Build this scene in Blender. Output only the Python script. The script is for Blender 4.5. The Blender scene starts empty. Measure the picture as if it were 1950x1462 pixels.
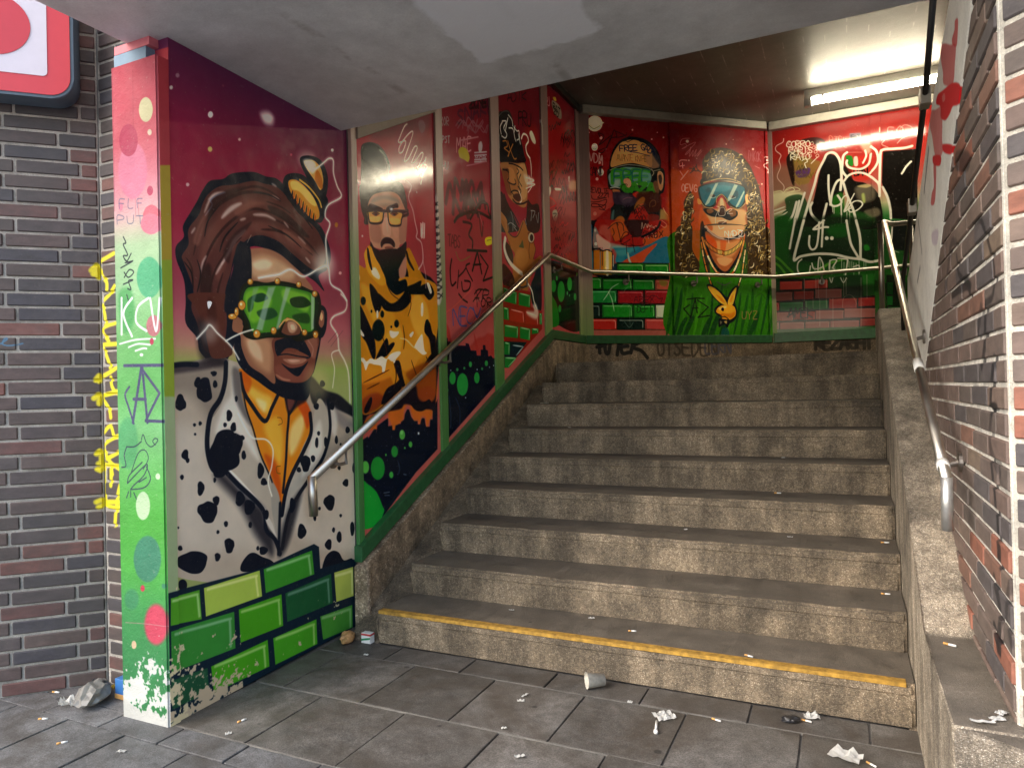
# A painted underpass staircase: murals on the walls, concrete steps, brick corners, a lit tube on the ceiling.
# Units are metres; +Y runs up the stairs, +X to the right along the steps, z = 0 is the pavement.
import bpy, bmesh, math, random
import numpy as np
from mathutils import Vector, Matrix

S = bpy.context.scene
R_ = math.radians

# ------------------------------------------------------------------ camera
cam_d = bpy.data.cameras.new('camera'); cam = bpy.data.objects.new('camera', cam_d); S.collection.objects.link(cam)
cam_d.sensor_width = 36; cam_d.lens = 24.723; cam_d.clip_start = .02; cam_d.clip_end = 500
CAM = Vector((0, 0, 1.2717))
cam.matrix_world = Matrix.Translation(CAM) @ Matrix.Rotation(R_(25.334), 4, 'Z') @ Matrix.Rotation(R_(90 + .444), 4, 'X') @ Matrix.Rotation(R_(-1.335), 4, 'Z')
S.camera = cam

# ------------------------------------------------------------------ sky, sun, exposure
W = bpy.data.worlds.new('World'); S.world = W; W.use_nodes = True
nt = W.node_tree; nt.nodes.clear()
sky = nt.nodes.new('ShaderNodeTexSky'); sky.sky_type = 'NISHITA'; sky.sun_disc = False
sky.sun_elevation = R_(40); sky.sun_rotation = R_(216); sky.air_density = 1.2; sky.dust_density = 2.5
bg = nt.nodes.new('ShaderNodeBackground'); bg.inputs[1].default_value = .15
wo = nt.nodes.new('ShaderNodeOutputWorld'); nt.links.new(sky.outputs[0], bg.inputs[0]); nt.links.new(bg.outputs[0], wo.inputs[0])
sd = bpy.data.lights.new('sun', 'SUN'); sd.energy = .5; sd.angle = R_(50); sd.color = (1, .97, .92)
sun = bpy.data.objects.new('sun', sd); S.collection.objects.link(sun)
sun.rotation_euler = (R_(50), 0, R_(-36))
S.view_settings.view_transform = 'Standard'; S.view_settings.look = 'None'; S.view_settings.gamma = 1; S.view_settings.use_curve_mapping = False
S.view_settings.exposure = 1.62
S.render.engine = 'CYCLES'
S.cycles.use_denoising = True
S.cycles.max_bounces = 10; S.cycles.diffuse_bounces = 6

# ------------------------------------------------------------------ helpers
COL = S.collection
def link(o, parent=None):
    COL.objects.link(o)
    if parent is not None: o.parent = parent
    return o
def tag(o, label=None, cat=None, group=None, kind=None):
    for k, v in (('label', label), ('category', cat), ('group', group), ('kind', kind)):
        if v: o[k] = v
    return o
def empty(name, label, cat, loc=(0, 0, 0), group=None):
    o = bpy.data.objects.new(name, None); o.location = loc; o.empty_display_size = .1; link(o); return tag(o, label, cat, group)
def obj(name, bm, mat, parent=None, smooth=False):
    me = bpy.data.meshes.new(name); bmesh.ops.recalc_face_normals(bm, faces=bm.faces[:]); bm.to_mesh(me); bm.free()
    if smooth:
        for p in me.polygons: p.use_smooth = True
    for m in (mat if isinstance(mat, list) else [mat]): me.materials.append(m)
    o = bpy.data.objects.new(name, me)
    link(o, parent)
    if parent is not None: o.matrix_parent_inverse = Matrix.Translation(-Vector(parent.location)) if parent.parent is None else Matrix.Identity(4)
    return o
def box(bm, a, b, bevel=0):
    v = [bm.verts.new((x, y, z)) for z in (a[2], b[2]) for y in (a[1], b[1]) for x in (a[0], b[0])]
    fs = [bm.faces.new([v[i] for i in q]) for q in ((0, 2, 3, 1), (4, 5, 7, 6), (0, 1, 5, 4), (2, 6, 7, 3), (0, 4, 6, 2), (1, 3, 7, 5))]
    if bevel:
        es = list({e for f_ in fs for e in f_.edges}); bmesh.ops.bevel(bm, geom=es, offset=bevel, segments=2, affect='EDGES', profile=.6)
    return bm
def BM(): return bmesh.new()
def prism(bm, pts, d):
    """closed outline pts (3-D, one plane) pushed by vector d"""
    d = Vector(d); a = [bm.verts.new(p) for p in pts]; b = [bm.verts.new(Vector(p) + d) for p in pts]; n = len(pts)
    bm.faces.new(a); bm.faces.new(b[::-1])
    for i in range(n): bm.faces.new((a[i], b[i], b[(i + 1) % n], a[(i + 1) % n]))
    return bm
def bevel_all(bm, w, seg=2):
    bmesh.ops.bevel(bm, geom=bm.edges[:], offset=w, segments=seg, affect='EDGES', profile=.6, clamp_overlap=True); return bm
def tube(bm, pts, r, n=14, cap=True):
    pts = [Vector(p) for p in pts]; rings = []
    up = Vector((.13, .21, 1)).normalized()
    for i, p in enumerate(pts):
        if i == 0: t = pts[1] - p
        elif i == len(pts) - 1: t = p - pts[i - 1]
        else: t = (p - pts[i - 1]).normalized() + (pts[i + 1] - p).normalized()
        t.normalize(); u = (up - t * up.dot(t)).normalized(); v = t.cross(u)
        k = 1.0
        if 0 < i < len(pts) - 1: k = 1 / max(.5, t.dot((pts[i + 1] - p).normalized()))
        rr = r[i] if isinstance(r, (list, tuple)) else r
        bis = (pts[i + 1] - p).normalized() - (p - pts[i - 1]).normalized() if 0 < i < len(pts) - 1 else Vector((0, 0, 0))
        bis = bis.normalized() if bis.length > 1e-5 else None
        ring = []
        for j in range(n):
            a = 2 * math.pi * j / n; q = (u * math.cos(a) + v * math.sin(a)) * rr
            if bis: q += bis * q.dot(bis) * (k - 1)
            ring.append(bm.verts.new(p + q))
        rings.append(ring)
    for a, b in zip(rings, rings[1:]):
        for j in range(n): bm.faces.new((a[j], a[(j + 1) % n], b[(j + 1) % n], b[j]))
    if cap: bm.faces.new(rings[0][::-1]); bm.faces.new(rings[-1])
    return bm

# ------------------------------------------------------------------ wall painter
def vnoise(h, w, cell, seed):
    r = np.random.RandomState(seed)
    out = np.zeros((h, w), np.float32); amp = 0.0
    for k in range(4):
        c = max(2.0, cell / 2 ** k); gh = int(h / c) + 3; gw = int(w / c) + 3
        g = r.rand(gh, gw).astype(np.float32)
        y = np.arange(h) / c; x = np.arange(w) / c
        yi = y.astype(int); xi = x.astype(int); fy = (y - yi)[:, None]; fx = (x - xi)[None, :]
        fy = fy * fy * (3 - 2 * fy); fx = fx * fx * (3 - 2 * fx)
        a = g[yi][:, xi]; b = g[yi][:, xi + 1]; c2 = g[yi + 1][:, xi]; d = g[yi + 1][:, xi + 1]
        out += ((a * (1 - fx) + b * fx) * (1 - fy) + (c2 * (1 - fx) + d * fx) * fy) / 2 ** k; amp += 1 / 2 ** k
    return out / amp

def hexc(h): return np.array([int(h[i:i + 2], 16) / 255 for i in (0, 2, 4)], np.float32)

def curve(p, closed):
    n = len(p)
    if n < 3: return p
    q = []
    for i in range(n if closed else n - 1):
        a = p[(i - 1) % n] if closed or i > 0 else p[0]; b = p[i]; c = p[(i + 1) % n]; d = p[(i + 2) % n] if closed or i + 2 < n else p[n - 1]
        L = max(abs(c[0] - b[0]), abs(c[1] - b[1])); m = 3 if L < 8 else 5 if L < 40 else 8
        for k in range(m):
            t = k / m; t2 = t * t; t3 = t2 * t
            q.append(tuple(.5 * (2 * b[j] + (c[j] - a[j]) * t + (2 * a[j] - 5 * b[j] + 4 * c[j] - d[j]) * t2 + (3 * b[j] - a[j] - 3 * c[j] + d[j]) * t3) for j in (0, 1)))
    if not closed: q.append(p[-1])
    return q

def paint(ops, x0, z0, x1, z1, ppm, transparent=False):
    """Paints the strokes of one wall on a canvas; all numbers of the strokes are millimetres on that wall."""
    s = ppm / 1000.0; w = int((x1 - x0) * s); h = int((z1 - z0) * s)
    img = np.zeros((h, w, 4), np.float32); zs = z0 + (np.arange(h) + .5) / s
    def blend(al, col, ys, xs):
        v = img[ys, xs]; al = al[..., None]; a0 = v[..., 3:4]; an = al + a0 * (1 - al)
        v[..., :3] = (col * al + v[..., :3] * a0 * (1 - al)) / np.maximum(an, 1e-5); v[..., 3:4] = an
    for ln in ops.strip().split('\n'):
        f = ln.split('|'); k = f[0]
        if k == 'g':
            if f[1]:
                st = sorted((float(q.split(',')[1]), q.split(',')[0]) for q in f[1].split()); zz = [q[0] for q in st]
                for j in range(3): img[:, :, j] = np.interp(zs, zz, [hexc(q[1])[j] for q in st])[:, None]
                img[:, :, 3] = 1
            continue
        if k == 'p':                                   # flaked paint: noise patches in a band
            xa, xb = map(float, f[2].split(',')); za, zb = map(float, f[3].split(',')); cov = float(f[4]) / 100
            n = vnoise(h, w, 60 * s, int(xa + za * 3 + 7) % 9999) * .6 + vnoise(h, w, 14 * s, int(za + 5) % 9999) * .4
            Zg = zs[:, None]; Xg = x0 + (np.arange(w)[None, :] + .5) / s
            fall = np.clip((zb - Zg) / (zb - za), 0, 1) * np.clip((Zg - za + 20) / 20, 0, 1) * np.clip((Xg - xa) / 40 + .5, 0, 1) * np.clip((xb - Xg) / 40 + .5, 0, 1)
            al = np.clip((n - (1.0 - cov * fall ** .5 - .12)) * 30, 0, 1) * (fall > 0)
            blend(al.astype(np.float32), hexc(f[1]), slice(0, h), slice(0, w)); continue
        col = hexc(f[1]); wd = float(f[2] or 0) * s; soft = float(f[3] or 0) * s; alpha = int(f[4] or 100) / 100
        p = []; X = Z = 0
        for q in f[5].split(): a, b = q.split(','); X += int(a); Z += int(b); p.append(((X - x0) * s, (Z - z0) * s))   # first point, then steps
        if k in 'fst': p = curve(p, k == 'f')
        closed = k in 'fF'
        band = max(soft, .8); R = (band if closed else wd / 2 + band) + 1
        P = np.array(p, np.float64)
        bx0 = max(0, int(P[:, 0].min() - R)); bx1 = min(w, int(P[:, 0].max() + R) + 2); by0 = max(0, int(P[:, 1].min() - R)); by1 = min(h, int(P[:, 1].max() + R) + 2)
        if bx1 <= bx0 or by1 <= by0: continue
        D = np.full((by1 - by0, bx1 - bx0), 1e6, np.float32)
        Q = np.vstack([P, P[:1]]) if closed else P
        n = len(Q) - 1
        for i in range(n):
            ax, ay = Q[i]; bx, by = Q[i + 1]
            X0 = max(bx0, int(min(ax, bx) - R)); X1 = min(bx1, int(max(ax, bx) + R) + 2); Y0 = max(by0, int(min(ay, by) - R)); Y1 = min(by1, int(max(ay, by) + R) + 2)
            if X1 <= X0 or Y1 <= Y0: continue
            gx = np.arange(X0, X1) + .5 - ax; gy = (np.arange(Y0, Y1) + .5 - ay)[:, None]; dx = bx - ax; dy = by - ay
            t = np.clip((gx * dx + gy * dy) / (dx * dx + dy * dy + 1e-9), 0, 1)
            d = np.sqrt((gx - t * dx) ** 2 + (gy - t * dy) ** 2)
            if k == 't': tt = (i + t) / n; d = d + wd / 2 * (1 - np.sqrt(np.clip(4 * tt * (1 - tt), 0, 1)))
            v = D[Y0 - by0:Y1 - by0, X0 - bx0:X1 - bx0]; np.minimum(v, d, out=v)
        if closed:
            H_ = by1 - by0; W_ = bx1 - bx0; cnt = np.zeros((H_, W_ + 1), np.int32)
            for i in range(n):
                ax, ay = Q[i]; bx, by = Q[i + 1]
                if ay == by: continue
                lo, hi = (ay, by) if ay < by else (by, ay)
                r0 = max(by0, int(np.ceil(lo - .5))); r1 = min(by1, int(np.ceil(hi - .5)))
                if r1 <= r0: continue
                rows = np.arange(r0, r1); xi = ax + (rows + .5 - ay) * (bx - ax) / (by - ay)
                ci = np.clip(np.ceil(xi - .5).astype(int) - bx0, 0, W_); np.add.at(cnt, (rows - by0, ci), 1)
            ins = (np.cumsum(cnt, 1)[:, :W_] % 2).astype(bool)
            sd = np.where(ins, D, -D)                 # positive inside
            al = np.clip(.5 + sd / (2 * band) * (1 if soft < 1 else 1), 0, 1)
        else:
            al = np.clip(.5 + (wd / 2 - D) / (2 * band), 0, 1)
            if wd < 1.0: al = al * max(wd, .35)
        al = al * al * (3 - 2 * al) * alpha
        blend(al.astype(np.float32), col, slice(by0, by1), slice(bx0, bx1))
    return img


# ------------------------------------------------------------------ materials
def new_mat(name):
    m = bpy.data.materials.new(name); m.use_nodes = True; t = m.node_tree; t.nodes.clear()
    o = t.nodes.new('ShaderNodeOutputMaterial'); b = t.nodes.new('ShaderNodeBsdfPrincipled'); t.links.new(b.outputs[0], o.inputs[0])
    return m, t, b
def N(t, typ, **kw):
    n = t.nodes.new(typ)
    for k, v in kw.items():
        if k.startswith('i_'): n.inputs[k[2:].replace('_', ' ')].default_value = v
        else: setattr(n, k, v)
    return n
def LK(t, a, b): t.links.new(a, b)
def pos(t): return t.nodes.new('ShaderNodeNewGeometry').outputs['Position']
def noise(t, vec, scale, detail=5, rough=.6, dist=0):
    n = t.nodes.new('ShaderNodeTexNoise'); n.inputs['Scale'].default_value = scale; n.inputs['Detail'].default_value = detail; n.inputs['Roughness'].default_value = rough; n.inputs['Distortion'].default_value = dist
    LK(t, vec, n.inputs['Vector']); return n.outputs['Fac']
def voro(t, vec, scale, feature='F1', rnd=1):
    n = t.nodes.new('ShaderNodeTexVoronoi'); n.feature = feature; n.inputs['Scale'].default_value = scale; n.inputs['Randomness'].default_value = rnd; LK(t, vec, n.inputs['Vector']); return n
def ramp(t, fac, stops, interp='LINEAR'):
    n = t.nodes.new('ShaderNodeValToRGB'); n.color_ramp.interpolation = interp; e = n.color_ramp.elements
    while len(e) < len(stops): e.new(.5)
    for i, (p, c) in enumerate(stops): e[i].position = p; e[i].color = (c, c, c, 1) if not isinstance(c, tuple) else (*c[:3], 1)
    LK(t, fac, n.inputs[0]); return n.outputs[0]
def mix(t, fac, a, b, mode='MIX'):
    n = t.nodes.new('ShaderNodeMix'); n.data_type = 'RGBA'; n.blend_type = mode
    for s_, v in ((n.inputs[0], fac), (n.inputs[6], a), (n.inputs[7], b)):
        if isinstance(v, bpy.types.NodeSocket): LK(t, v, s_)
        elif isinstance(v, (int, float)): s_.default_value = v if s_.type == 'VALUE' else (v, v, v, 1)
        else: s_.default_value = (*v, 1)
    return n.outputs[2]
def math_(t, op_, a, b=0.0, clamp=False):
    n = t.nodes.new('ShaderNodeMath'); n.operation = op_; n.use_clamp = clamp
    for i, v in enumerate((a, b)):
        if isinstance(v, bpy.types.NodeSocket): LK(t, v, n.inputs[i])
        else: n.inputs[i].default_value = v
    return n.outputs[0]
def bump(t, b, h, strength=.3, dist=.01):
    n = t.nodes.new('ShaderNodeBump'); n.inputs['Strength'].default_value = strength; n.inputs['Distance'].default_value = dist
    LK(t, h, n.inputs['Height']); LK(t, n.outputs[0], b.inputs['Normal'])
def scaled(t, vec, s):
    n = t.nodes.new('ShaderNodeVectorMath'); n.operation = 'MULTIPLY'; LK(t, vec, n.inputs[0]); n.inputs[1].default_value = s; return n.outputs[0]
def sep(t, vec): n = t.nodes.new('ShaderNodeSeparateXYZ'); LK(t, vec, n.inputs[0]); return n.outputs
def canvas_tex(t, key, overlay):
    """looks the wall painting up by the place on the wall"""
    img, (O, e), (x0, z0, x1, z1) = CANVAS[key]
    p = pos(t); d = t.nodes.new('ShaderNodeVectorMath'); d.operation = 'DOT_PRODUCT'; LK(t, p, d.inputs[0]); d.inputs[1].default_value = (e[0], e[1], 0)
    u = math_(t, 'SUBTRACT', d.outputs['Value'], O[0] * e[0] + O[1] * e[1] + x0 / 1000); u = math_(t, 'DIVIDE', u, (x1 - x0) / 1000)
    v = math_(t, 'DIVIDE', math_(t, 'SUBTRACT', sep(t, p)[2], z0 / 1000), (z1 - z0) / 1000)
    c = t.nodes.new('ShaderNodeCombineXYZ'); LK(t, u, c.inputs[0]); LK(t, v, c.inputs[1])
    i = t.nodes.new('ShaderNodeTexImage'); i.image = img; i.extension = 'CLIP' if overlay else 'EXTEND'; i.interpolation = 'Cubic'; LK(t, c.outputs[0], i.inputs[0])
    return i.outputs[0], i.outputs[1]

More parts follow.
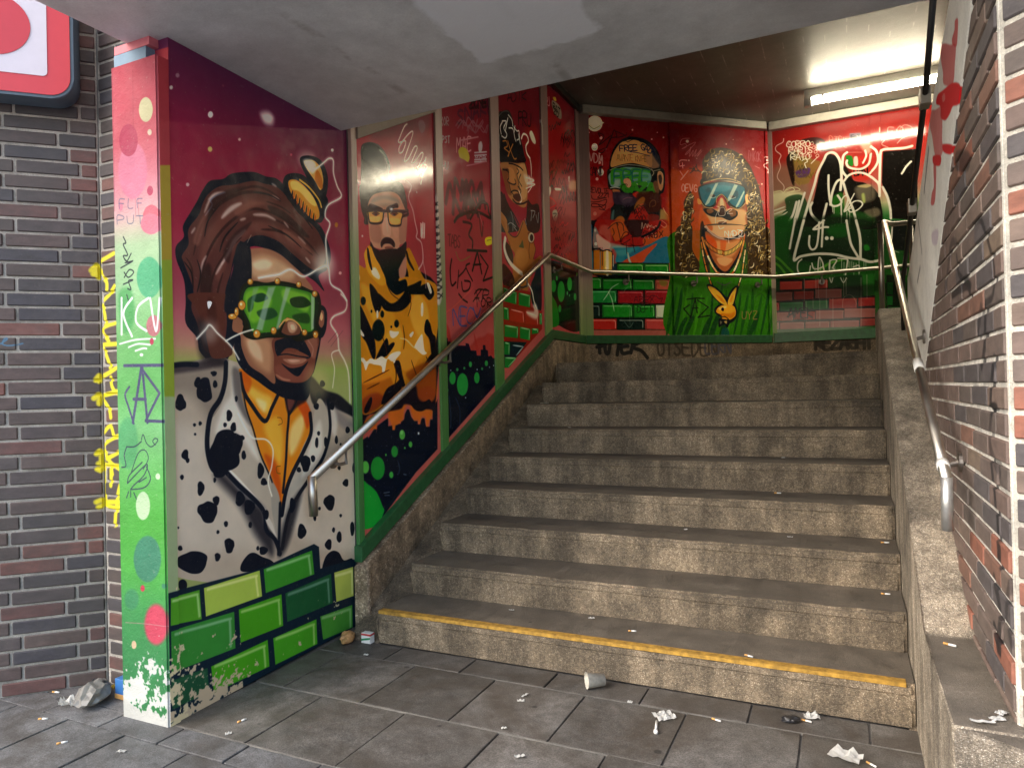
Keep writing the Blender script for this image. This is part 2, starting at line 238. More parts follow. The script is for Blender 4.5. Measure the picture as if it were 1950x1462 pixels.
# Strokes of the wall paintings, one per line: kind|colour|width|softness|opacity|first point and steps along the wall, millimetres
# kinds: f/F rounded or straight-edged field, s/S rounded or straight line, t brush stroke that tapers, g ground colours by height, p flaking
ART = {}  # M's first field paints in the light haze below the soffit's shadow edge
ART['M'] = '''
g|5c2c4c,2720 6e2a4a,2560 8a2644,2350 962844,2150 9c3048,1950 a04a58,1750 b96a70,1600 b98f78,1480 9fae62,1400 a7b070,1300 8a9060,0
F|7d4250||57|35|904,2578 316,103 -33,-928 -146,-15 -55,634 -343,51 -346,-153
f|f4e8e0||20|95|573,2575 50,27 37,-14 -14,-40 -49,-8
f|f0e6e0||3||288,2470 -5,-11 -10,-8 -10,1 -4,8 5,12 10,8 10,-1
f|c8b070||2||280,2320 -4,-9 -9,-6 -8,1 -4,7 4,9 9,6 8,-1
f|d8c8c0||2||83,2507 -3,-7 -6,-5 -5,0 -3,5 3,7 6,5 5,0
f|b09098||3|80|116,2569 -3,-8 -7,-5 -6,0 -3,5 3,8 7,5 6,0
f|d8b8b0||3||445,2415 -2,-6 -6,-4 -6,1 -2,4 3,5 5,4 6,0
f|d8b0b0||2||155,2137 -3,-6 -6,-4 -6,1 -2,4 2,7 6,3 6,0
f|e8e0d8||3||1119,2572 -4,-8 -9,-5 -9,0 -4,5 4,7 9,6 10,0
f|d8a0a0||2||1165,1921 -4,-7 -9,-4 -10,1 -3,6 4,7 9,4 9,-1
f|c06070||2||786,2448 -2,-5 -6,-4 -6,0 -2,4 2,6 6,3 6,0
f|b07030||4||1143,2177 -5,-11 -10,-6 -11,2 -4,9 5,11 11,6 10,-2
f|905060||2|60|354,2620 -2,-5 -4,-3 -5,0 -2,3 2,5 5,3 4,0
f|dcd0c0||32|60|960,2481 -21,-33 -47,-25 -46,-2 -17,21 19,32 46,25 47,3
f|0b1424||||737,2334 117,36 101,-35 105,-42 -50,-124 -76,-11 -154,40 -65,57
f|0b1424||||843,2446 87,40 90,-7 44,-76 -27,-105 -68,2 -86,73
f|d89a3a||||756,2311 69,19 99,-41 57,-63 -1,-49 -60,-13 -98,53 -54,43
f|f2d070||4||770,2310 55,15 92,-33 50,-50 -45,-6 -85,41 -55,0
t|0b1424|10|||785,2273 -13,-60
t|c05a20|7|||797,2269 -11,-53
t|0b1424|10|||811,2261 -13,-60
t|c05a20|8|||823,2257 -11,-53
t|0b1424|10|||837,2249 -13,-61
t|c05a20|8|||849,2244 -11,-53
t|0b1424|10|||863,2237 -13,-62
t|c05a20|8|||876,2232 -12,-53
t|0b1424|10|||890,2224 -14,-61
t|c05a20|8|||903,2219 -12,-53
t|0b1424|10|||917,2211 -14,-62
t|c05a20|8|||930,2207 -12,-54
t|0b1424|10|||944,2198 -13,-62
t|c05a20|8|||958,2194 -13,-55
s|d8b050|11|||839,2338 71,-19 73,-44 21,-34
s|3a2010|6|||857,2347 75,-18 66,-46
f|e0b060||||878,2438 66,29 60,-22 20,-63 -24,-55 -44,37 -58,42
f|f6ecd8||12||868,2444 62,23 36,-18 -24,-50 -44,7
f|c87a28||3||973,2427 37,-29 8,-56 -33,1 -29,31
f|0b1424||||517,2289 82,2 78,8 71,-35 101,-78 130,-38 59,-56 36,-82 -26,-83 -78,-50 43,-72 -89,46 -167,41 -128,51 -98,9 -58,-19 -58,-43 -34,-55 -25,-117 29,-128 -14,-115 -76,-75 -99,52 -18,61 -55,57 2,91 -7,82 -35,77 0,52 39,45 -3,44 44,71 29,45 31,54 41,50 73,28 55,39
f|5b3430||||516,2248 72,6 82,6 64,-27 86,-62 128,-48 58,-57 29,-73 -49,-75 -75,-12 -139,53 -104,44 -123,3 -95,-51 -57,-69 -24,-77 -34,-94 7,-128 -24,-98 -52,-34 -50,14 -36,105 -27,59 11,78 -44,100 -9,29 34,51 1,61 55,73 21,51 31,47 62,48 86,30
f|74463e||17|80|249,1973 84,97 112,84 166,31 127,-23 94,-63 -68,23 -154,19 -144,-41 -113,-90 -86,-113 -62,-88 2,78
f|7a4a42||16|75|285,1797 54,89 56,83 116,90 147,13 158,-32 127,-62 -1,-38 -155,40 -156,34 -122,-6 -93,-68 -67,-85 -44,-87
t|3a1c1c|15|3||168,1849 41,123 83,105 131,88 116,37 97,7
t|3a1c1c|13|3||203,1715 22,112 63,114 98,100 127,78 146,7 118,-29
t|3a1c1c|12|3||241,1673 33,115 76,108 90,82
t|3a1c1c|15|4||558,2035 125,16 132,-29 113,-46
t|3a1c1c|13|4||633,2103 130,-18 124,-50 86,-52
t|3a1c1c|12|3||401,2168 114,54 97,7 88,-22
t|3a1c1c|10|4||598,2174 101,-3 66,-17
t|3a1c1c|9|3||165,1734 -8,67 -27,34
t|3a1c1c|11|4||762,2057 82,-21 55,-46
t|3a1c1c|11|3||301,1632 -8,79 33,92
t|d8c0b4|12|7|85|230,2039 32,63 31,31 53,21
t|d8c0b4|7|7|85|252,2099 31,23 53,28
t|d8c0b4|21|7|85|322,2035 55,53 67,41
t|d8c0b4|17|7|85|317,1834 44,63 34,56 68,63
t|d8c0b4|14|8|85|512,2093 84,15 63,-9
t|d8c0b4|9|8|85|638,2267 32,-5
t|d8c0b4|12|8|85|636,2209 51,-5
t|d8c0b4|13|8|85|816,2050 56,-27
t|d8c0b4|11|9|85|870,1956 35,-22
t|d8c0b4|7|7|85|160,1939 20,27
t|d8c0b4|11|7|85|285,1789 43,62
t|d8c0b4|9|8|85|431,2051 34,15
t|d8c0b4|8|7|85|204,1778 11,48 21,34
t|d8c0b4|8|8|85|717,2103 32,-21
s|8a93a8|6|2|80|235,2029 37,51 -8,18 29,27 53,28
f|2a1416||13|80|204,1778 41,52 19,-44 -13,-129 -50,-5
f|2a1416||7|75|610,2159 102,-3 106,-41 84,-49 -57,-2 -108,43 -103,22
f|2a1416||8|60|272,2104 85,61 112,45 -69,-51 -87,-69 -63,-70
f|2e181a||7|70|329,1892 67,94 103,71 -36,-50 -69,-71 -35,-88
f|8a5a4e||12|80|398,2085 92,63 96,14 -73,-34 -82,-61
f|8a5a4e||9|80|709,2065 107,-15 98,-58 -85,13 -95,20
f|8a5a4e||8|70|169,1911 41,93 41,48 -22,-68 -31,-84
t|1c1016|8|2||120,1818 36,-40 8,-67
t|1c1016|8|2||186,1837 18,-59 -21,-80
t|1c1016|9|2||308,1888 33,71 78,81
t|1c1016|10|3||740,2226 108,-58 85,-58
t|1c1016|8|3||515,2196 97,14 88,-12
t|1c1016|7|2||228,1937 22,75 63,78
t|1c1016|8|3||607,2062 128,-19 108,-44
f|a8765c||4||472,1925 107,27 100,-9 92,-39 95,-51 27,-72 -460,-54 25,87 2,67
f|d8b48e||23|90|482,1876 96,41 113,-8 92,-40 -28,-41 -130,-17 -121,1
f|f0dcba||12|90|506,1871 72,29 49,-10 -26,-30 -73,-15
s|b8a088|4|2|70|497,1997 -30,-56 3,-92 16,-65
s|0b1424|14|4||433,1951 34,-2 113,21 100,-4 132,-47 98,-41
f|5a3028||||140,1688 194,23 -11,-50 8,-96 -53,-19 -60,11 -37,75
f|3a1a18||11|60|241,1684 40,-27 -2,-79 -40,12
f|b9aa98||||20,1383 81,16 94,26 122,19 63,-22 513,-89 132,-88 279,-89 26,-273 -6,-626 -1322,332 43,355 -4,220
f|cfc3b2||55|85|59,1163 168,-56 -3,-109 141,-144 178,-145 45,-138 -230,25 -293,80 -11,266
f|d6cbbb||48|85|777,795 237,121 264,13 -1,-506 -425,110 -133,144
f|8c7f72||38|75|20,1368 117,17 179,27 -2,-88 -46,-173 -115,113 -100,31
f|3a3236||12|85|20,1394 81,14 114,13 102,23 20,-31 -103,-26 -134,-18 -72,-4
f|2a2428||28|85|180,1578 58,-11 38,-100 50,-62 -92,5 -38,30
f|5a342c||||233,1551 86,-26 51,-71 -105,-23 -29,50
s|0b1424|21|4||11,1377 36,17 63,9 66,0
f|1a1c26||8||894,1361 102,-67 125,-31 115,-63 122,-46 -2,-53 -173,60 -160,45 -105,4 -41,76
f|8a8280||22|80|933,1209 106,7 127,-65 83,-55 -85,-15 -80,44 -95,-14
f|dcd4c8||20|90|1023,1187 47,18 30,-80 -19,-78 -46,42
f|d88c2a||||407,1390 84,-32 82,-51 74,-19 64,-36 108,7 68,-86 -2,-75 -74,-97 -86,-127 -35,-85 -27,-49 -30,75 -47,93 -69,110 -56,89 -36,118 -9,83
f|f0c860||19|90|444,1324 104,-43 60,-27 -26,-69 -48,37 -68,52
f|f8e4a0||14|90|512,1256 59,-18 -13,-43 -36,27
f|f0c050||23|85|556,1135 87,30 36,-90 -17,-123 -37,22 -47,91
f|f8e09a||20|85|733,1107 69,60 42,-11 -31,-91 -71,-85 -25,38
f|c85018||11|85|764,1242 69,7 54,-76 -31,-73 -39,76
f|c05018||16|80|552,998 72,-42 35,-109 -9,-87 -52,130
f|c85c18||10|80|412,1382 67,-33 -13,-58 -40,0
s|0b1424|20|3||412,1365 20,-74 44,-59 83,-80 48,59 53,73
s|0b1424|16|3||704,1252 18,-72 -14,-107 -13,-124 -24,-139
f|2a1a20||9|90|700,1324 52,-19 69,18 40,-74 -71,-35 -68,-34 -25,72
f|7a4a44||5|80|717,1252 47,-10 -22,-36 -20,-8
s|0b1424|10|3||864,1333 -73,-83 -42,-53 -25,-26
s|a06a20|5|||643,1165 26,-5 6,-23 -26,-7
s|8a5a18|5|||656,935 -26,-1 3,-27 22,-7
f|bdb1a0||2||337,1413 64,-23 25,-132 58,-153 55,-140 58,-101 45,-155 -16,-120 -57,150 -71,45 -183,173 -91,41 9,155 36,45 43,62
f|e4dccf||4||315,957 52,-22 178,-175 -12,-7 -125,78
f|e6dfd2||18|85|368,1357 30,-98 63,-135 55,-139 -35,20 -77,89 -64,37 -73,-11 44,108 44,48
f|565050||13|70|369,1389 43,-15 14,-116 47,-118 -55,52 -42,83
s|0b1424|25|3||332,1413 -8,-81 -28,-71 -52,-62 -22,-92 3,-78 28,-65 61,-15
s|1c1c24|9|3||418,1374 24,-150 42,-102 44,-122 69,-128 28,-108
f|23222a||30|90|304,942 62,-48 87,-78 80,-63 22,-64 47,-77 -15,-84 -93,105 -109,169 -123,129
s|0b1424|23|3||314,953 74,-70 145,-130 21,-98 54,-53 35,-78
f|cfc6b8||4||550,725 41,-42 29,-75 -30,32 -35,49
f|aaa294||4||597,864 48,-68 3,-106 3,-115 -30,50 -28,118
f|c2b8a8||4||885,1098 64,149 73,-80 -6,-174 -95,-124 -117,-78 -84,-96 -56,-122 -3,115 36,118 84,116 72,85
f|e6dfd2||19|80|899,1078 61,54 10,-135 -77,-88 -86,-45 45,106
s|0b1424|25|3||880,1173 4,-94 -59,-88 -86,-101 -49,-83 -29,-102
s|0b1424|23|4||1024,1235 14,-146 -54,-132 -92,-85 -116,-96 -69,-79 -50,-149
f|1e1e26||23|85|735,756 69,35 -87,-203 -55,-68 -31,7 35,124
s|0b1424|18|5||650,760 -9,-112 -10,-121
f|0b1424||||375,1642 125,37 495,50 -21,-185 -50,-145 -31,-47 -32,-103 -150,3 -102,37 -83,43 -102,58 -42,81
f|9a6a52||||386,1619 44,-13 21,-32 166,-27 29,-65 -15,-88 -2,-70 -79,43 -81,41 -43,73 -9,58 -44,21
f|c99a76||22|90|450,1532 142,0 22,-77 -15,-79 -83,33 -56,65
f|e6c8a4||14|80|461,1516 35,11 46,-41 10,-59 -47,15 -34,33
f|7a4638||||642,1544 302,23 -10,-101 -25,-86 -73,-47 -123,0 -77,26 -7,88
f|a06a58||8|80|864,1548 80,14 -6,-96 -34,-11 -35,46
f|8a5244||13|90|651,1412 230,5 13,-37 -72,-43 -96,3 -77,28
f|0b1424||||635,1517 45,20 80,18 68,-5 42,-39 27,-46 -44,-16 -54,40 -81,5 -66,-38
f|84503f||||658,1456 66,24 47,-5 34,9 77,-25 -57,-11 -95,0
f|b07c66||4||690,1440 66,5 104,2 -33,-22 -78,-7
f|dcb49c||5|80|723,1439 61,3 27,-6 -55,-9
s|0b1424|6|||652,1458 65,8 81,-7 84,-4
f|0b1424||||677,1421 65,-21 82,11 50,25 -37,-43 -42,-33 -54,18
t|c08a70|12|5|80|637,1368 50,-22 53,-6
s|b88a78|8|4|70|878,1539 35,-36 -9,-38
f|8c5a48||||695,1592 34,38 60,-4 27,-35 -8,-23 -48,-13 -66,14
f|c49a7c||7|90|728,1612 41,8 19,-22 -21,-24 -33,2
s|0b1424|7|||681,1573 13,-13 53,-3 61,8 14,17
f|0b1424||||934,1704 61,25 37,-35 -11,-89 -39,-46 -37,32
f|9a6450||||963,1688 39,13 5,-58 -24,-31 -24,27
f|e8c090||5||998,1671 -5,-15 -8,-7 -9,6 -3,14 4,16 9,7 8,-6
f|0b1424||5||422,1949 57,-2 16,-44 -4,-118 -35,-55 -31,-87 -39,-3 -54,-5 8,81 40,103 13,67
f|15180f||||428,1751 75,39 84,3 89,20 133,0 99,-16 59,-7 20,-75 -25,-79 13,-57 -60,-23 -115,-25 -54,15 -53,-3 -101,-6 -96,-14 -63,21 7,51 -26,47
f|0f2a18||||439,1744 64,32 172,24 147,1 115,-15 27,-73 -25,-79 6,-48 -74,-23 -63,5 -46,43 -67,-5 -40,-47 -63,-15 -96,-8 -33,61 -43,62
f|4f8f2c||||456,1742 58,24 161,23 133,1 114,-15 12,-65 -17,-78 -1,-38 -58,-9 -55,29 -54,18 -66,-14 -40,-43 -75,-15 -71,-3 -22,49 -38,63
f|8cc63c||12|80|456,1730 106,29 60,-45 -52,-75 -72,-40 -34,40
f|9ad04a||11|70|700,1776 108,0 84,-14 -17,-77 -97,18 -79,28
f|16402c||3|90|490,1717 71,25 36,-22 -73,-25
f|123018||4|90|752,1737 97,20 56,-31 -72,-26 -69,2
f|16402c||5|80|523,1652 98,27 37,-32 -88,-29
f|123018||6|70|763,1656 112,20 13,-46 -85,-2
f|1a4a2c||5|80|466,1697 35,21 -1,-51 -30,-20
F|b8ccc0||7|65|599,1773 50,10 -53,-106 -40,-108 -41,-2 44,106
F|b8ccc0||7|65|720,1788 34,2 -57,-121 -28,-83 -26,-11 35,101
F|dfe8e0||5|60|907,1773 26,-6 -10,-163 -22,-11
F|98b8a0||7|50|502,1756 36,11 -50,-118 -15,-35
f|7a4c18||||504,1786 -5,-11 -14,-6 -13,2 -5,10 6,12 13,6 13,-3
f|d8a44c||||499,1786 -5,-9 -10,-4 -10,2 -3,8 4,9 10,4 10,-2
f|fbe8b8||2||488,1788 -2,-3 -4,-3 -4,1 -1,4 1,4 4,2 5,-1
f|7a4c18||||683,1813 -6,-13 -15,-6 -14,3 -6,10 7,12 14,7 15,-3
f|d8a44c||||677,1813 -5,-10 -11,-5 -11,2 -4,9 5,9 11,5 11,-2
f|fbe8b8||2||665,1815 -2,-4 -4,-3 -5,1 -1,4 2,4 4,2 5,-1
f|7a4c18||||838,1816 -7,-12 -16,-7 -15,3 -6,11 7,12 15,7 16,-3
f|d8a44c||||831,1816 -5,-9 -12,-6 -12,3 -4,8 5,10 12,5 12,-2
f|fbe8b8||2||819,1819 -2,-5 -5,-2 -5,1 -2,4 2,4 5,2 5,-1
f|7a4c18||||961,1784 -8,-13 -17,-7 -17,3 -6,12 7,13 17,7 17,-3
f|d8a44c||||953,1784 -6,-10 -12,-5 -13,2 -5,9 6,10 13,6 12,-3
f|fbe8b8||2||940,1787 -3,-5 -5,-2 -5,1 -2,4 2,4 6,2 5,-1
f|7a4c18||||539,1553 -6,-11 -13,-6 -14,4 -5,10 6,12 13,5 14,-4
f|d8a44c||||533,1553 -4,-8 -10,-5 -10,3 -4,9 4,8 10,4 10,-2
f|fbe8b8||2||522,1556 -1,-4 -5,-1 -4,1 -1,3 2,4 4,2 4,-1
f|7a4c18||||650,1571 -6,-11 -14,-6 -14,4 -6,11 6,11 15,6 14,-4
f|d8a44c||||644,1572 -5,-9 -10,-4 -11,2 -4,9 5,9 10,4 11,-3
f|fbe8b8||2||633,1575 -2,-4 -5,-2 -4,1 -2,4 2,4 5,2 4,-2
f|7a4c18||||873,1580 -7,-13 -16,-5 -16,3 -6,12 7,12 16,6 16,-4
f|d8a44c||||866,1580 -5,-9 -12,-5 -12,3 -5,9 5,10 12,4 12,-3
f|fbe8b8||2||853,1583 -2,-4 -5,-2 -5,1 -2,4 2,4 6,2 4,-1
f|7a4c18||||960,1580 -8,-13 -17,-6 -16,4 -7,12 8,12 16,6 17,-3
f|d8a44c||||952,1580 -5,-10 -13,-4 -12,3 -5,9 5,10 13,4 12,-3
f|fbe8b8||2||939,1583 -2,-4 -6,-2 -5,1 -2,4 2,4 6,2 5,-1
f|7a4c18||||450,1683 -6,-11 -13,-6 -12,3 -5,10 5,11 13,6 13,-3
f|d8a44c||||444,1683 -4,-8 -10,-5 -9,3 -4,8 4,8 10,5 9,-3
f|fbe8b8||2||434,1686 -2,-4 -4,-2 -4,1 -1,3 2,4 4,2 3,-1
f|7a4c18||||750,1630 -7,-12 -15,-6 -15,3 -5,11 6,12 15,6 15,-3
f|d8a44c||||743,1630 -5,-9 -11,-5 -11,3 -4,9 4,9 12,5 11,-3
f|fbe8b8||2||732,1633 -3,-4 -4,-2 -5,1 -2,4 2,4 5,2 5,-1
f|6a4014||||544,1553 -8,-15 -17,-7 -16,5 -7,14 8,14 17,7 16,-5
f|d89c44||||540,1552 -6,-12 -15,-6 -14,4 -5,12 6,12 14,6 15,-4
f|fff0c0||2||522,1556 -2,-4 -5,-2 -5,1 -2,4 3,5 5,2 4,-2
f|6a4014||||652,1575 -7,-13 -15,-6 -15,4 -6,12 7,13 15,6 15,-4
f|d89c44||||648,1575 -6,-11 -12,-5 -12,3 -5,11 5,11 13,5 12,-4
f|fff0c0||2||632,1579 -2,-4 -5,-1 -4,1 -2,3 2,4 5,2 4,-1
f|6a4014||||872,1581 -7,-12 -15,-5 -15,3 -6,11 7,12 15,5 15,-3
f|d89c44||||868,1581 -6,-10 -12,-5 -12,4 -4,8 5,10 12,5 12,-3
f|fff0c0||2||851,1585 -2,-3 -4,-2 -4,1 -2,3 2,4 4,1 4,-1
f|6a4014||||958,1574 -7,-14 -16,-6 -15,4 -6,13 6,14 16,7 16,-5
f|d89c44||||954,1574 -6,-12 -13,-6 -12,5 -5,11 6,11 12,6 13,-4
f|fff0c0||2||936,1578 -2,-4 -4,-2 -5,2 -1,4 2,4 4,2 4,-2
f|6a4014||||402,1620 -8,-11 -20,-5 -19,2 -7,9 8,11 19,5 19,-2
f|d89c44||||399,1620 -7,-9 -18,-5 -16,2 -7,8 7,8 17,5 17,-2
f|fff0c0||2||379,1623 -3,-3 -6,-2 -5,1 -3,2 3,3 6,2 6,-1
f|6a4014||||455,1675 -7,-17 -17,-8 -17,5 -6,15 7,16 17,9 17,-5
f|d89c44||||452,1674 -7,-14 -14,-8 -14,5 -6,13 7,15 14,7 14,-4
f|fff0c0||2||434,1678 -2,-6 -5,-2 -5,1 -2,5 2,5 5,3 5,-2
f|6a4014||||414,1642 -5,-15 -10,-7 -10,5 -4,14 5,15 10,7 10,-5
f|d89c44||||410,1641 -3,-13 -8,-6 -8,5 -3,12 4,13 8,6 8,-4
f|fff0c0||2||399,1645 -1,-4 -3,-3 -3,2 -1,4 2,5 2,2 3,-1
f|7a4c3c||||688,1582 34,43 67,6 30,-40 -7,-22 -52,-15 -69,12
f|d0a586||6|95|728,1619 45,6 24,-24 -26,-28 -35,4
f|f0d8b8||4|80|748,1609 24,2 8,-22 -26,-2
s|0b1424|6|||679,1573 15,-14 52,-4 63,10 15,19
s|dcb070|9|2||669,1594 40,35 53,6 48,-21 20,-27
f|0a1322||2||248,1297 3,-30 -17,-14 -23,-5 -20,10 -17,12 -3,28 10,21 11,23 21,9 22,-5 8,-26
f|0a1322||2||195,1328 1,-13 -7,-7 -11,-2 -9,4 -8,6 -2,12 5,10 6,10 9,4 10,-2 4,-11
f|0a1322||1||117,1248 -2,-19 -14,-7 -12,-5 -12,4 -11,9 -1,19 5,15 8,16 13,4 10,-6 7,-16
f|0a1322||2||282,1323 -1,-9 -6,-4 -6,-3 -6,2 -5,5 -1,9 2,7 4,7 7,2 5,-2 5,-7
f|0a1322||1||122,1039 0,-12 -5,-7 -10,0 -8,5 -8,6 -2,11 5,9 7,7 7,3 10,-2 5,-10
f|0a1322||1||128,1016 -1,-5 -4,-4 -4,-1 -5,2 -3,5 -2,5 2,5 4,3 4,1 5,-2 4,-4
f|0a1322||1||99,952 -2,-5 -3,-4 -4,-1 -5,2 -3,5 -2,5 2,5 4,3 4,1 5,-2 3,-4
f|0a1322||2||202,893 -6,-13 -7,-9 -8,-5 -10,3 -5,14 1,14 0,16 6,10 10,1 9,-7 8,-10
f|0a1322||2||280,830 -3,-8 -6,-9 -9,0 -7,4 -6,10 -5,9 2,11 9,3 8,2 9,-3 8,-7
f|0a1322||2||267,785 -9,-18 -16,-20 -26,0 -22,11 -15,24 -16,21 5,23 27,6 23,5 24,-9 23,-16
f|0a1322||2||325,723 -2,-5 -4,-5 -6,0 -5,2 -4,7 -2,6 1,6 5,3 6,1 6,-3 4,-4
f|0a1322||2||277,698 -1,-3 -4,-2 -4,-1 -4,2 -3,3 0,5 1,3 3,3 4,0 4,-2 3,-4
f|0a1322||2||359,624 -7,-12 -8,-13 -15,-2 -15,7 -5,17 -4,15 -1,19 11,6 16,0 13,-8 12,-10
f|0a1322||2||280,592 -4,-6 -5,-6 -8,-2 -9,4 -3,9 -1,8 -1,10 6,4 9,0 8,-5 7,-6
f|0a1322||1||205,588 -10,-21 -24,-15 -40,7 -34,18 -32,24 -19,24 21,17 35,5 31,2 44,-13 31,-23
f|0a1322||1||85,672 0,-6 -5,-2 -6,0 -6,3 -4,4 -1,5 2,5 3,3 6,0 6,-2 3,-5
f|0a1322||2||393,1030 5,-53 -34,-22 -50,-3 -39,20 -35,24 -7,48 20,34 24,38 42,12 47,-11 16,-46
f|0a1322||2||420,1060 -9,-20 -15,-24 -27,-3 -22,9 -11,25 -15,21 1,27 25,10 25,5 23,-8 22,-13
f|0a1322||2||333,963 -11,-16 -14,-17 -25,-3 -26,7 -9,21 -7,18 -4,23 20,9 28,1 23,-9 21,-12
f|0a1322||2||550,926 -7,-16 -9,-11 -9,-6 -13,3 -6,16 1,19 2,18 7,14 11,1 10,-9 9,-12
f|0a1322||2||567,872 0,-10 -11,-2 -11,-1 -9,3 -9,5 -1,10 3,7 6,8 11,1 10,-4 5,-9
f|0a1322||2||438,1007 -1,-10 -6,-6 -7,-2 -7,4 -5,6 -1,11 2,9 5,8 7,2 6,-3 4,-9
f|0a1322||2||396,1259 -2,-6 -3,-6 -4,-2 -5,2 -2,6 -1,6 0,7 4,4 4,2 4,-2 4,-4
f|0a1322||2||362,1186 -5,-10 -6,-9 -8,-4 -10,2 -4,11 1,12 0,13 5,9 10,1 8,-5 7,-8
f|0a1322||2||330,1148 -2,-5 -4,-3 -5,-2 -5,2 -3,4 -1,5 1,5 3,3 6,1 5,-2 4,-3
f|0a1322||2||382,1135 0,-11 -6,-6 -9,-1 -8,4 -8,6 -1,10 4,8 6,8 8,3 10,-2 3,-10
f|0a1322||2||280,1368 -3,-5 -5,-5 -9,-2 -7,1 -4,6 -5,4 0,7 8,2 9,2 7,-1 8,-3
f|0a1322||2||165,1157 -2,-3 -2,-3 -4,-1 -4,1 -2,3 -2,4 1,3 3,2 4,1 4,-1 3,-3
f|0a1322||2||195,1161 -2,-4 -3,-2 -4,-2 -5,1 -3,4 0,4 1,4 3,4 4,0 4,-1 4,-4
f|0a1322||2||165,1119 -1,-3 -2,-2 -3,0 -3,1 -2,1 -1,3 1,3 2,2 3,0 3,0 2,-3
f|0a1322||2||265,919 -2,-5 -3,-3 -3,-2 -5,2 -2,5 0,5 0,6 3,3 4,1 4,-2 3,-4
f|0a1322||2||432,1084 -3,-6 -7,-3 -7,-1 -8,2 -6,4 -1,6 2,6 6,4 8,1 7,-2 6,-5
f|0a1322||2||875,925 -8,-16 -11,-19 -21,-3 -17,7 -8,21 -10,18 -1,24 18,8 21,3 18,-7 16,-12
f|0a1322||2||803,901 -1,-7 -7,-3 -8,-1 -8,3 -7,5 -1,7 3,5 5,5 9,1 8,-3 4,-6
f|0a1322||2||1061,700 -7,-19 -14,-17 -23,1 -18,11 -17,19 -13,19 10,20 22,7 19,5 23,-7 19,-16
f|0a1322||2||834,592 -9,-17 -15,-7 -13,-4 -17,6 -12,15 2,20 4,17 10,15 15,-1 14,-9 12,-17
f|0a1322||2||1115,508 -1,-16 -9,-8 -12,-1 -10,7 -9,11 -2,16 5,12 8,10 11,3 11,-6 7,-13
f|0a1322||2||1028,487 -2,-15 -8,-9 -15,2 -13,8 -12,11 -5,14 9,11 11,6 12,4 16,-5 8,-13
f|0a1322||2||1060,556 -2,-6 -4,-5 -6,0 -6,3 -5,6 -2,7 3,6 5,4 6,1 6,-3 5,-6
f|0a1322||2||910,648 -1,-10 -4,-5 -6,-1 -6,4 -4,6 -1,10 2,8 4,7 6,2 6,-3 3,-9
f|0a1322||2||948,687 -2,-4 -3,-3 -6,0 -5,3 -4,3 -1,5 2,4 4,2 5,0 6,-1 3,-4
f|0a1322||2||939,1023 -2,-13 -4,-10 -7,-2 -7,5 -5,9 -1,13 3,13 5,9 6,4 8,-3 4,-11
f|0a1322||2||1014,1022 -3,-11 -6,-9 -7,-4 -8,3 -4,11 -1,13 1,13 5,8 9,2 7,-5 6,-8
f|0a1322||2||1102,1025 -1,-11 -6,-7 -8,-2 -6,4 -6,7 -1,11 3,10 5,9 7,3 7,-4 4,-9
f|0a1322||2||1134,998 -1,-4 -4,-3 -5,0 -4,2 -4,2 -1,5 2,3 3,3 5,1 5,-1 2,-4
f|0a1322||2||1210,1071 -4,-9 -9,-5 -9,-2 -11,2 -7,7 -1,10 3,8 7,8 10,1 10,-4 7,-7
f|0a1322||2||1078,1205 -3,-10 -8,-9 -13,0 -12,4 -10,7 -6,9 8,9 11,6 10,4 15,-2 9,-8
f|0a1322||2||950,1209 -3,-9 -7,-7 -11,-1 -10,3 -8,7 -4,8 5,8 9,6 9,2 11,-2 8,-6
f|0a1322||2||1232,530 -4,-17 -7,-15 -11,-3 -10,6 -5,18 -3,19 2,20 8,11 11,2 10,-7 7,-13
f|0a1322||2||1268,551 -3,-7 -6,-6 -9,0 -9,3 -5,8 -3,8 1,9 8,4 9,0 8,-4 7,-6
f|0a1322||2||1123,621 -2,-4 -4,-3 -6,-1 -6,3 -3,4 -2,4 1,5 5,2 6,0 5,-2 5,-3
f|0a1322||2||1257,859 -2,-16 -6,-10 -10,-2 -8,6 -6,10 -2,16 4,14 6,11 9,4 9,-4 4,-14
f|0a1322||2||1291,939 -3,-8 -4,-7 -6,-1 -6,2 -4,8 -2,8 1,9 5,4 7,2 6,-3 5,-5
f|0a1322||2||1184,787 -1,-11 -8,-7 -14,1 -13,6 -11,7 -4,10 8,8 10,6 11,3 16,-3 7,-10
f|0a1322||2||563,558 -8,-7 -9,-5 -13,-1 -17,5 -6,10 0,9 -1,11 9,4 16,-2 13,-6 13,-8
f|0a1322||2||507,580 -1,-5 -3,-3 -5,0 -5,3 -3,4 -1,5 2,4 3,3 5,1 5,-2 2,-5
f|0a1322||2||466,693 -1,-7 -4,-4 -6,0 -6,3 -4,5 -1,7 2,6 4,5 6,1 6,-3 3,-6
f|0a1322||2||912,945 -3,-7 -6,-7 -9,-1 -9,3 -4,7 -3,9 1,9 7,4 9,1 9,-3 6,-6
f|0a1322||2||955,1070 -2,-5 -4,-5 -7,-1 -5,2 -4,5 -2,5 1,6 5,3 6,2 6,-2 5,-4
f|0a1322||2||1273,357 -1,-9 -6,-5 -10,0 -8,5 -7,7 -1,10 3,8 6,6 9,1 9,-4 5,-9
f|0a1322||2||1120,875 -2,-6 -5,-4 -6,-1 -6,3 -5,5 -3,6 3,5 6,4 6,1 6,-2 5,-5
f|0a1322||1||72,756 -1,-3 -2,-1 -2,-1 -2,1 -1,3 -1,2 0,3 2,1 2,0 2,-1 2,-2
f|0a1322||2||427,816 -8,-15 -12,-8 -11,-5 -15,5 -10,14 2,17 3,16 8,13 14,1 12,-9 11,-13
f|0a1322||2||488,769 -10,-13 -12,-11 -15,-4 -20,6 -8,16 0,16 1,19 10,10 19,-1 16,-9 15,-12
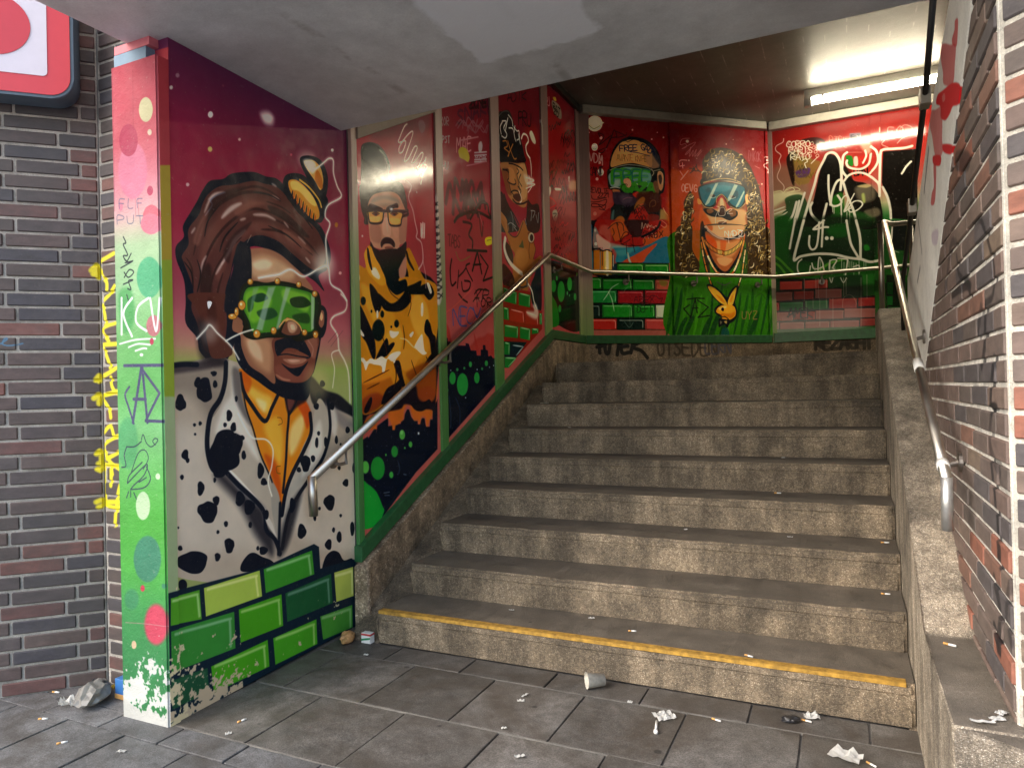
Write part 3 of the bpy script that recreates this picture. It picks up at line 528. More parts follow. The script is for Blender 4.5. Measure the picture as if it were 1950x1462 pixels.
f|0a1322||2||573,721 -3,-11 -6,-8 -9,-1 -8,5 -6,10 -3,11 3,10 8,6 8,2 8,-3 7,-9
f|0a1322||2||1004,1323 -4,-9 -9,-5 -10,-3 -11,2 -8,6 -1,9 3,9 7,7 11,2 10,-3 8,-7
f|0a1322||2||966,1266 -1,-11 -7,-6 -9,-2 -9,3 -7,6 -2,10 4,9 6,7 9,3 9,-2 5,-8
f|0a1322||2||758,734 -7,-16 -9,-10 -9,-6 -12,4 -6,16 1,19 2,19 6,13 12,0 10,-9 9,-12
f|0a1322||||394,531 40,34 41,2 51,-30 53,-27 21,-28 -96,0 -101,18
f|0a1322||||946,374 32,60 56,18 55,-21 42,-50 74,-8 -2,-53 -228,30
f|0a1322||||105,520 -7,-14 -16,-2 -15,11 -6,17 6,14 16,3 16,-11
s|f4efe0|15|3|35|178,1509 45,41 25,21 40,-32 46,-30 37,-30 37,-48
s|f4efe0|12|2|35|334,1509 49,23 56,21 58,16
s|f4efe0|12|3|35|396,1193 43,-68 44,-45 83,-14 42,-47 -9,-77 -26,-66 22,-73
s|f4efe0|5|3||178,1509 45,41 25,21 40,-32 46,-30 37,-30 37,-48
s|f4efe0|5|2||334,1509 49,23 56,21 58,16
s|f4efe0|5|3||396,1193 43,-68 44,-45 83,-14 42,-47 -9,-77 -26,-66 22,-73
f|e8e4d8||31|35|288,1547 -12,-35 -29,-15 -28,12 -11,32 12,34 29,16 28,-12
s|f6f0e4|23|4|30|943,2413 45,33 48,38 40,31 36,1 1,-70 30,-62 32,-48 -116,-73 -25,-64 38,-31 -34,-76 -2,-59 12,-96
s|f6f0e4|22|4|30|539,1808 61,17 76,20 80,34 82,-21 58,18 75,39 77,22 21,-86 88,-29 48,-45
s|f6f0e4|8|4||943,2413 45,33 48,38 40,31 36,1 1,-70 30,-62 32,-48 -116,-73 -25,-64 38,-31 -34,-76 -2,-59 12,-96
s|f6f0e4|8|4||539,1808 61,17 76,20 80,34 82,-21 58,18 75,39 77,22 21,-86 88,-29 48,-45
f|f4eedd||59|80|1096,1954 -25,-53 -56,-28 -53,13 -21,44 24,51 55,29 55,-11
s|f2ecd8|21|4|30|1156,1806 49,-35 -19,-53 -99,-39 -25,-41 54,-56 13,-79 48,-59 31,-70 8,-153
s|f2ecd8|12|3|30|1126,1503 -62,-23 21,-78 -19,-99
s|f2ecd8|7|4||1156,1806 49,-35 -19,-53 -99,-39 -25,-41 54,-56 13,-79 48,-59 31,-70 8,-153
s|f2ecd8|4|3||1126,1503 -62,-23 21,-78 -19,-99
f|f8f8f8||||237,1668 24,0 -13,-26 -8,-2
f|d8c890||48|45|1027,1323 -29,-61 -64,-24 -61,26 -24,59 27,60 63,26 63,-24
s|603838|3||60|1035,1538 81,64
s|603838|3||50|1058,1519 108,91
F|a04048||2||7,2635 59,26 -11,-484 -59,-17
F|a08a3c||4||-4,2170 62,18 -2,-385 -68,-11
F|8a9a3c||4||-12,1802 68,11 2,-549 -82,2
F|9aa882||4|95|-24,1276 83,-2 -4,-774 -96,27
F|0c2230||2||-26,514 42,1 498,-29 374,33 39,-23 7,-112 278,-17 54,-21 -14,-366 -1246,-22 -45,15
F|52902c||1||19,492 147,-7 8,-122 -158,24
s|b0d090|11|5|75|29,479 62,-5 59,-4 5,-7 4,-39 4,-45
F|a8bc58||1||189,486 318,-6 12,-120 -323,7
s|dce09a|12|5|75|209,475 131,-7 137,-7 6,-7 5,-39 6,-44
F|3f8a30||1||533,479 339,11 14,-122 -343,0
s|9cc890|14|6|75|556,470 139,-1 144,1 7,-9 7,-38 6,-45
F|3a8038||1||17,364 333,-23 3,-158 -337,18
s|90b890|12|5|75|38,347 137,-15 143,-14 6,-8 2,-52 1,-58
F|4a9422||1||377,342 269,-8 7,-150 -270,12
s|a8cc80|13|5|75|395,327 112,-8 113,-6 6,-8 3,-50 4,-55
F|1f5634||1||673,331 346,6 8,-154 -345,10
s|7a9c88|14|6|75|695,319 143,-4 146,-2 8,-9 4,-50 4,-56
F|b0bc60||1||1046,336 165,-9 -1,-158 -151,10
s|dce0a0|15|6|75|1058,317 69,-6 63,-4 9,-9 0,-51 0,-58
F|4a9422||1||218,154 331,-1 8,-124 -327,11
s|a8cc80|13|5|75|240,146 136,-8 142,-6 6,-8 4,-40 3,-45
F|4a9628||1||585,148 310,-8 3,-125 -302,7
s|a8cc80|14|6|75|606,138 128,-10 130,-7 8,-9 1,-40 1,-46
F|4a8a38||1||926,144 270,-20 -1,-121 -251,17
s|90b880|15|6|75|944,131 113,-13 110,-10 9,-10 0,-37 0,-45
F|1f4c34||1||13,176 186,-21 6,-105 -188,13
s|2c5a40|11|5|75|26,164 77,-12 77,-11 5,-7 3,-34 3,-39
s|5a7a48|13|6|80|14,-26 188,-38 226,31 330,3 433,12
p|b8a890|0,450|0,330|44
p|c8bc9c|-50,100|0,620|40
p|b8b090|450,1250|60,330|20
'''
ART['P'] = '''
g|e05a6c,2640 e86878,2300 ee90a0,2130 e8b8b8,2000 b8d8a8,1880 a8dca0,1700 80cc78,1500 6cc466,1300 88d888,1150 58c048,800 5cc850,600 4cb060,420 3f9a58,200 3a9050,0
s|b04858|2|1|80|-2642,2619 -3,-591
s|c84c60|3|1|80|-2521,2575 -5,-323
s|b85868|2|1|60|-2508,2249 6,-264
s|b85868|2|1|60|-2523,2251 3,-264
f|f08aa8||6|90|-2449,2162 -27,-76 -60,-25 -59,42 -23,85 28,77 61,23 58,-43
f|d04868||2|90|-2499,2289 -17,-43 -40,-12 -39,25 -15,49 18,43 40,12 38,-26
f|e8e0b0||2||-2410,2393 -13,-32 -28,-9 -28,19 -11,37 13,32 29,9 27,-20
f|f2dcc0||1||-2419,2306 -3,-8 -9,-2 -8,5 -4,9 4,8 9,2 8,-5
f|d05070||1||-2417,2078 -6,-13 -12,-4 -12,7 -5,14 6,13 12,4 12,-7
f|ec7888||2||-2379,1970 -16,-32 -35,-10 -35,18 -14,36 16,33 36,9 34,-19
f|f090a8||2||-2595,2039 -4,-12 -10,-4 -9,6 -4,14 5,12 9,4 10,-6
s|5a6a90|3||90|-2583,2067 -32,3 -1,-36
s|5a6a90|3||90|-2619,2055 29,-5
s|5a6a90|3||90|-2561,2066 -2,-36 28,-5
s|5a6a90|3||90|-2480,2055 -30,1 1,-33
s|5a6a90|3||90|-2508,2041 23,-3
s|5a6a90|3||90|-2631,1973 2,35 36,-9 -1,-11 -34,0
s|5a6a90|3||90|-2572,1998 4,-27 19,-6 13,5 4,27
s|5a6a90|3||90|-2516,1992 38,-5
s|5a6a90|3||90|-2496,1991 2,-34
f|5cc48c||4|95|-2379,1736 -22,-55 -50,-20 -50,28 -20,60 23,55 51,19 49,-29
f|d87888||2|90|-2389,1549 -13,-28 -29,-11 -29,14 -11,30 13,29 29,11 29,-14
f|f0889c||2||-2375,1943 -18,-27 -41,-7 -42,17 -17,31 19,27 42,6 41,-17
f|50b860||14|70|-2628,1696 72,8 18,-111 -43,-60 -40,37
f|58b878||10|70|-2532,1094 -20,-73 -44,-31 -43,29 -17,73 21,74 45,30 42,-30
s|2c3440|5|||-2596,1918 15,-26 -16,-5 25,-44 -26,-1 20,-23 27,28
s|2c3440|5|||-2615,1795 37,10 36,11 -31,-1 -20,16
s|2c3440|5|||-2588,1813 36,0
s|2c3440|5|||-2595,1776 25,-23 32,18 -26,12 -31,-28
s|2c3440|5|||-2601,1728 57,12 -26,-1 14,-35 -20,5
s|2c3440|5|||-2582,1685 10,-25
s|f8fbf8|11|||-2613,1674 -4,-145
s|f8fbf8|11|||-2551,1669 -53,-58 48,-93
s|f8fbf8|10|||-2456,1662 -61,-30 -12,-60 59,-38
s|f8fbf8|10|||-2446,1661 30,-130 23,126
s|f8fbf8|7|||-2629,1491 98,12 110,-2
s|f8fbf8|7|||-2577,1475 56,11 69,-7
s|f8fbf8|7|||-2537,1459 45,8 20,-2
f|f8fbf8||||-2492,1442 -3,-5 -7,-1 -8,2 -2,4 3,5 7,1 7,-2
S|5a5a84|13|||-2605,1403 215,-6
S|5a5a84|14|||-2504,1393 -56,-217
s|5a5a84|10|||-2577,1317 -26,-31 19,-48 29,-66
S|5a5a84|13|||-2499,1393 24,-217
S|5a5a84|12|||-2494,1379 91,-90 -82,-107 113,-3
S|5a5a84|13|||-2553,1268 71,-1
f|d04060||1||-2430,1491 -3,-9 -9,-3 -8,4 -3,10 4,9 8,3 8,-4
s|3a4a60|5|||-2599,1079 -16,-34 9,-42 -26,-7
s|3a4a60|5|||-2599,1079 46,1 41,21
s|3a4a60|4|||-2512,1108 11,20 19,-34 29,-13 35,24 -14,9 -15,-12 14,-14
s|3a4a60|4|||-2576,975 43,78 40,14 19,-33 -31,-42
s|3a4a60|5|||-2599,933 14,34 75,52
s|3a4a60|5|||-2599,933 113,78 -13,-41 -63,-44 -19,-17
s|3a4a60|5|||-2581,909 80,11 37,35 -22,48
s|3a4a60|5|||-2531,940 44,20
s|3a4a60|5|||-2593,900 -13,-25
s|3a4a60|5|||-2581,901 0,-21
s|3a4a60|5|||-2562,897 17,-28
f|c8e8b8||3||-2469,850 -13,-40 -30,-18 -28,14 -12,40 14,40 30,18 28,-15
f|d8f0c8||1||-2409,966 -4,-9 -9,-3 -9,3 -4,8 4,9 10,4 9,-3
f|4a9c78||5||-2412,647 -25,-66 -56,-32 -56,21 -22,64 26,67 57,31 55,-22
f|e8506a||11||-2382,398 -20,-59 -48,-29 -46,17 -19,54 22,60 48,28 46,-18
f|e04058||2||-2509,524 -4,-10 -9,-4 -9,3 -3,9 4,9 9,5 8,-3
f|4ca078||2||-2389,544 -4,-8 -8,-4 -8,3 -3,7 3,8 9,3 8,-2
f|48a070||8|80|-2545,477 -13,-31 -30,-15 -30,8 -11,29 13,31 30,15 30,-9
f|e8c8a0||2||-2564,295 -4,-12 -11,-6 -10,3 -4,11 4,13 11,6 10,-4
f|58b080||7|70|-2484,234 36,13 -1,-49 -30,-12
s|d8a0a0|3|1|80|-2627,376 123,9 119,4
p|e4e6e0|-2700,-2300|0,300|58
p|e4e6e0|-2700,-2300|200,430|22
p|dcdcd4|-2700,-2300|0,90|75
'''
ART['L'] = '''
g|
s|5a90b0|6|1|80|-383,1519 25,19 -6,7 -10,-26 28,-7 45,9
s|e8dc30|23|5||-33,1848 21,24 6,-31 -20,-8
s|e8dc30|23|5||-24,1357 14,19 -1,-24
s|e8dc30|23|5||-32,1276 20,15 0,-39
s|e8dc30|23|5||-26,1028 17,7 2,-77 -17,1
s|e8dc30|23|5||-19,1864 13,-46
s|e8dc30|21|6||-31,812 25,7 8,-19 -25,-12
s|e8dc30|19|6||-20,984 25,3 -1,-18
'''
ART['R'] = '''
g|
s|ecdf2c|18|5||-3027,1889 48,11 59,17
s|ecdf2c|19|5||-3039,1875 46,-59 22,-25 0,-31
s|ecdf2c|18|5||-2996,1715 47,28 30,28
s|ecdf2c|19|5||-3009,1693 17,-40 5,-39
s|ecdf2c|18|5||-3024,1578 48,20 70,11
s|ecdf2c|19|5||-3012,1577 46,-49
s|ecdf2c|18|5||-3008,1515 99,-1
s|ecdf2c|18|5||-3002,1499 33,-63 11,-24
s|ecdf2c|19|5||-3054,1365 72,17 70,29
s|ecdf2c|18|5||-2954,1366 5,-39 28,-31
s|ecdf2c|19|5||-3044,1291 47,-1 82,14
s|ecdf2c|19|5||-3021,1275 46,-47 11,-39
s|ecdf2c|18|5||-3013,1120 47,31 22,-46
s|ecdf2c|18|5||-3027,1058 60,31 70,24
s|ecdf2c|18|5||-3016,1042 46,-53 57,-29
s|ecdf2c|18|5||-2971,974 11,-38
s|ecdf2c|19|5||-3046,1026 28,-69
s|ecdf2c|18|5||-2993,1004 82,32
s|ecdf2c|19|6||-3024,987 9,-187
s|ecdf2c|19|6||-3025,978 127,-6
s|ecdf2c|19|6||-2968,970 -2,-84
s|ecdf2c|19|6||-2900,907 -30,-84 -17,-112
s|ecdf2c|19|6||-3030,799 113,-8 16,79
s|ecdf2c|19|6||-3015,810 113,5
'''
ART['A'] = '''
g|4a1a28,4200 641e2c,3600 802232,3200 98283a,2750 a43844,2350 b05054,1950 b86460,1600 b06058,300
f|5a2a38||36|60|3819,3077 140,49 -5,-115 -240,-106 -306,-141 -69,20
F|0a1526||1||3158,999 61,23 15,3 0,-9 55,48 20,-1 0,-24 11,-1 1,43 98,38 12,-1 -2,-45 39,1 -1,-26 28,-2 1,23 35,12 28,-2 0,13 40,13 4,31 25,29 22,-1 13,-26 12,-26 32,-22 38,-2 -1,-21 28,-1 15,30 16,8 23,-4 13,-54 44,-2 8,47 30,-3 3,66 21,21 43,43 -14,-327 -261,-122 -420,-254 -150,27
f|c87028||14|90|3174,1108 248,89 238,90 312,40 -5,-131 -32,-20 -17,-64 -37,-31 -32,-41 -17,63 -44,6 -25,-45 -18,28 -41,2 -32,49 -16,47 -27,0 -32,-34 -9,-45 -34,-21 -62,-43 -20,2 -12,34 -29,38 -10,32 -99,-53 -10,-57 -12,20 -125,-1
F|0a1526||1||3172,961 1,46 53,19 11,-15 52,48 24,3 -1,-23 9,42 98,33 10,-44 39,4 2,-27 25,-1 7,27 60,8 33,25 8,30 25,24 21,-1 17,-36 38,-35 37,-2 3,-21 28,-1 21,37 33,-6 13,-50 44,-2 10,44 28,-1 7,63 51,47 -13,-304 -396,-66
f|1c1420||6||3182,1882 818,103 -32,-767 -84,-62 -264,40 -72,-28 -294,-18 -76,-6
f|c88a28||3||3158,1958 85,20 -10,80 62,60 60,-40 65,-125 129,-78 78,36 51,77 -43,119 50,61 62,-52 96,-105 68,-29 70,-10 16,-57 -10,-227 -840,-58
f|cc8c2c||3||3174,1881 816,103 -7,-395 -85,-90 -161,-130 -113,-82 -209,-76 -99,-44 -123,-14 -19,83 0,203 -9,165
f|e0a840||13|90|3204,1884 121,-42 29,-83 -35,-79 -45,44 -58,88
f|e4ac44||14|90|3482,1693 86,-24 32,-69 -39,-92 -103,-14 -64,47 36,79
f|dc9c38||15|90|3672,1605 153,40 76,-81 -82,-78 -152,-15 -70,38
f|d89a34||14|90|3372,1809 113,-47 48,-86 -87,-55 -80,34
f|e8b04c||15|90|3758,1892 114,-52 35,-125 -83,-102 -94,47 -51,120
f|b06420||13|90|3185,1347 236,39 63,-98 -150,-74 -140,-43
f|a85820||15|90|3628,1388 269,79 80,-31 -30,-217 -177,14 -35,74
f|d89030||13|90|3188,1430 169,-25 132,21 -19,-59 -179,-39 -106,0
f|e0a040||14|90|3561,1508 109,25 111,-17 -60,-85 -128,-23
f|8c3c20||13|90|3196,1236 124,35 79,-40 -82,-55 -123,-19
f|9a4a24||15|90|3772,1285 118,21 79,-44 -84,-63 -116,24
f|14121c||3||3170,1770 87,-95 58,-100 5,-95 -32,-10 -51,82 -57,62
f|14121c||3||3280,1894 77,-48 29,-74 -49,-43 -45,72
f|14121c||3||3357,1846 130,-45 105,52 75,69 33,-78 -93,-71 -122,-21 -83,12
f|14121c||3||3429,1591 -101,-111 15,-9 100,52
f|14121c||3||3499,1446 60,12 32,-90 33,-81 -27,0 -58,81
f|14121c||3||3868,1733 49,-18 28,-63 40,-30 -25,-99 -32,-23 -25,107 -58,50
f|14121c||3||3417,1289 103,39 71,40 -21,-81 -105,-57 -100,-27
f|14121c||3||3202,1180 55,64 23,-10 -25,-56 -39,-22
f|14121c||3||3758,1892 40,46 120,36 59,-58 -64,-50 -77,34
f|14121c||3||3657,1225 150,-19 79,14 19,-33 -100,-39 -95,14
f|14121c||3||3344,1481 134,83 33,-8 -86,-72
f|101c1e||2||3240,1791 -8,-18 -17,-9 -17,5 -6,17 7,18 17,8 17,-5
f|101c1e||2||3414,1637 -20,-47 -44,-21 -42,16 -16,44 19,45 44,22 42,-15
f|101c1e||2||3563,1686 -8,-18 -19,-8 -18,5 -7,17 8,17 19,9 18,-6
f|101c1e||2||3412,1731 -6,-16 -14,-7 -13,5 -6,14 7,16 14,8 13,-5
f|101c1e||2||3299,1737 -3,-7 -6,-3 -7,2 -2,6 3,7 6,4 7,-2
f|101c1e||2||3491,1662 -3,-6 -7,-3 -7,2 -3,5 3,6 8,3 7,-2
f|101c1e||2||3436,1580 -2,-5 -6,-2 -6,2 -2,4 3,4 5,2 6,-1
f|101c1e||2||3907,1715 -8,-19 -17,-9 -17,6 -6,18 8,19 17,9 17,-7
f|f2e6d0||2||3160,1461 44,6 30,-18 39,18 46,-6 57,21 48,-13 34,25 52,17 52,7 8,-15 -79,-47 -50,13 -18,-24 -18,-49 -25,-5 -6,33 -64,8 -54,4 -32,-38 -21,41
f|f2e6d0||2||3464,1637 50,-2 44,3 -10,-20 -44,-23 -33,8
f|f2e6d0||2||3673,1625 38,23 9,-10 -29,-27
f|f2e6d0||2||3726,1556 79,77 19,-9 16,-84 29,-21 -50,-12 -75,34
f|f2e6d0||2||3166,1641 43,-35 7,-18 -29,8
f|f2e6d0||2||3813,1824 20,18 8,-37 -11,-49 -20,4
f|f2e6d0||2||3337,1739 16,6 2,-34 -16,-10
f|f2e6d0||2||3888,1971 30,3 28,-50 -21,-13
f|f2e6d0||2||3501,1496 25,-9 -19,-40 -16,9
t|3a1810|7|2||3441,1914 48,-53 85,-31
t|3a1810|8|2||3381,1617 45,-94 -1,-30
t|3a1810|9|2||3603,1682 15,-81 -12,-71
t|3a1810|8|2||3686,1471 34,-61 53,-83
t|3a1810|7|2||3200,1328 124,38 131,40
t|3a1810|8|2||3858,1498 38,-42 59,-42
t|3a1810|10|2||3507,1447 14,-80 -28,-79
t|3a1810|7|2||3228,1291 126,37
t|3a1810|7|2||3648,1920 51,-97 -40,-86
t|f0e0b0|9|3|80|3565,1598 71,-6 71,-37 56,-19
f|58a84c||1||3600,1011 -9,-21 -22,-7 -21,10 -7,22 9,20 21,8 21,-11
f|58b050||1||3677,946 -6,-13 -14,-4 -14,7 -6,13 7,12 14,5 14,-7
f|58b050||1||3604,930 -2,-4 -7,-1 -6,2 -2,5 2,4 7,1 6,-2
f|2f8a3c||1||3521,916 -11,-23 -24,-8 -24,12 -8,25 10,22 24,8 24,-12
f|58b050||1||3405,907 -2,-5 -5,-1 -4,2 -2,5 2,5 5,1 4,-2
f|5cb050||1||3236,853 -11,-24 -24,-8 -22,13 -9,26 10,24 24,7 23,-12
f|248c38||1||3384,831 -21,-45 -48,-14 -46,25 -17,48 21,45 47,14 46,-24
f|48a84c||1||3468,782 -6,-13 -14,-4 -14,8 -6,14 7,13 14,4 14,-7
f|d8e0e0||1||3761,1009 -3,-6 -7,-2 -7,3 -2,6 3,6 6,2 7,-3
f|98cc88||6|70|3580,1026 -5,-9 -12,-3 -11,5 -4,9 5,9 11,3 11,-5
f|1f9438||1||3151,780 74,-23 75,-53 52,-84 15,-40 -74,-65 -150,27
s|a8b0b8|4|1|60|3371,689 57,-3
s|a8b0b8|4|1|50|3378,674 49,-7
s|a8b0b8|4|1|70|3577,773 26,-6
t|607080|11|3|35|3519,861 16,-51 -19,-37
f|141c1f||||3224,2633 10,36 34,25 55,20 69,7 56,-21 35,-33 23,-45 -2,-62 146,-59 29,-83 -18,-39 -382,-149 -39,33 -24,51 2,131 6,115
f|26383a||17|70|3267,2671 83,33 69,-22 41,-56 -16,-39 -126,-1 -66,14
s|b8c0b0|15|5|90|3405,2694 49,-18 28,-31
f|0e1418||3||3214,2444 128,40 203,61 84,4 37,-62 13,-69 -33,-25 -44,61 -60,21 -103,-17 -100,-41 -49,-61 -16,-61 -46,-10 -18,61
f|c89a80||3||3276,2336 42,68 78,39 117,35 75,-5 44,-39 37,-54 6,-52 -18,-66 -3,-63 -63,-29 -31,-32 -176,-30 -82,19 -21,87
f|b08070||7|80|3599,2365 70,15 5,-88 -22,-85 -60,-28 -12,94
f|8c9088||19|60|3325,2389 113,43 133,15 14,-32 -149,-43 -126,-28
f|d8b098||5||3418,2284 52,27 27,-54 -7,-53 -46,-9 -28,12
f|e0beaa||4|90|3447,2298 18,4 7,-59 -13,-19
f|b07c6c||8|70|3299,2234 90,10 11,-74 -29,-30 -68,12
f|d4a48c||9|70|3512,2260 68,13 -3,-62 -45,1
f|0c1420||||3275,2328 28,27 62,1 56,-4 -29,-15 -63,-5 -48,-23
f|0c1420||||3465,2370 60,31 45,19 12,-24 -43,-14 -46,-23 -36,-8
f|e4c0a4||15|60|3310,2360 113,52 117,14 30,-10 -134,-35 -113,-34
f|d8a85c||2||3275,2307 145,32 7,-15 -23,-56 -98,-24 -20,12
s|0c1420|11|1||3275,2307 145,32 7,-15 -23,-56 -98,-24 -20,12 -11,51
f|d8a85c||2||3471,2346 151,29 -10,-51 -16,-34 -91,-19 -26,17
s|0c1420|11|1||3471,2346 151,29 -10,-51 -16,-34 -91,-19 -26,17 -8,58
s|0c1420|15|1||3266,2316 169,26 103,23 140,28
s|0c1420|18|1||3622,2375 56,16 7,-16 -56,-21
f|e8c878||5|80|3294,2278 97,21 -16,-33 -62,-13
f|e8c878||5|80|3492,2312 105,17 -16,-34 -68,-14
f|704028||3||3380,2311 -9,-9 -19,-7 -20,-1 -8,5 9,9 19,7 20,1
f|201818||1||3364,2306 -4,-6 -8,-4 -9,0 -4,4 4,7 9,4 9,-1
s|2a1a18|5|||3316,2300 36,17 36,-2
f|704028||3||3568,2351 -10,-9 -21,-8 -21,-1 -9,5 9,10 22,7 21,2
f|201818||1||3551,2346 -4,-7 -10,-4 -10,0 -3,5 4,7 10,4 9,0
s|2a1a18|5|||3499,2339 39,19 39,-2
f|f8fcff||7||3523,2373 -4,-7 -11,-5 -10,0 -4,5 4,7 11,5 10,0
f|0c1420||||3392,2143 22,30 44,18 51,-1 29,-21 -8,-27 -44,14 -58,-11 -27,-25
f|a06a5a||||3434,2127 22,11 37,6 25,-4 -11,-13 -59,-11
s|6a3a34|4|||3434,2125 39,5 45,9
f|0c1420||||3295,2134 36,-27 52,-7 28,-17 44,16 73,-1 32,40 46,26 56,36 -14,-91 -32,-94 -49,-68 78,19 14,-52 -79,-46 -61,-7 -72,45 -67,109 -80,54
f|0c1420||||3383,2100 177,38 28,-39 -62,-45 -116,8
f|c08874||4||3586,2037 65,72 5,-70 -18,-56 -55,-16 -10,42
f|0f1318||||3741,1951 84,29 -20,-66 68,-13 -200,-22 -30,34
f|e8a838||4||3239,2059 55,50 39,-51 88,-96 12,-49 -57,-16 -81,39 -39,36
f|f8eed0||7||3296,1978 42,14 40,-44 -15,-19 -54,18
f|f0e0b0||3||3161,1934 22,3 6,-31 -20,-19
t|14121c|26|||3267,2097 11,-64 25,-62
t|14121c|26|||3660,2146 22,-59 62,-54
f|8a6470||4|80|3833,3008 52,22 30,-23 -12,-41 -39,-27 -29,23
f|e0c8c8||2||3192,2700 -3,-5 -5,-4 -6,0 -2,4 2,6 6,3 5,0
f|e0c8c8||2||3202,2449 -2,-5 -6,-4 -5,1 -2,4 2,5 6,3 5,0
f|e0c8c8||2||3228,2155 -2,-5 -6,-3 -5,1 -2,4 2,5 6,3 5,-1
f|e0c8c8||2||3139,2092 -2,-5 -6,-3 -5,1 -2,4 2,5 6,3 5,-1
f|e0c8c8||2||3045,1920 -2,-5 -6,-2 -5,1 -2,4 3,4 5,3 5,-1
f|e0c8c8||2||3801,2542 -3,-6 -8,-4 -7,1 -2,4 3,6 7,4 7,0
f|e0c8c8||2||4070,2932 -4,-6 -8,-5 -8,0 -3,4 4,7 8,5 8,0
s|e0c8c8|11|4|80|3670,2586 63,-20 -36,-81 46,-71 22,-68 22,-59 -10,-39 58,-26 12,-109 -53,-63
s|e0c0c0|7|3|70|3847,2113 31,-98 -4,-75
s|f4e8dc|9|||3699,2945 -32,-28 -50,-79 -17,-40 79,33 -34,-73 -40,-21 10,47 98,103 50,20 -104,-199 48,23 69,93 33,1 -70,-112 41,21 79,78 16,-14 -72,-113 88,80 19,24 -68,-186
s|f4e8dc|8|||3770,2685 103,57 52,-5 -89,-80 34,0
s|f0e4dc|7|||3831,2351 0,-88 6,57 -1,-65 6,95
s|f0e4dc|7|||3846,2260 9,101 1,-103
s|f0e4dc|7|||3849,2291 8,0
s|f0e4dc|7|||3868,2360 2,-98 9,96
s|282020|4|||4069,3165 25,-50 104,-14
s|a8989a|7|||4109,3123 25,-46
s|a8989a|7|||4137,3136 -31,-68
s|a8989a|7|||4164,3141 -14,-22 5,-30 19,17 3,28 -14,13
s|a8989a|7|||4190,3098 1,57 25,2 1,-17 -29,-18 27,-16
s|a8a0a4|9|||4126,2961 1,41 22,5 -1,-14 -23,-16
s|a8a0a4|9|||4187,3019 -11,-2 -9,-11 17,-12 -1,-11 -11,-8 -11,-3
s|a8a0a4|9|||4202,3027 26,10
s|a8a0a4|9|||4213,3032 0,-48
s|c8b8b8|10|||4124,2825 0,-49
s|c8b8b8|10|||4156,2834 -3,-50
s|c8b8b8|10|||4123,2802 32,8
s|c8b8b8|10|||4166,2836 1,-37 11,-7 14,13 5,40
s|4a2034|21||80|4421,3279 -45,-13 -23,-36 54,-5 4,-24 -33,-29 -38,-5
s|4a2034|22||80|4451,3210 13,104 81,-56 5,104
s|4a2034|22||80|4578,3276 49,123 41,-79
s|4a2034|22||80|4596,3317 49,32
s|4a2034|22||80|4704,3436 -7,-101
s|4a2034|23||80|4793,3490 -91,-103 84,0
s|4a2034|23||80|4924,3557 -92,-47 -2,-104 92,44
s|4a2034|23||80|4830,3449 67,41
s|3a101c|23|||4528,3400 66,24 -68,-85 69,27
s|3a101c|24|||4632,3444 -32,-44 17,-27 43,28 -2,42 -25,-1
s|3a101c|24|||4667,3388 0,70 71,-34 -4,60
s|3a101c|24|||4804,3516 -66,-33 -5,-64 64,26
s|3a101c|24|||4740,3455 50,16
s|94626c|11||80|4317,3138 73,67 65,-22 51,79 96,-35 46,66
s|94626c|11||80|4343,3130 89,83 61,-28 84,76 68,-23 90,81
s|94626c|11||80|4416,3153 27,50 127,-20 7,67 98,-11 68,69
s|94626c|11||80|4481,3154 35,52 83,-22 44,65 102,-21 61,74
s|94626c|11||80|4493,3130 37,82 77,-33 93,84 85,-25 37,73
s|c89098|11|||4319,2952 11,103 21,-45 27,61 -1,-96
s|c89098|11|||4402,2992 32,101 28,-89
s|c89098|11|||4411,3025 35,4
s|c89098|11|||4539,3128 -54,-21 -4,-96 52,18
s|c89098|11|||4481,3060 44,19
s|b88088|11|||4376,3052 219,89 57,23
f|b8a838||||4348,2976 47,35 74,7 41,-46 -24,-43 -53,0 -63,-2 -20,20
f|c4b8c0||2||4657,3112 40,34 22,-26 -18,-49 -42,-13
s|c8bcc4|10|||4589,3027 195,64
s|c8bcc4|10|||4588,3006 195,63
s|c8bcc4|10|||4587,2973 194,62
s|c8bcc4|10|||4586,2957 194,61
s|b8a8b4|8|||4598,2976 5,28 19,-9 17,20 7,-27
s|b8a8b4|8|||4685,3030 -20,-19 9,-15 29,15 2,18 -21,-2
s|b8a8b4|8|||4722,3011 5,31 38,7 -1,-8 -39,-17 39,-1
s|b87888|8|||4463,2896 122,45 188,74
s|4a242c|39||90|4154,2557 58,140 56,-85 29,143 101,-117 55,143 37,-128
s|4a242c|39||90|4249,2506 28,106 94,-86 62,126 31,-126 75,134 83,-90
s|4a242c|40||90|4363,2629 34,140 40,-97 99,126 58,-86 92,112 4,-122
s|3c161c|31||90|4434,2576 56,136 32,-118
s|3c161c|31||90|4460,2621 44,11
s|3c161c|31||90|4547,2598 4,130 86,-97 3,109
s|3c161c|32||90|4654,2636 47,120 40,-105
s|3c161c|32||90|4671,2682 59,17
s|33181c|25|||4267,2450 63,53 150,58 179,34 140,-3 111,7
s|33181c|22|||4499,2518 164,153 117,16 21,-61 71,-41
s|3a1a1e|20|||4391,2475 128,5 -47,-82 53,-32 -3,-53
s|4a1c20|16|||4636,2590 38,-165 28,114
s|5a1c20|9|||4172,2342 39,9
s|5a1c20|9|||4194,2342 -2,-74
s|5a1c20|9|||4213,2269 24,81 18,-76
s|5a1c20|9|||4221,2294 24,4
s|5a1c20|9|||4261,2350 -4,-78 31,8 5,19 -10,21 -25,-6
s|5a1c20|9|||4262,2357 28,-5 -2,-25 -11,-8
s|5a1c20|9|||4342,2359 -18,3 -17,-25 26,-25 0,-18 -13,-15 -19,11
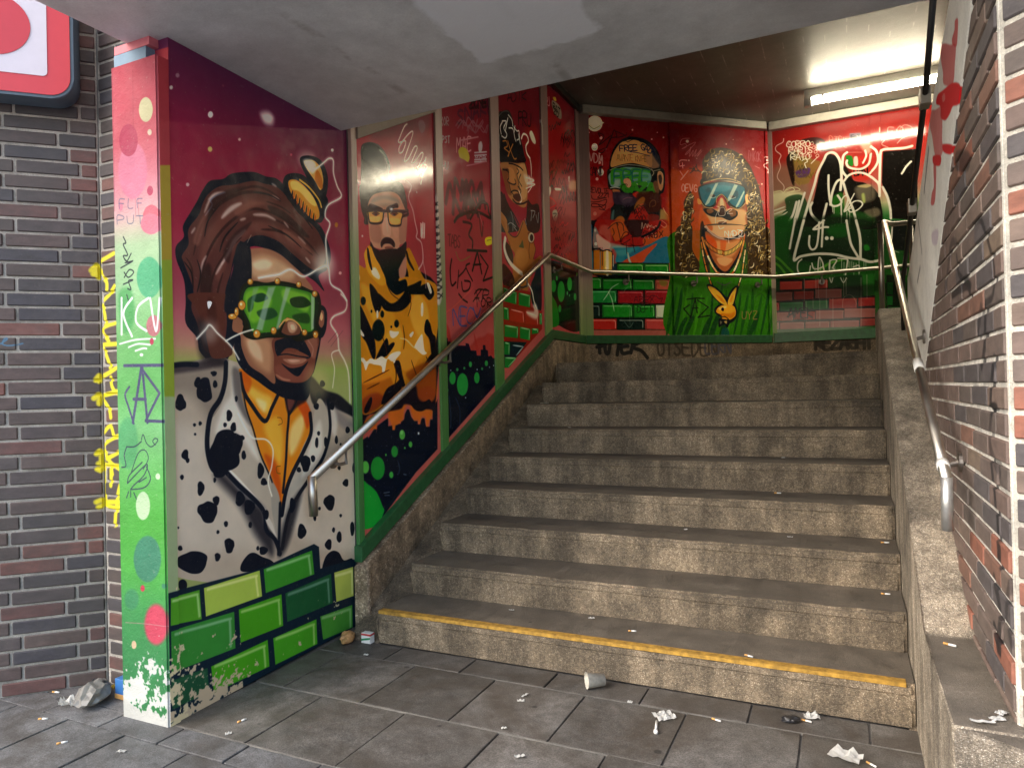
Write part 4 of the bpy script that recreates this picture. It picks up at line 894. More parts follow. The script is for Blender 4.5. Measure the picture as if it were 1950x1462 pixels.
f|e8d838||||4731,2420 110,31 10,-48 -106,-35
s|60581c|5|||4754,2407 73,19
s|e0c8c0|5|1|60|4636,2590 65,-84
S|260f12|20|||4445,2281 305,44
S|260f12|19|||4599,2299 -85,-156
S|260f12|19|||4599,2294 61,-151
S|260f12|14|||4527,2187 125,24
s|260f12|14|||4473,2190 -55,-35 92,-86
S|260f12|16|||4643,2280 125,-67 -88,-122 195,59
s|341418|16|||4216,2180 -24,-83 16,-97 60,28
s|341418|13|||4312,2115 -25,-125
s|341418|13|||4311,2074 63,39 44,37
s|341418|15|||4350,2038 18,-59 85,21 24,55 -85,-1
s|7a8840|12|4|50|4278,2240 58,-51 150,55
s|341418|13|||4539,1976 69,42 163,8
s|341418|15|||4305,1950 60,-32 62,-14
s|2a1218|9|||4559,2005 48,-75
s|2a1218|9|||4645,2018 -132,-100
s|2a1218|9|||4649,1932 40,94 74,-1 -9,-30 -83,-19 59,-38
s|2a1218|9|||4541,1945 67,9
s|2a1218|9|||4572,1951 3,-64
s|2a1218|9|||4677,1962 -38,-35 18,-32 44,19 0,37 -28,8
s|2a1218|9|||4739,1905 -3,61 61,4 3,-24 -68,-16 71,-25
s|4a5a90|12||90|4219,1724 2,111 95,-104 8,117
s|4a5a90|12||90|4416,1864 -104,-8 -5,-117 99,-6
s|4a5a90|12||90|4312,1794 76,7
s|4a5a90|12||90|4522,1854 -58,14 -46,-62 3,-40 48,-14 39,10
s|4a5a90|12||90|4513,1875 55,-69 62,76
s|4a5a90|12||90|4563,1819 8,-67
t|c86050|8|1|70|4076,1783 181,85 273,159
f|a83c38||14|80|4105,1713 55,-13 19,-67 66,-42 189,-3 129,66 105,19 83,29 138,-42 -9,-168 -786,-31
F|13102a||1||4102,1629 37,2 -1,-23 40,2 -1,-28 22,1 187,8 1,18 48,-3 28,-47 83,3 6,-36 62,2 2,43 34,2 2,34 40,2 6,-34 33,-5 6,-44 47,8 40,-30 65,53 -12,-231 -806,-399
f|a83c38||5|80|4514,1688 47,-70 23,-60 -38,-2
f|a83c38||5|80|4791,1680 37,-100 -16,-39 -27,12
f|a83c38||5|80|4159,1688 20,-67 -31,10
F|0a1526||5||4096,1505 38,2 64,47 187,8 47,-22 112,-20 225,1 118,-16 -8,-147 -778,-399 -27,35
f|2f9a48||1||4234,1359 -14,-31 -31,-13 -29,13 -11,30 14,31 30,13 30,-13
f|2f9a48||1||4409,1315 -26,-57 -59,-22 -55,24 -20,55 25,55 57,24 57,-23
f|2f9a48||1||4585,1363 -14,-30 -29,-12 -28,12 -11,29 13,29 30,13 28,-12
f|3a9a50||1||4473,1460 -7,-14 -16,-7 -16,6 -6,14 8,15 15,6 16,-6
f|3a9a50||1||4728,1473 -8,-15 -20,-6 -18,5 -7,15 8,15 19,7 19,-6
f|3a8a50||1||4276,1419 -5,-8 -11,-4 -12,3 -4,8 5,9 12,3 11,-3
f|3a8a50||1||4374,1430 -5,-7 -10,-3 -10,3 -4,6 4,7 11,3 10,-3
f|3a8a50||1||4646,1431 -5,-7 -11,-3 -11,2 -5,7 5,7 12,3 11,-2
f|3a8a50||1||4132,1276 -4,-8 -10,-3 -9,4 -3,8 4,7 9,4 10,-4
f|b8c8d0||||4760,1445 -3,-3 -6,-2 -5,1 -3,4 3,4 6,1 6,-1
f|b8c8d0||||4830,1459 -3,-3 -6,-2 -5,1 -3,4 3,4 6,1 6,-1
f|b8c8d0||||4176,1412 -2,-4 -5,-1 -5,1 -2,3 3,4 4,1 5,-1
f|b8c8d0||||4560,1423 -3,-3 -5,-2 -6,2 -2,3 3,4 5,1 5,-1
f|b8c8d0||||4376,1221 -2,-4 -6,-1 -5,2 -2,3 3,3 5,2 5,-2
f|b8c8d0||||4120,1400 -2,-4 -5,-1 -4,1 -2,3 2,4 5,1 4,-1
s|5a6a80|8|3|50|4139,1237 17,-125 -4,-90
s|5a6a80|8|5|40|4228,1224 54,-82 -5,-104
f|701c24||52|50|5015,3647 821,353 -26,-626 -812,-238
f|8c2420||54|70|5498,3455 313,118 -28,-658 -254,-14
s|3e1220|11|||5184,3627 40,86 41,-55
s|3e1220|11|||5195,3653 53,23
s|3e1220|11|||5273,3724 -2,-67 55,24 30,46 -29,19 -44,-15
s|3e1220|11|||5426,3791 -14,-81
s|3e1220|11|||5477,3808 -6,-76
s|3e1220|12|||5564,3839 -92,-72 94,5
s|3a121e|14|||5394,3502 6,106 74,23 -5,-38 -71,-37
s|3a121e|14|||5480,3522 5,121 73,16 -3,-44 -72,-29 74,-39
s|3a121e|14|||5576,3663 0,-92 37,-12 33,29 16,96
f|262426||||5014,3462 57,39 105,48 66,-9 55,-65 96,-53 77,-96 36,-102 -65,-44 -162,-37 -266,-59 -10,166
s|60605c|7|3|80|5014,3445 75,59 96,37 46,-21
f|14161c||7||5042,3294 308,63 138,-78 7,-67 -463,-115 -14,93
s|aab0a0|7|2|60|5003,3314 20,-42 -8,-83
s|e8e4dc|10|||5076,3418 -40,-53 16,-52
s|e8e4dc|10|||5076,3426 75,21 -50,-69 54,-32 -30,-42 -65,-4
s|e8e4dc|10|||5193,3515 66,-19 17,-45
s|e8e4dc|10|||5182,3486 -33,-76 -21,-48
s|e8e4dc|10|||5197,3409 78,17 35,-64 19,-20
s|e8e4dc|10|||5295,3449 59,-14 41,13 7,-57 -52,-34
s|e8e4dc|10|||5316,3465 -13,-55
s|e8e4dc|10|||5383,3419 37,-74
s|b0783c|11|||5077,3264 66,21 17,-36 -58,-34 84,-8 -12,-36
s|b0783c|11|||5171,3294 36,-47 74,-62 50,13
s|b0783c|11|||5268,3298 -52,-65 -51,-65
f|b07c50||||5021,3070 160,54 158,36 166,46 38,-67 18,-65 -33,-200 -66,-58 -143,-7 -97,11 -74,32 -70,97 -33,56
f|d0a878||10|90|5357,3131 147,67 38,-77 -10,-176 -87,-64 -76,109
f|c89460||8|90|5179,3082 96,1 35,-91 -80,-37 -73,63
f|7c4c34||7|80|5046,3029 132,36 -24,-97 71,-97 -95,-7 -52,85
s|0c1420|12|||5181,3115 97,19 120,8 61,-9
s|0c1420|11|||5065,3034 93,9 16,-45 -20,-38 95,0 60,23 -18,29
s|0c1420|10|||5172,2957 35,-57 57,-28
s|0c1420|8|||5092,3034 67,26 18,-20
s|0c1420|11|||5206,2883 60,31 80,11 19,-21
s|0c1420|10|||5348,2968 60,-19 -23,-40
s|0c1420|15|||5242,2833 78,-15 123,28 85,37
s|0c1420|9|||5336,3117 40,-15 -42,-37
s|0c1420|10|||5505,3206 59,-79 16,-83
s|0c1420|10|||5415,3087 -44,-62 59,-36
s|0c1420|15|||5082,2836 61,-67 112,-57 95,-64
s|0c1420|9|||5334,3065 35,-75 18,-46
f|4a2a24||4||5244,2867 101,41 59,-20 -43,-44 -79,-1
f|e8dcc8||21|75|5478,3104 216,13 -49,-74 -108,-19
f|14161c||||5009,2835 72,-7 99,-75 130,-105 37,-53 -363,-71 16,149
f|14161c||||5551,2906 85,-25 153,26 -9,-229 -371,-71 89,114 27,101
f|b07c4c||||5001,2681 45,-6 72,-34 33,-84 -66,-13 -44,41 -52,37
s|c8c4bc|7|1|90|5134,2604 59,28 96,-14
s|c8c4bc|7|1|90|5198,2724 36,-50 -6,-103
s|c8c4bc|7|1|90|5249,2611 58,-24
s|c8c4bc|8|1|90|5633,2828 -28,-94
s|c8c4bc|8|1|90|5611,2823 88,11 -48,-64
s|c8c4bc|8|1|90|5720,2811 41,-63 17,94
s|c8c4bc|8|1|90|5477,2725 29,-46
s|f0e8dc|17|||5443,3399 44,53 75,10 29,-38 -56,-61 18,-56 63,-25
t|f0e8dc|13|1||5605,3287 30,-53 4,-114
f|e0dcc8||||5618,3502 56,36 75,-57 -14,-40 -66,7
s|f4ece0|10|||5519,3089 174,19 -155,-66 176,36 -200,-86
s|f4ece0|10|||5584,3115 62,-63 -91,-84
s|f4ece0|10|||5367,2939 57,-63 -43,-36
f|a8703c||||4997,2610 64,6 70,-76 134,-7 61,45 109,123 61,-22 39,-44 86,-10 39,-81 31,-38 -51,-106 150,59 21,-32 -234,-185 -93,-133 -261,19 -14,97 6,100 42,65 -94,42 -52,80
f|1c1418||||5034,2458 111,-13 73,-62 -5,-91 -77,-12 -72,54
f|c08c50||17|70|5298,2422 186,48 36,-97 -129,-80 -118,24
f|6a3c24||4|80|5534,2618 120,14 6,-79 -109,-19 -8,51
f|c8c0a8||3||5670,2599 -22,-35 -47,-21 -46,4 -17,28 21,35 47,21 46,-4
f|1a1c1e||2||5650,2594 -13,-25 -29,-14 -27,4 -10,20 12,25 29,14 27,-4
s|3a2014|10|||5126,2621 24,-77 95,-19 91,38 98,121
s|3a2014|8|||5573,2538 -26,-74 17,-67
s|3a2014|7|||5146,2470 35,-52 -12,-43
s|3a2014|8|||5660,2544 30,-47 -49,-88
f|4a5a3c||2|90|5340,2462 42,33 33,36 27,-59 -51,-9
f|3a1c20||||5024,2271 184,-63 15,-80 -190,-32
f|0f1a2c||||5787,2414 8,-431 -168,2 -60,81 6,105 70,79
F|8c2020||1||5016,2102 553,8 -7,-132 244,-12 -10,-163 -724,-357 -91,-1
F|122030||1||5001,1654 458,15 -210,-127 -250,-97
F|1e7a34||1||5024,2083 255,-11 -16,-101 -245,3
t|b8e0b0|11|2|90|5038,2078 220,-16
t|b8e0b0|10|2|90|5260,2063 -12,-87
F|1e7a34||1||5315,2076 242,6 -17,-110 -227,-1
t|b8e0b0|11|2|90|5330,2071 205,1
t|b8e0b0|10|2|90|5537,2073 -14,-96
F|1e7a34||1||5015,1926 98,1 -1,-97 -93,0
t|c8e8b8|11|2|90|5030,1920 64,-2
t|c8e8b8|9|2|90|5096,1919 1,-84
F|a82c28||1||5139,1926 272,0 5,-98 -282,-1
t|f0b8b0|11|2|90|5154,1920 236,-4
t|f0b8b0|10|2|90|5392,1917 8,-83
F|a02824||1||5437,1932 275,-10 6,-93 -281,-3
t|f0c8c0|11|2|90|5453,1926 236,-14
t|f0c8c0|10|2|90|5691,1913 9,-78
F|1e7a34||1||5026,1787 267,3 -16,-97 -256,-2
t|b8e0b0|11|2|90|5041,1781 231,0
t|b8e0b0|10|2|90|5274,1782 -12,-83
F|1e7a34||1||5319,1792 221,-2 -17,-101 -206,6
t|b8e0b0|11|2|90|5334,1785 184,-4
t|b8e0b0|10|2|90|5520,1782 -13,-87
F|1e7a34||1||5568,1796 148,6 -2,-40 -145,-18
t|d0e8c8|12|2|90|5585,1789 108,3
t|d0e8c8|10|2|90|5695,1793 1,-25
F|1e7a34||1||5019,1651 105,-3 -12,-98 -98,0
t|b8e0b0|11|2|90|5033,1644 72,-4
t|b8e0b0|9|2|90|5107,1640 -10,-84
F|102434||1||5158,1637 247,-1 -156,-94 -96,5
t|c8dcd8|11|2|90|5173,1631 211,-3
t|c8dcd8|10|2|90|5386,1629 -152,-81
F|1e7a34||1||5018,1531 231,3 -158,-88 -77,-1
t|a8d8a8|11|2|90|5032,1524 197,2
t|a8d8a8|9|2|90|5231,1527 -154,-74
F|1e8a3a||1||5743,1942 62,1 -6,-99 -55,0
t|d0e8c8|12|2|90|5760,1936 21,-3
t|d0e8c8|10|2|90|5783,1934 -3,-85
s|ece6d8|41|7|95|5081,2482 -22,-68 34,-67 82,-53 114,-33 99,-19
t|ece6d8|18|||5388,2242 101,-55 102,-66 39,-83 63,-65
f|ece6d8||18|80|5606,2000 67,16 52,-75 -60,-59 -172,21 -19,33 151,13
f|961c1c||40|80|6016,3853 747,5 92,-387 -41,-592 -857,-166 14,800
f|7c1420||30|70|6078,4073 820,17 -2,-252 -526,13 -305,20
f|b85c58||51|60|6175,3242 411,137 254,-119 -26,-381 -618,-120
s|c89090|10|1|90|6011,3973 60,-6 -28,-57 62,8 -7,78
f|8a7c6c||2||6172,3989 208,12 20,-111 -184,-4
s|201818|11|||6194,3914 1,58 46,3 -1,-21 -47,-10 49,-25
s|201818|11|||6256,3916 28,63 25,-61
s|201818|11|||6270,3934 33,6
s|201818|12|||6321,3978 58,4
s|201818|12|||6351,3975 -3,-55
s|201818|11|||6207,3932 57,-1 -58,-52 51,4
s|201818|12|||6306,3932 -31,-20 15,-33 33,10 3,35 -21,8
f|b8a040||||6200,4028 65,24 17,-28 -58,-16
s|6c1616|14|||6277,3215 35,75 56,-44 74,77 34,-54
s|5a1014|12|||6477,3378 53,58 21,-33 38,41 12,-21 58,45 28,-21 24,31
s|3c0c10|19|||6495,3104 11,105 72,-79 44,100 36,-77 51,103 34,-77 64,73
s|3c0c10|12|||6370,3163 27,74 22,-48 11,50 23,-47 40,74 13,-68 22,86
s|6c1616|18|||6000,3253 61,66 30,-48 98,69 42,-27 44,62
s|6c1616|19|||6288,3091 74,86 53,-62 24,96
s|5a1014|19|||6458,3540 46,52 31,-28 96,58
s|6c1616|11|||6196,2916 130,98 81,-59 56,77
s|3c0c10|14|||6080,2800 32,72 26,-42 64,74 15,-63 30,65 19,-65
s|2c080c|14|||6025,3107 17,37 18,-31 47,61 12,-48 14,49 37,-34
s|5a1014|19|||6485,3753 29,43 30,-30 25,48 21,-26 21,29 46,-4
s|6c1616|18|||6089,3164 62,78 19,-59 30,71 54,-55
s|6c1616|14|||6250,3418 51,48 13,-26 55,37 58,-8 40,38 24,-18 46,35
s|5a1014|11|||6138,2851 42,71 11,-47 31,74 39,-56 27,70 16,-70 48,73
s|5a1014|14|||6006,2729 54,66 17,-40 52,61 15,-60 41,68
s|3c0c10|12|||6541,3474 50,70 72,-36 58,59
s|6c1616|12|||6359,3435 47,65 39,-45 39,63 30,-36 62,73 58,-39 50,52
s|5a1014|14|||6080,3316 101,107 50,-63 67,101 21,-68
s|5a1014|19|||6443,3645 55,102 45,-67 48,88 30,-56 69,91 38,-75 60,86
s|3c0c10|11|||6071,3673 31,53 27,-38 34,64 31,-30 40,52 25,-32
s|6c1616|14|||6152,2909 64,77 31,-55 123,91
s|3c0c10|14|||6049,3216 82,96 26,-71 91,102
s|5a1014|11|||6045,3326 3,26 20,-19 30,44 21,-32 23,45 10,-48 23,47
s|2c080c|12|||6376,3636 46,117 22,-79 45,99 22,-79 48,90 30,-55 76,90
s|3c0c10|12|||6378,3672 23,49 41,-26 42,57 44,-31 74,68
s|2c080c|15|||6386,3360 14,29 20,-28 49,54 22,-31 28,33 36,-15
s|5a1014|14|||6316,3044 89,94 2,-76 88,93
s|3c0c10|15|||6521,3435 64,75 17,-62 57,82 35,-66 36,87 34,-53
s|3c0c10|12|||6250,3780 40,47 18,-28 28,34 19,-19 36,46
s|6c1616|19|||6524,3124 24,48 48,-30 56,55 68,-31 49,52 10,-30
s|3c0c10|15|||6511,3779 88,67 43,-25 72,61 56,-35
s|6c1616|15|||6589,3777 95,64 89,-16 52,68 137,-4
s|5a1014|15|||6431,3625 82,81 49,-47 86,91 45,-46
f|f0ddd0||3||6019,3118 51,31 22,-32 -41,-66 -35,29
f|f0ddd0||3||6196,3167 145,31 -1,-20 -132,-32
f|f0ddd0||3||6557,3362 43,21 -18,-65
f|e0b890||25|80|6582,3318 208,74 8,-91 -193,-58
s|c81c1c|12|3||6014,3042 124,1 74,-30 -181,-88 -30,-90 144,-74
f|b0a490||3||6118,2925 91,39 36,-30 -30,-74 -77,-6
s|302020|7|||6129,2909 90,19 -67,-52
f|8a2c28||30|70|5988,2816 864,179 -32,-462 -432,-45 -407,21
s|5a1418|11||80|6169,2581 75,61 39,-41 51,61 10,-52
s|c83030|7||80|6557,2758 76,45 24,-36 45,63
s|c83030|7||80|6412,2541 41,48 52,-29 42,48 13,-42
s|2c0c10|12||80|6527,2734 22,54 10,-39 40,64 15,-75 44,86 1,-61 51,73
s|4c1014|9||80|6298,2817 38,44 25,-29 71,52 14,-38 47,42
s|4c1014|12||80|6367,2746 48,41 24,-36 56,66
s|5a1418|7||80|6501,2791 28,37 154,9 89,40
s|c83030|7||80|6369,2641 64,45 16,-27 25,29 57,-14 33,34 46,-20
s|2c0c10|11||80|6126,2578 73,51 15,-27 35,39 44,-35 44,50
s|5a1418|9||80|6467,2677 79,74 53,-62 69,75 72,-39
s|2c0c10|7||80|6061,2505 53,43 36,-27 65,47
s|c83030|9||80|6237,2622 65,65 22,-60 48,80
s|4c1014|7||80|6436,2590 65,52 70,-31 18,54
s|c83030|9||80|6590,2683 91,96 38,-58 72,57 18,-50 68,80
s|c83030|12||80|6298,2830 88,53 56,-25 87,47
s|2c0c10|7||80|6129,2534 11,41 56,-41 49,49 22,-35
s|2c0c10|9||80|6284,2496 48,71 41,-60 46,63 35,-44
s|5a1418|11||80|6247,2631 47,66 35,-50 45,55 28,-60 30,60
s|5a1418|9||80|6186,2674 16,57 49,-49 39,59 15,-57 39,70 36,-58 28,83
s|2c0c10|11||80|6165,2668 22,26 26,-22 13,35 21,-33 40,42 18,-23
s|2c0c10|11||80|5999,2473 51,44 18,-47 20,51 37,-29 41,43 54,-36
s|2c0c10|8||80|6037,2709 50,55 42,-36 53,69 30,-50 34,47 40,-37
f|0e1614||||5988,2427 293,44 186,-30 379,34 -12,-592 -644,-11 -5,128 -201,167
F|0e1614||1||5988,2427 935,59 -43,-600 -927,-27
f|5a2420||20|80|6176,2446 379,57 260,-33 -35,-66 -234,-32 -274,-37
f|1f7a24||2||5972,2165 107,-43 109,-84 15,-165 -250,-9
f|2f8a38||2||6165,2234 -22,-45 -46,-22 -43,12 -16,39 21,44 46,22 44,-11
f|2f8a38||2||6389,2208 -34,-75 -70,-37 -65,22 -23,68 32,74 69,38 67,-21
f|3a9a44||2||6593,2306 -23,-51 -48,-25 -44,14 -15,46 22,50 47,26 45,-14
f|2f8a38||2||6284,2032 -14,-27 -28,-13 -27,8 -10,25 13,27 29,13 27,-8
f|3a9a44||2||6712,2193 -13,-28 -28,-13 -26,8 -9,24 13,28 28,13 26,-7
f|3a9a44||2||6211,2314 -8,-18 -17,-8 -16,4 -6,15 8,18 17,9 16,-5
f|4a9a5c||2||6476,2203 -7,-15 -14,-8 -13,5 -5,13 7,15 14,7 13,-4
f|4a9a5c||2||6528,2187 -5,-9 -10,-5 -10,2 -3,8 4,9 11,5 9,-2
f|6a9a4c||2||6764,2427 -7,-14 -15,-7 -14,3 -6,12 7,14 16,8 14,-3
s|4a4a3c|7||60|6368,1977 18,29 74,-22 33,34 34,-28
s|4a4a3c|7||60|6422,1919 48,36 29,-28 45,27 40,-24
s|4a4a3c|7||60|6487,2053 27,31 26,-20 53,28 58,-21
s|4a4a3c|7||60|6472,1902 51,31 73,-14 27,29 37,-30
s|243428|7||60|6507,1901 75,34 14,-30 49,33 38,-28
s|243428|7||60|6336,2018 61,36 20,-31 62,40 38,-30
s|502428|7||60|6372,1935 32,27 41,-24 51,32 58,-15
s|243428|7||60|6508,2059 47,29 30,-19 43,25 34,-21
s|502428|7||60|6466,1914 51,34 38,-21 70,28 43,-19
s|502428|7||60|6352,2031 47,21 40,-21 67,36 16,-30
s|502428|7||60|6602,2084 32,30 56,-30 44,34 34,-21
s|502428|7||60|6436,1977 12,27 78,-18 27,26 27,-23
s|243428|7||60|6470,1916 18,35 80,-22 33,28 54,-27
s|502428|7||60|6507,1975 38,32 32,-16 52,34 45,-29
s|502428|7||60|6478,1924 35,25 51,-19 59,30 45,-22
s|243428|7||60|6602,1972 28,28 43,-19 55,26 37,-17
'''
ART['F'] = '''
g|
f|f0e8dc||7|80|3960,2531 60,32 20,-329 13,-315 -56,-58 -19,327
S|1a1418|10|||3979,2518 46,-10
S|1a1418|10|||3984,2488 42,41
S|1a1418|10|||3982,2476 46,-8 -48,-24
S|1a1418|10|||3987,2438 41,41
S|1a1418|10|||3985,2426 46,-8 -48,-24
S|1a1418|10|||3990,2389 41,40
S|1a1418|10|||3987,2369 46,-12
S|1a1418|10|||3992,2339 42,39
S|1a1418|10|||3990,2326 47,-9 -48,-22
S|1a1418|10|||3995,2289 42,39
S|1a1418|10|||3993,2276 46,-9 -47,-22
S|1a1418|10|||3998,2239 42,39
S|1a1418|10|||3996,2219 46,-13
S|1a1418|10|||4001,2189 42,38
S|1a1418|10|||3999,2176 46,-10 -48,-21
S|1a1418|10|||4004,2139 42,38
S|1a1418|10|||4002,2126 46,-10 -48,-21
S|1a1418|10|||4007,2089 41,37
S|1a1418|10|||4004,2069 46,-14
S|1a1418|10|||4009,2038 42,38
S|1a1418|10|||4007,2026 47,-11 -48,-21
S|1a1418|10|||4012,1988 42,37
S|1a1418|10|||4010,1976 47,-12 -48,-20
S|1a1418|10|||4015,1938 42,36
S|1a1418|10|||4013,1918 46,-15
S|1a1418|10|||4018,1888 42,36
s|e0d8cc|13|||5840,3730 42,-104 4,-142
s|c8b8a8|10|5|60|5832,3207 23,-231 7,-284
f|d8c8b0||10|60|5830,2970 50,21 23,-434 -59,-152
'''
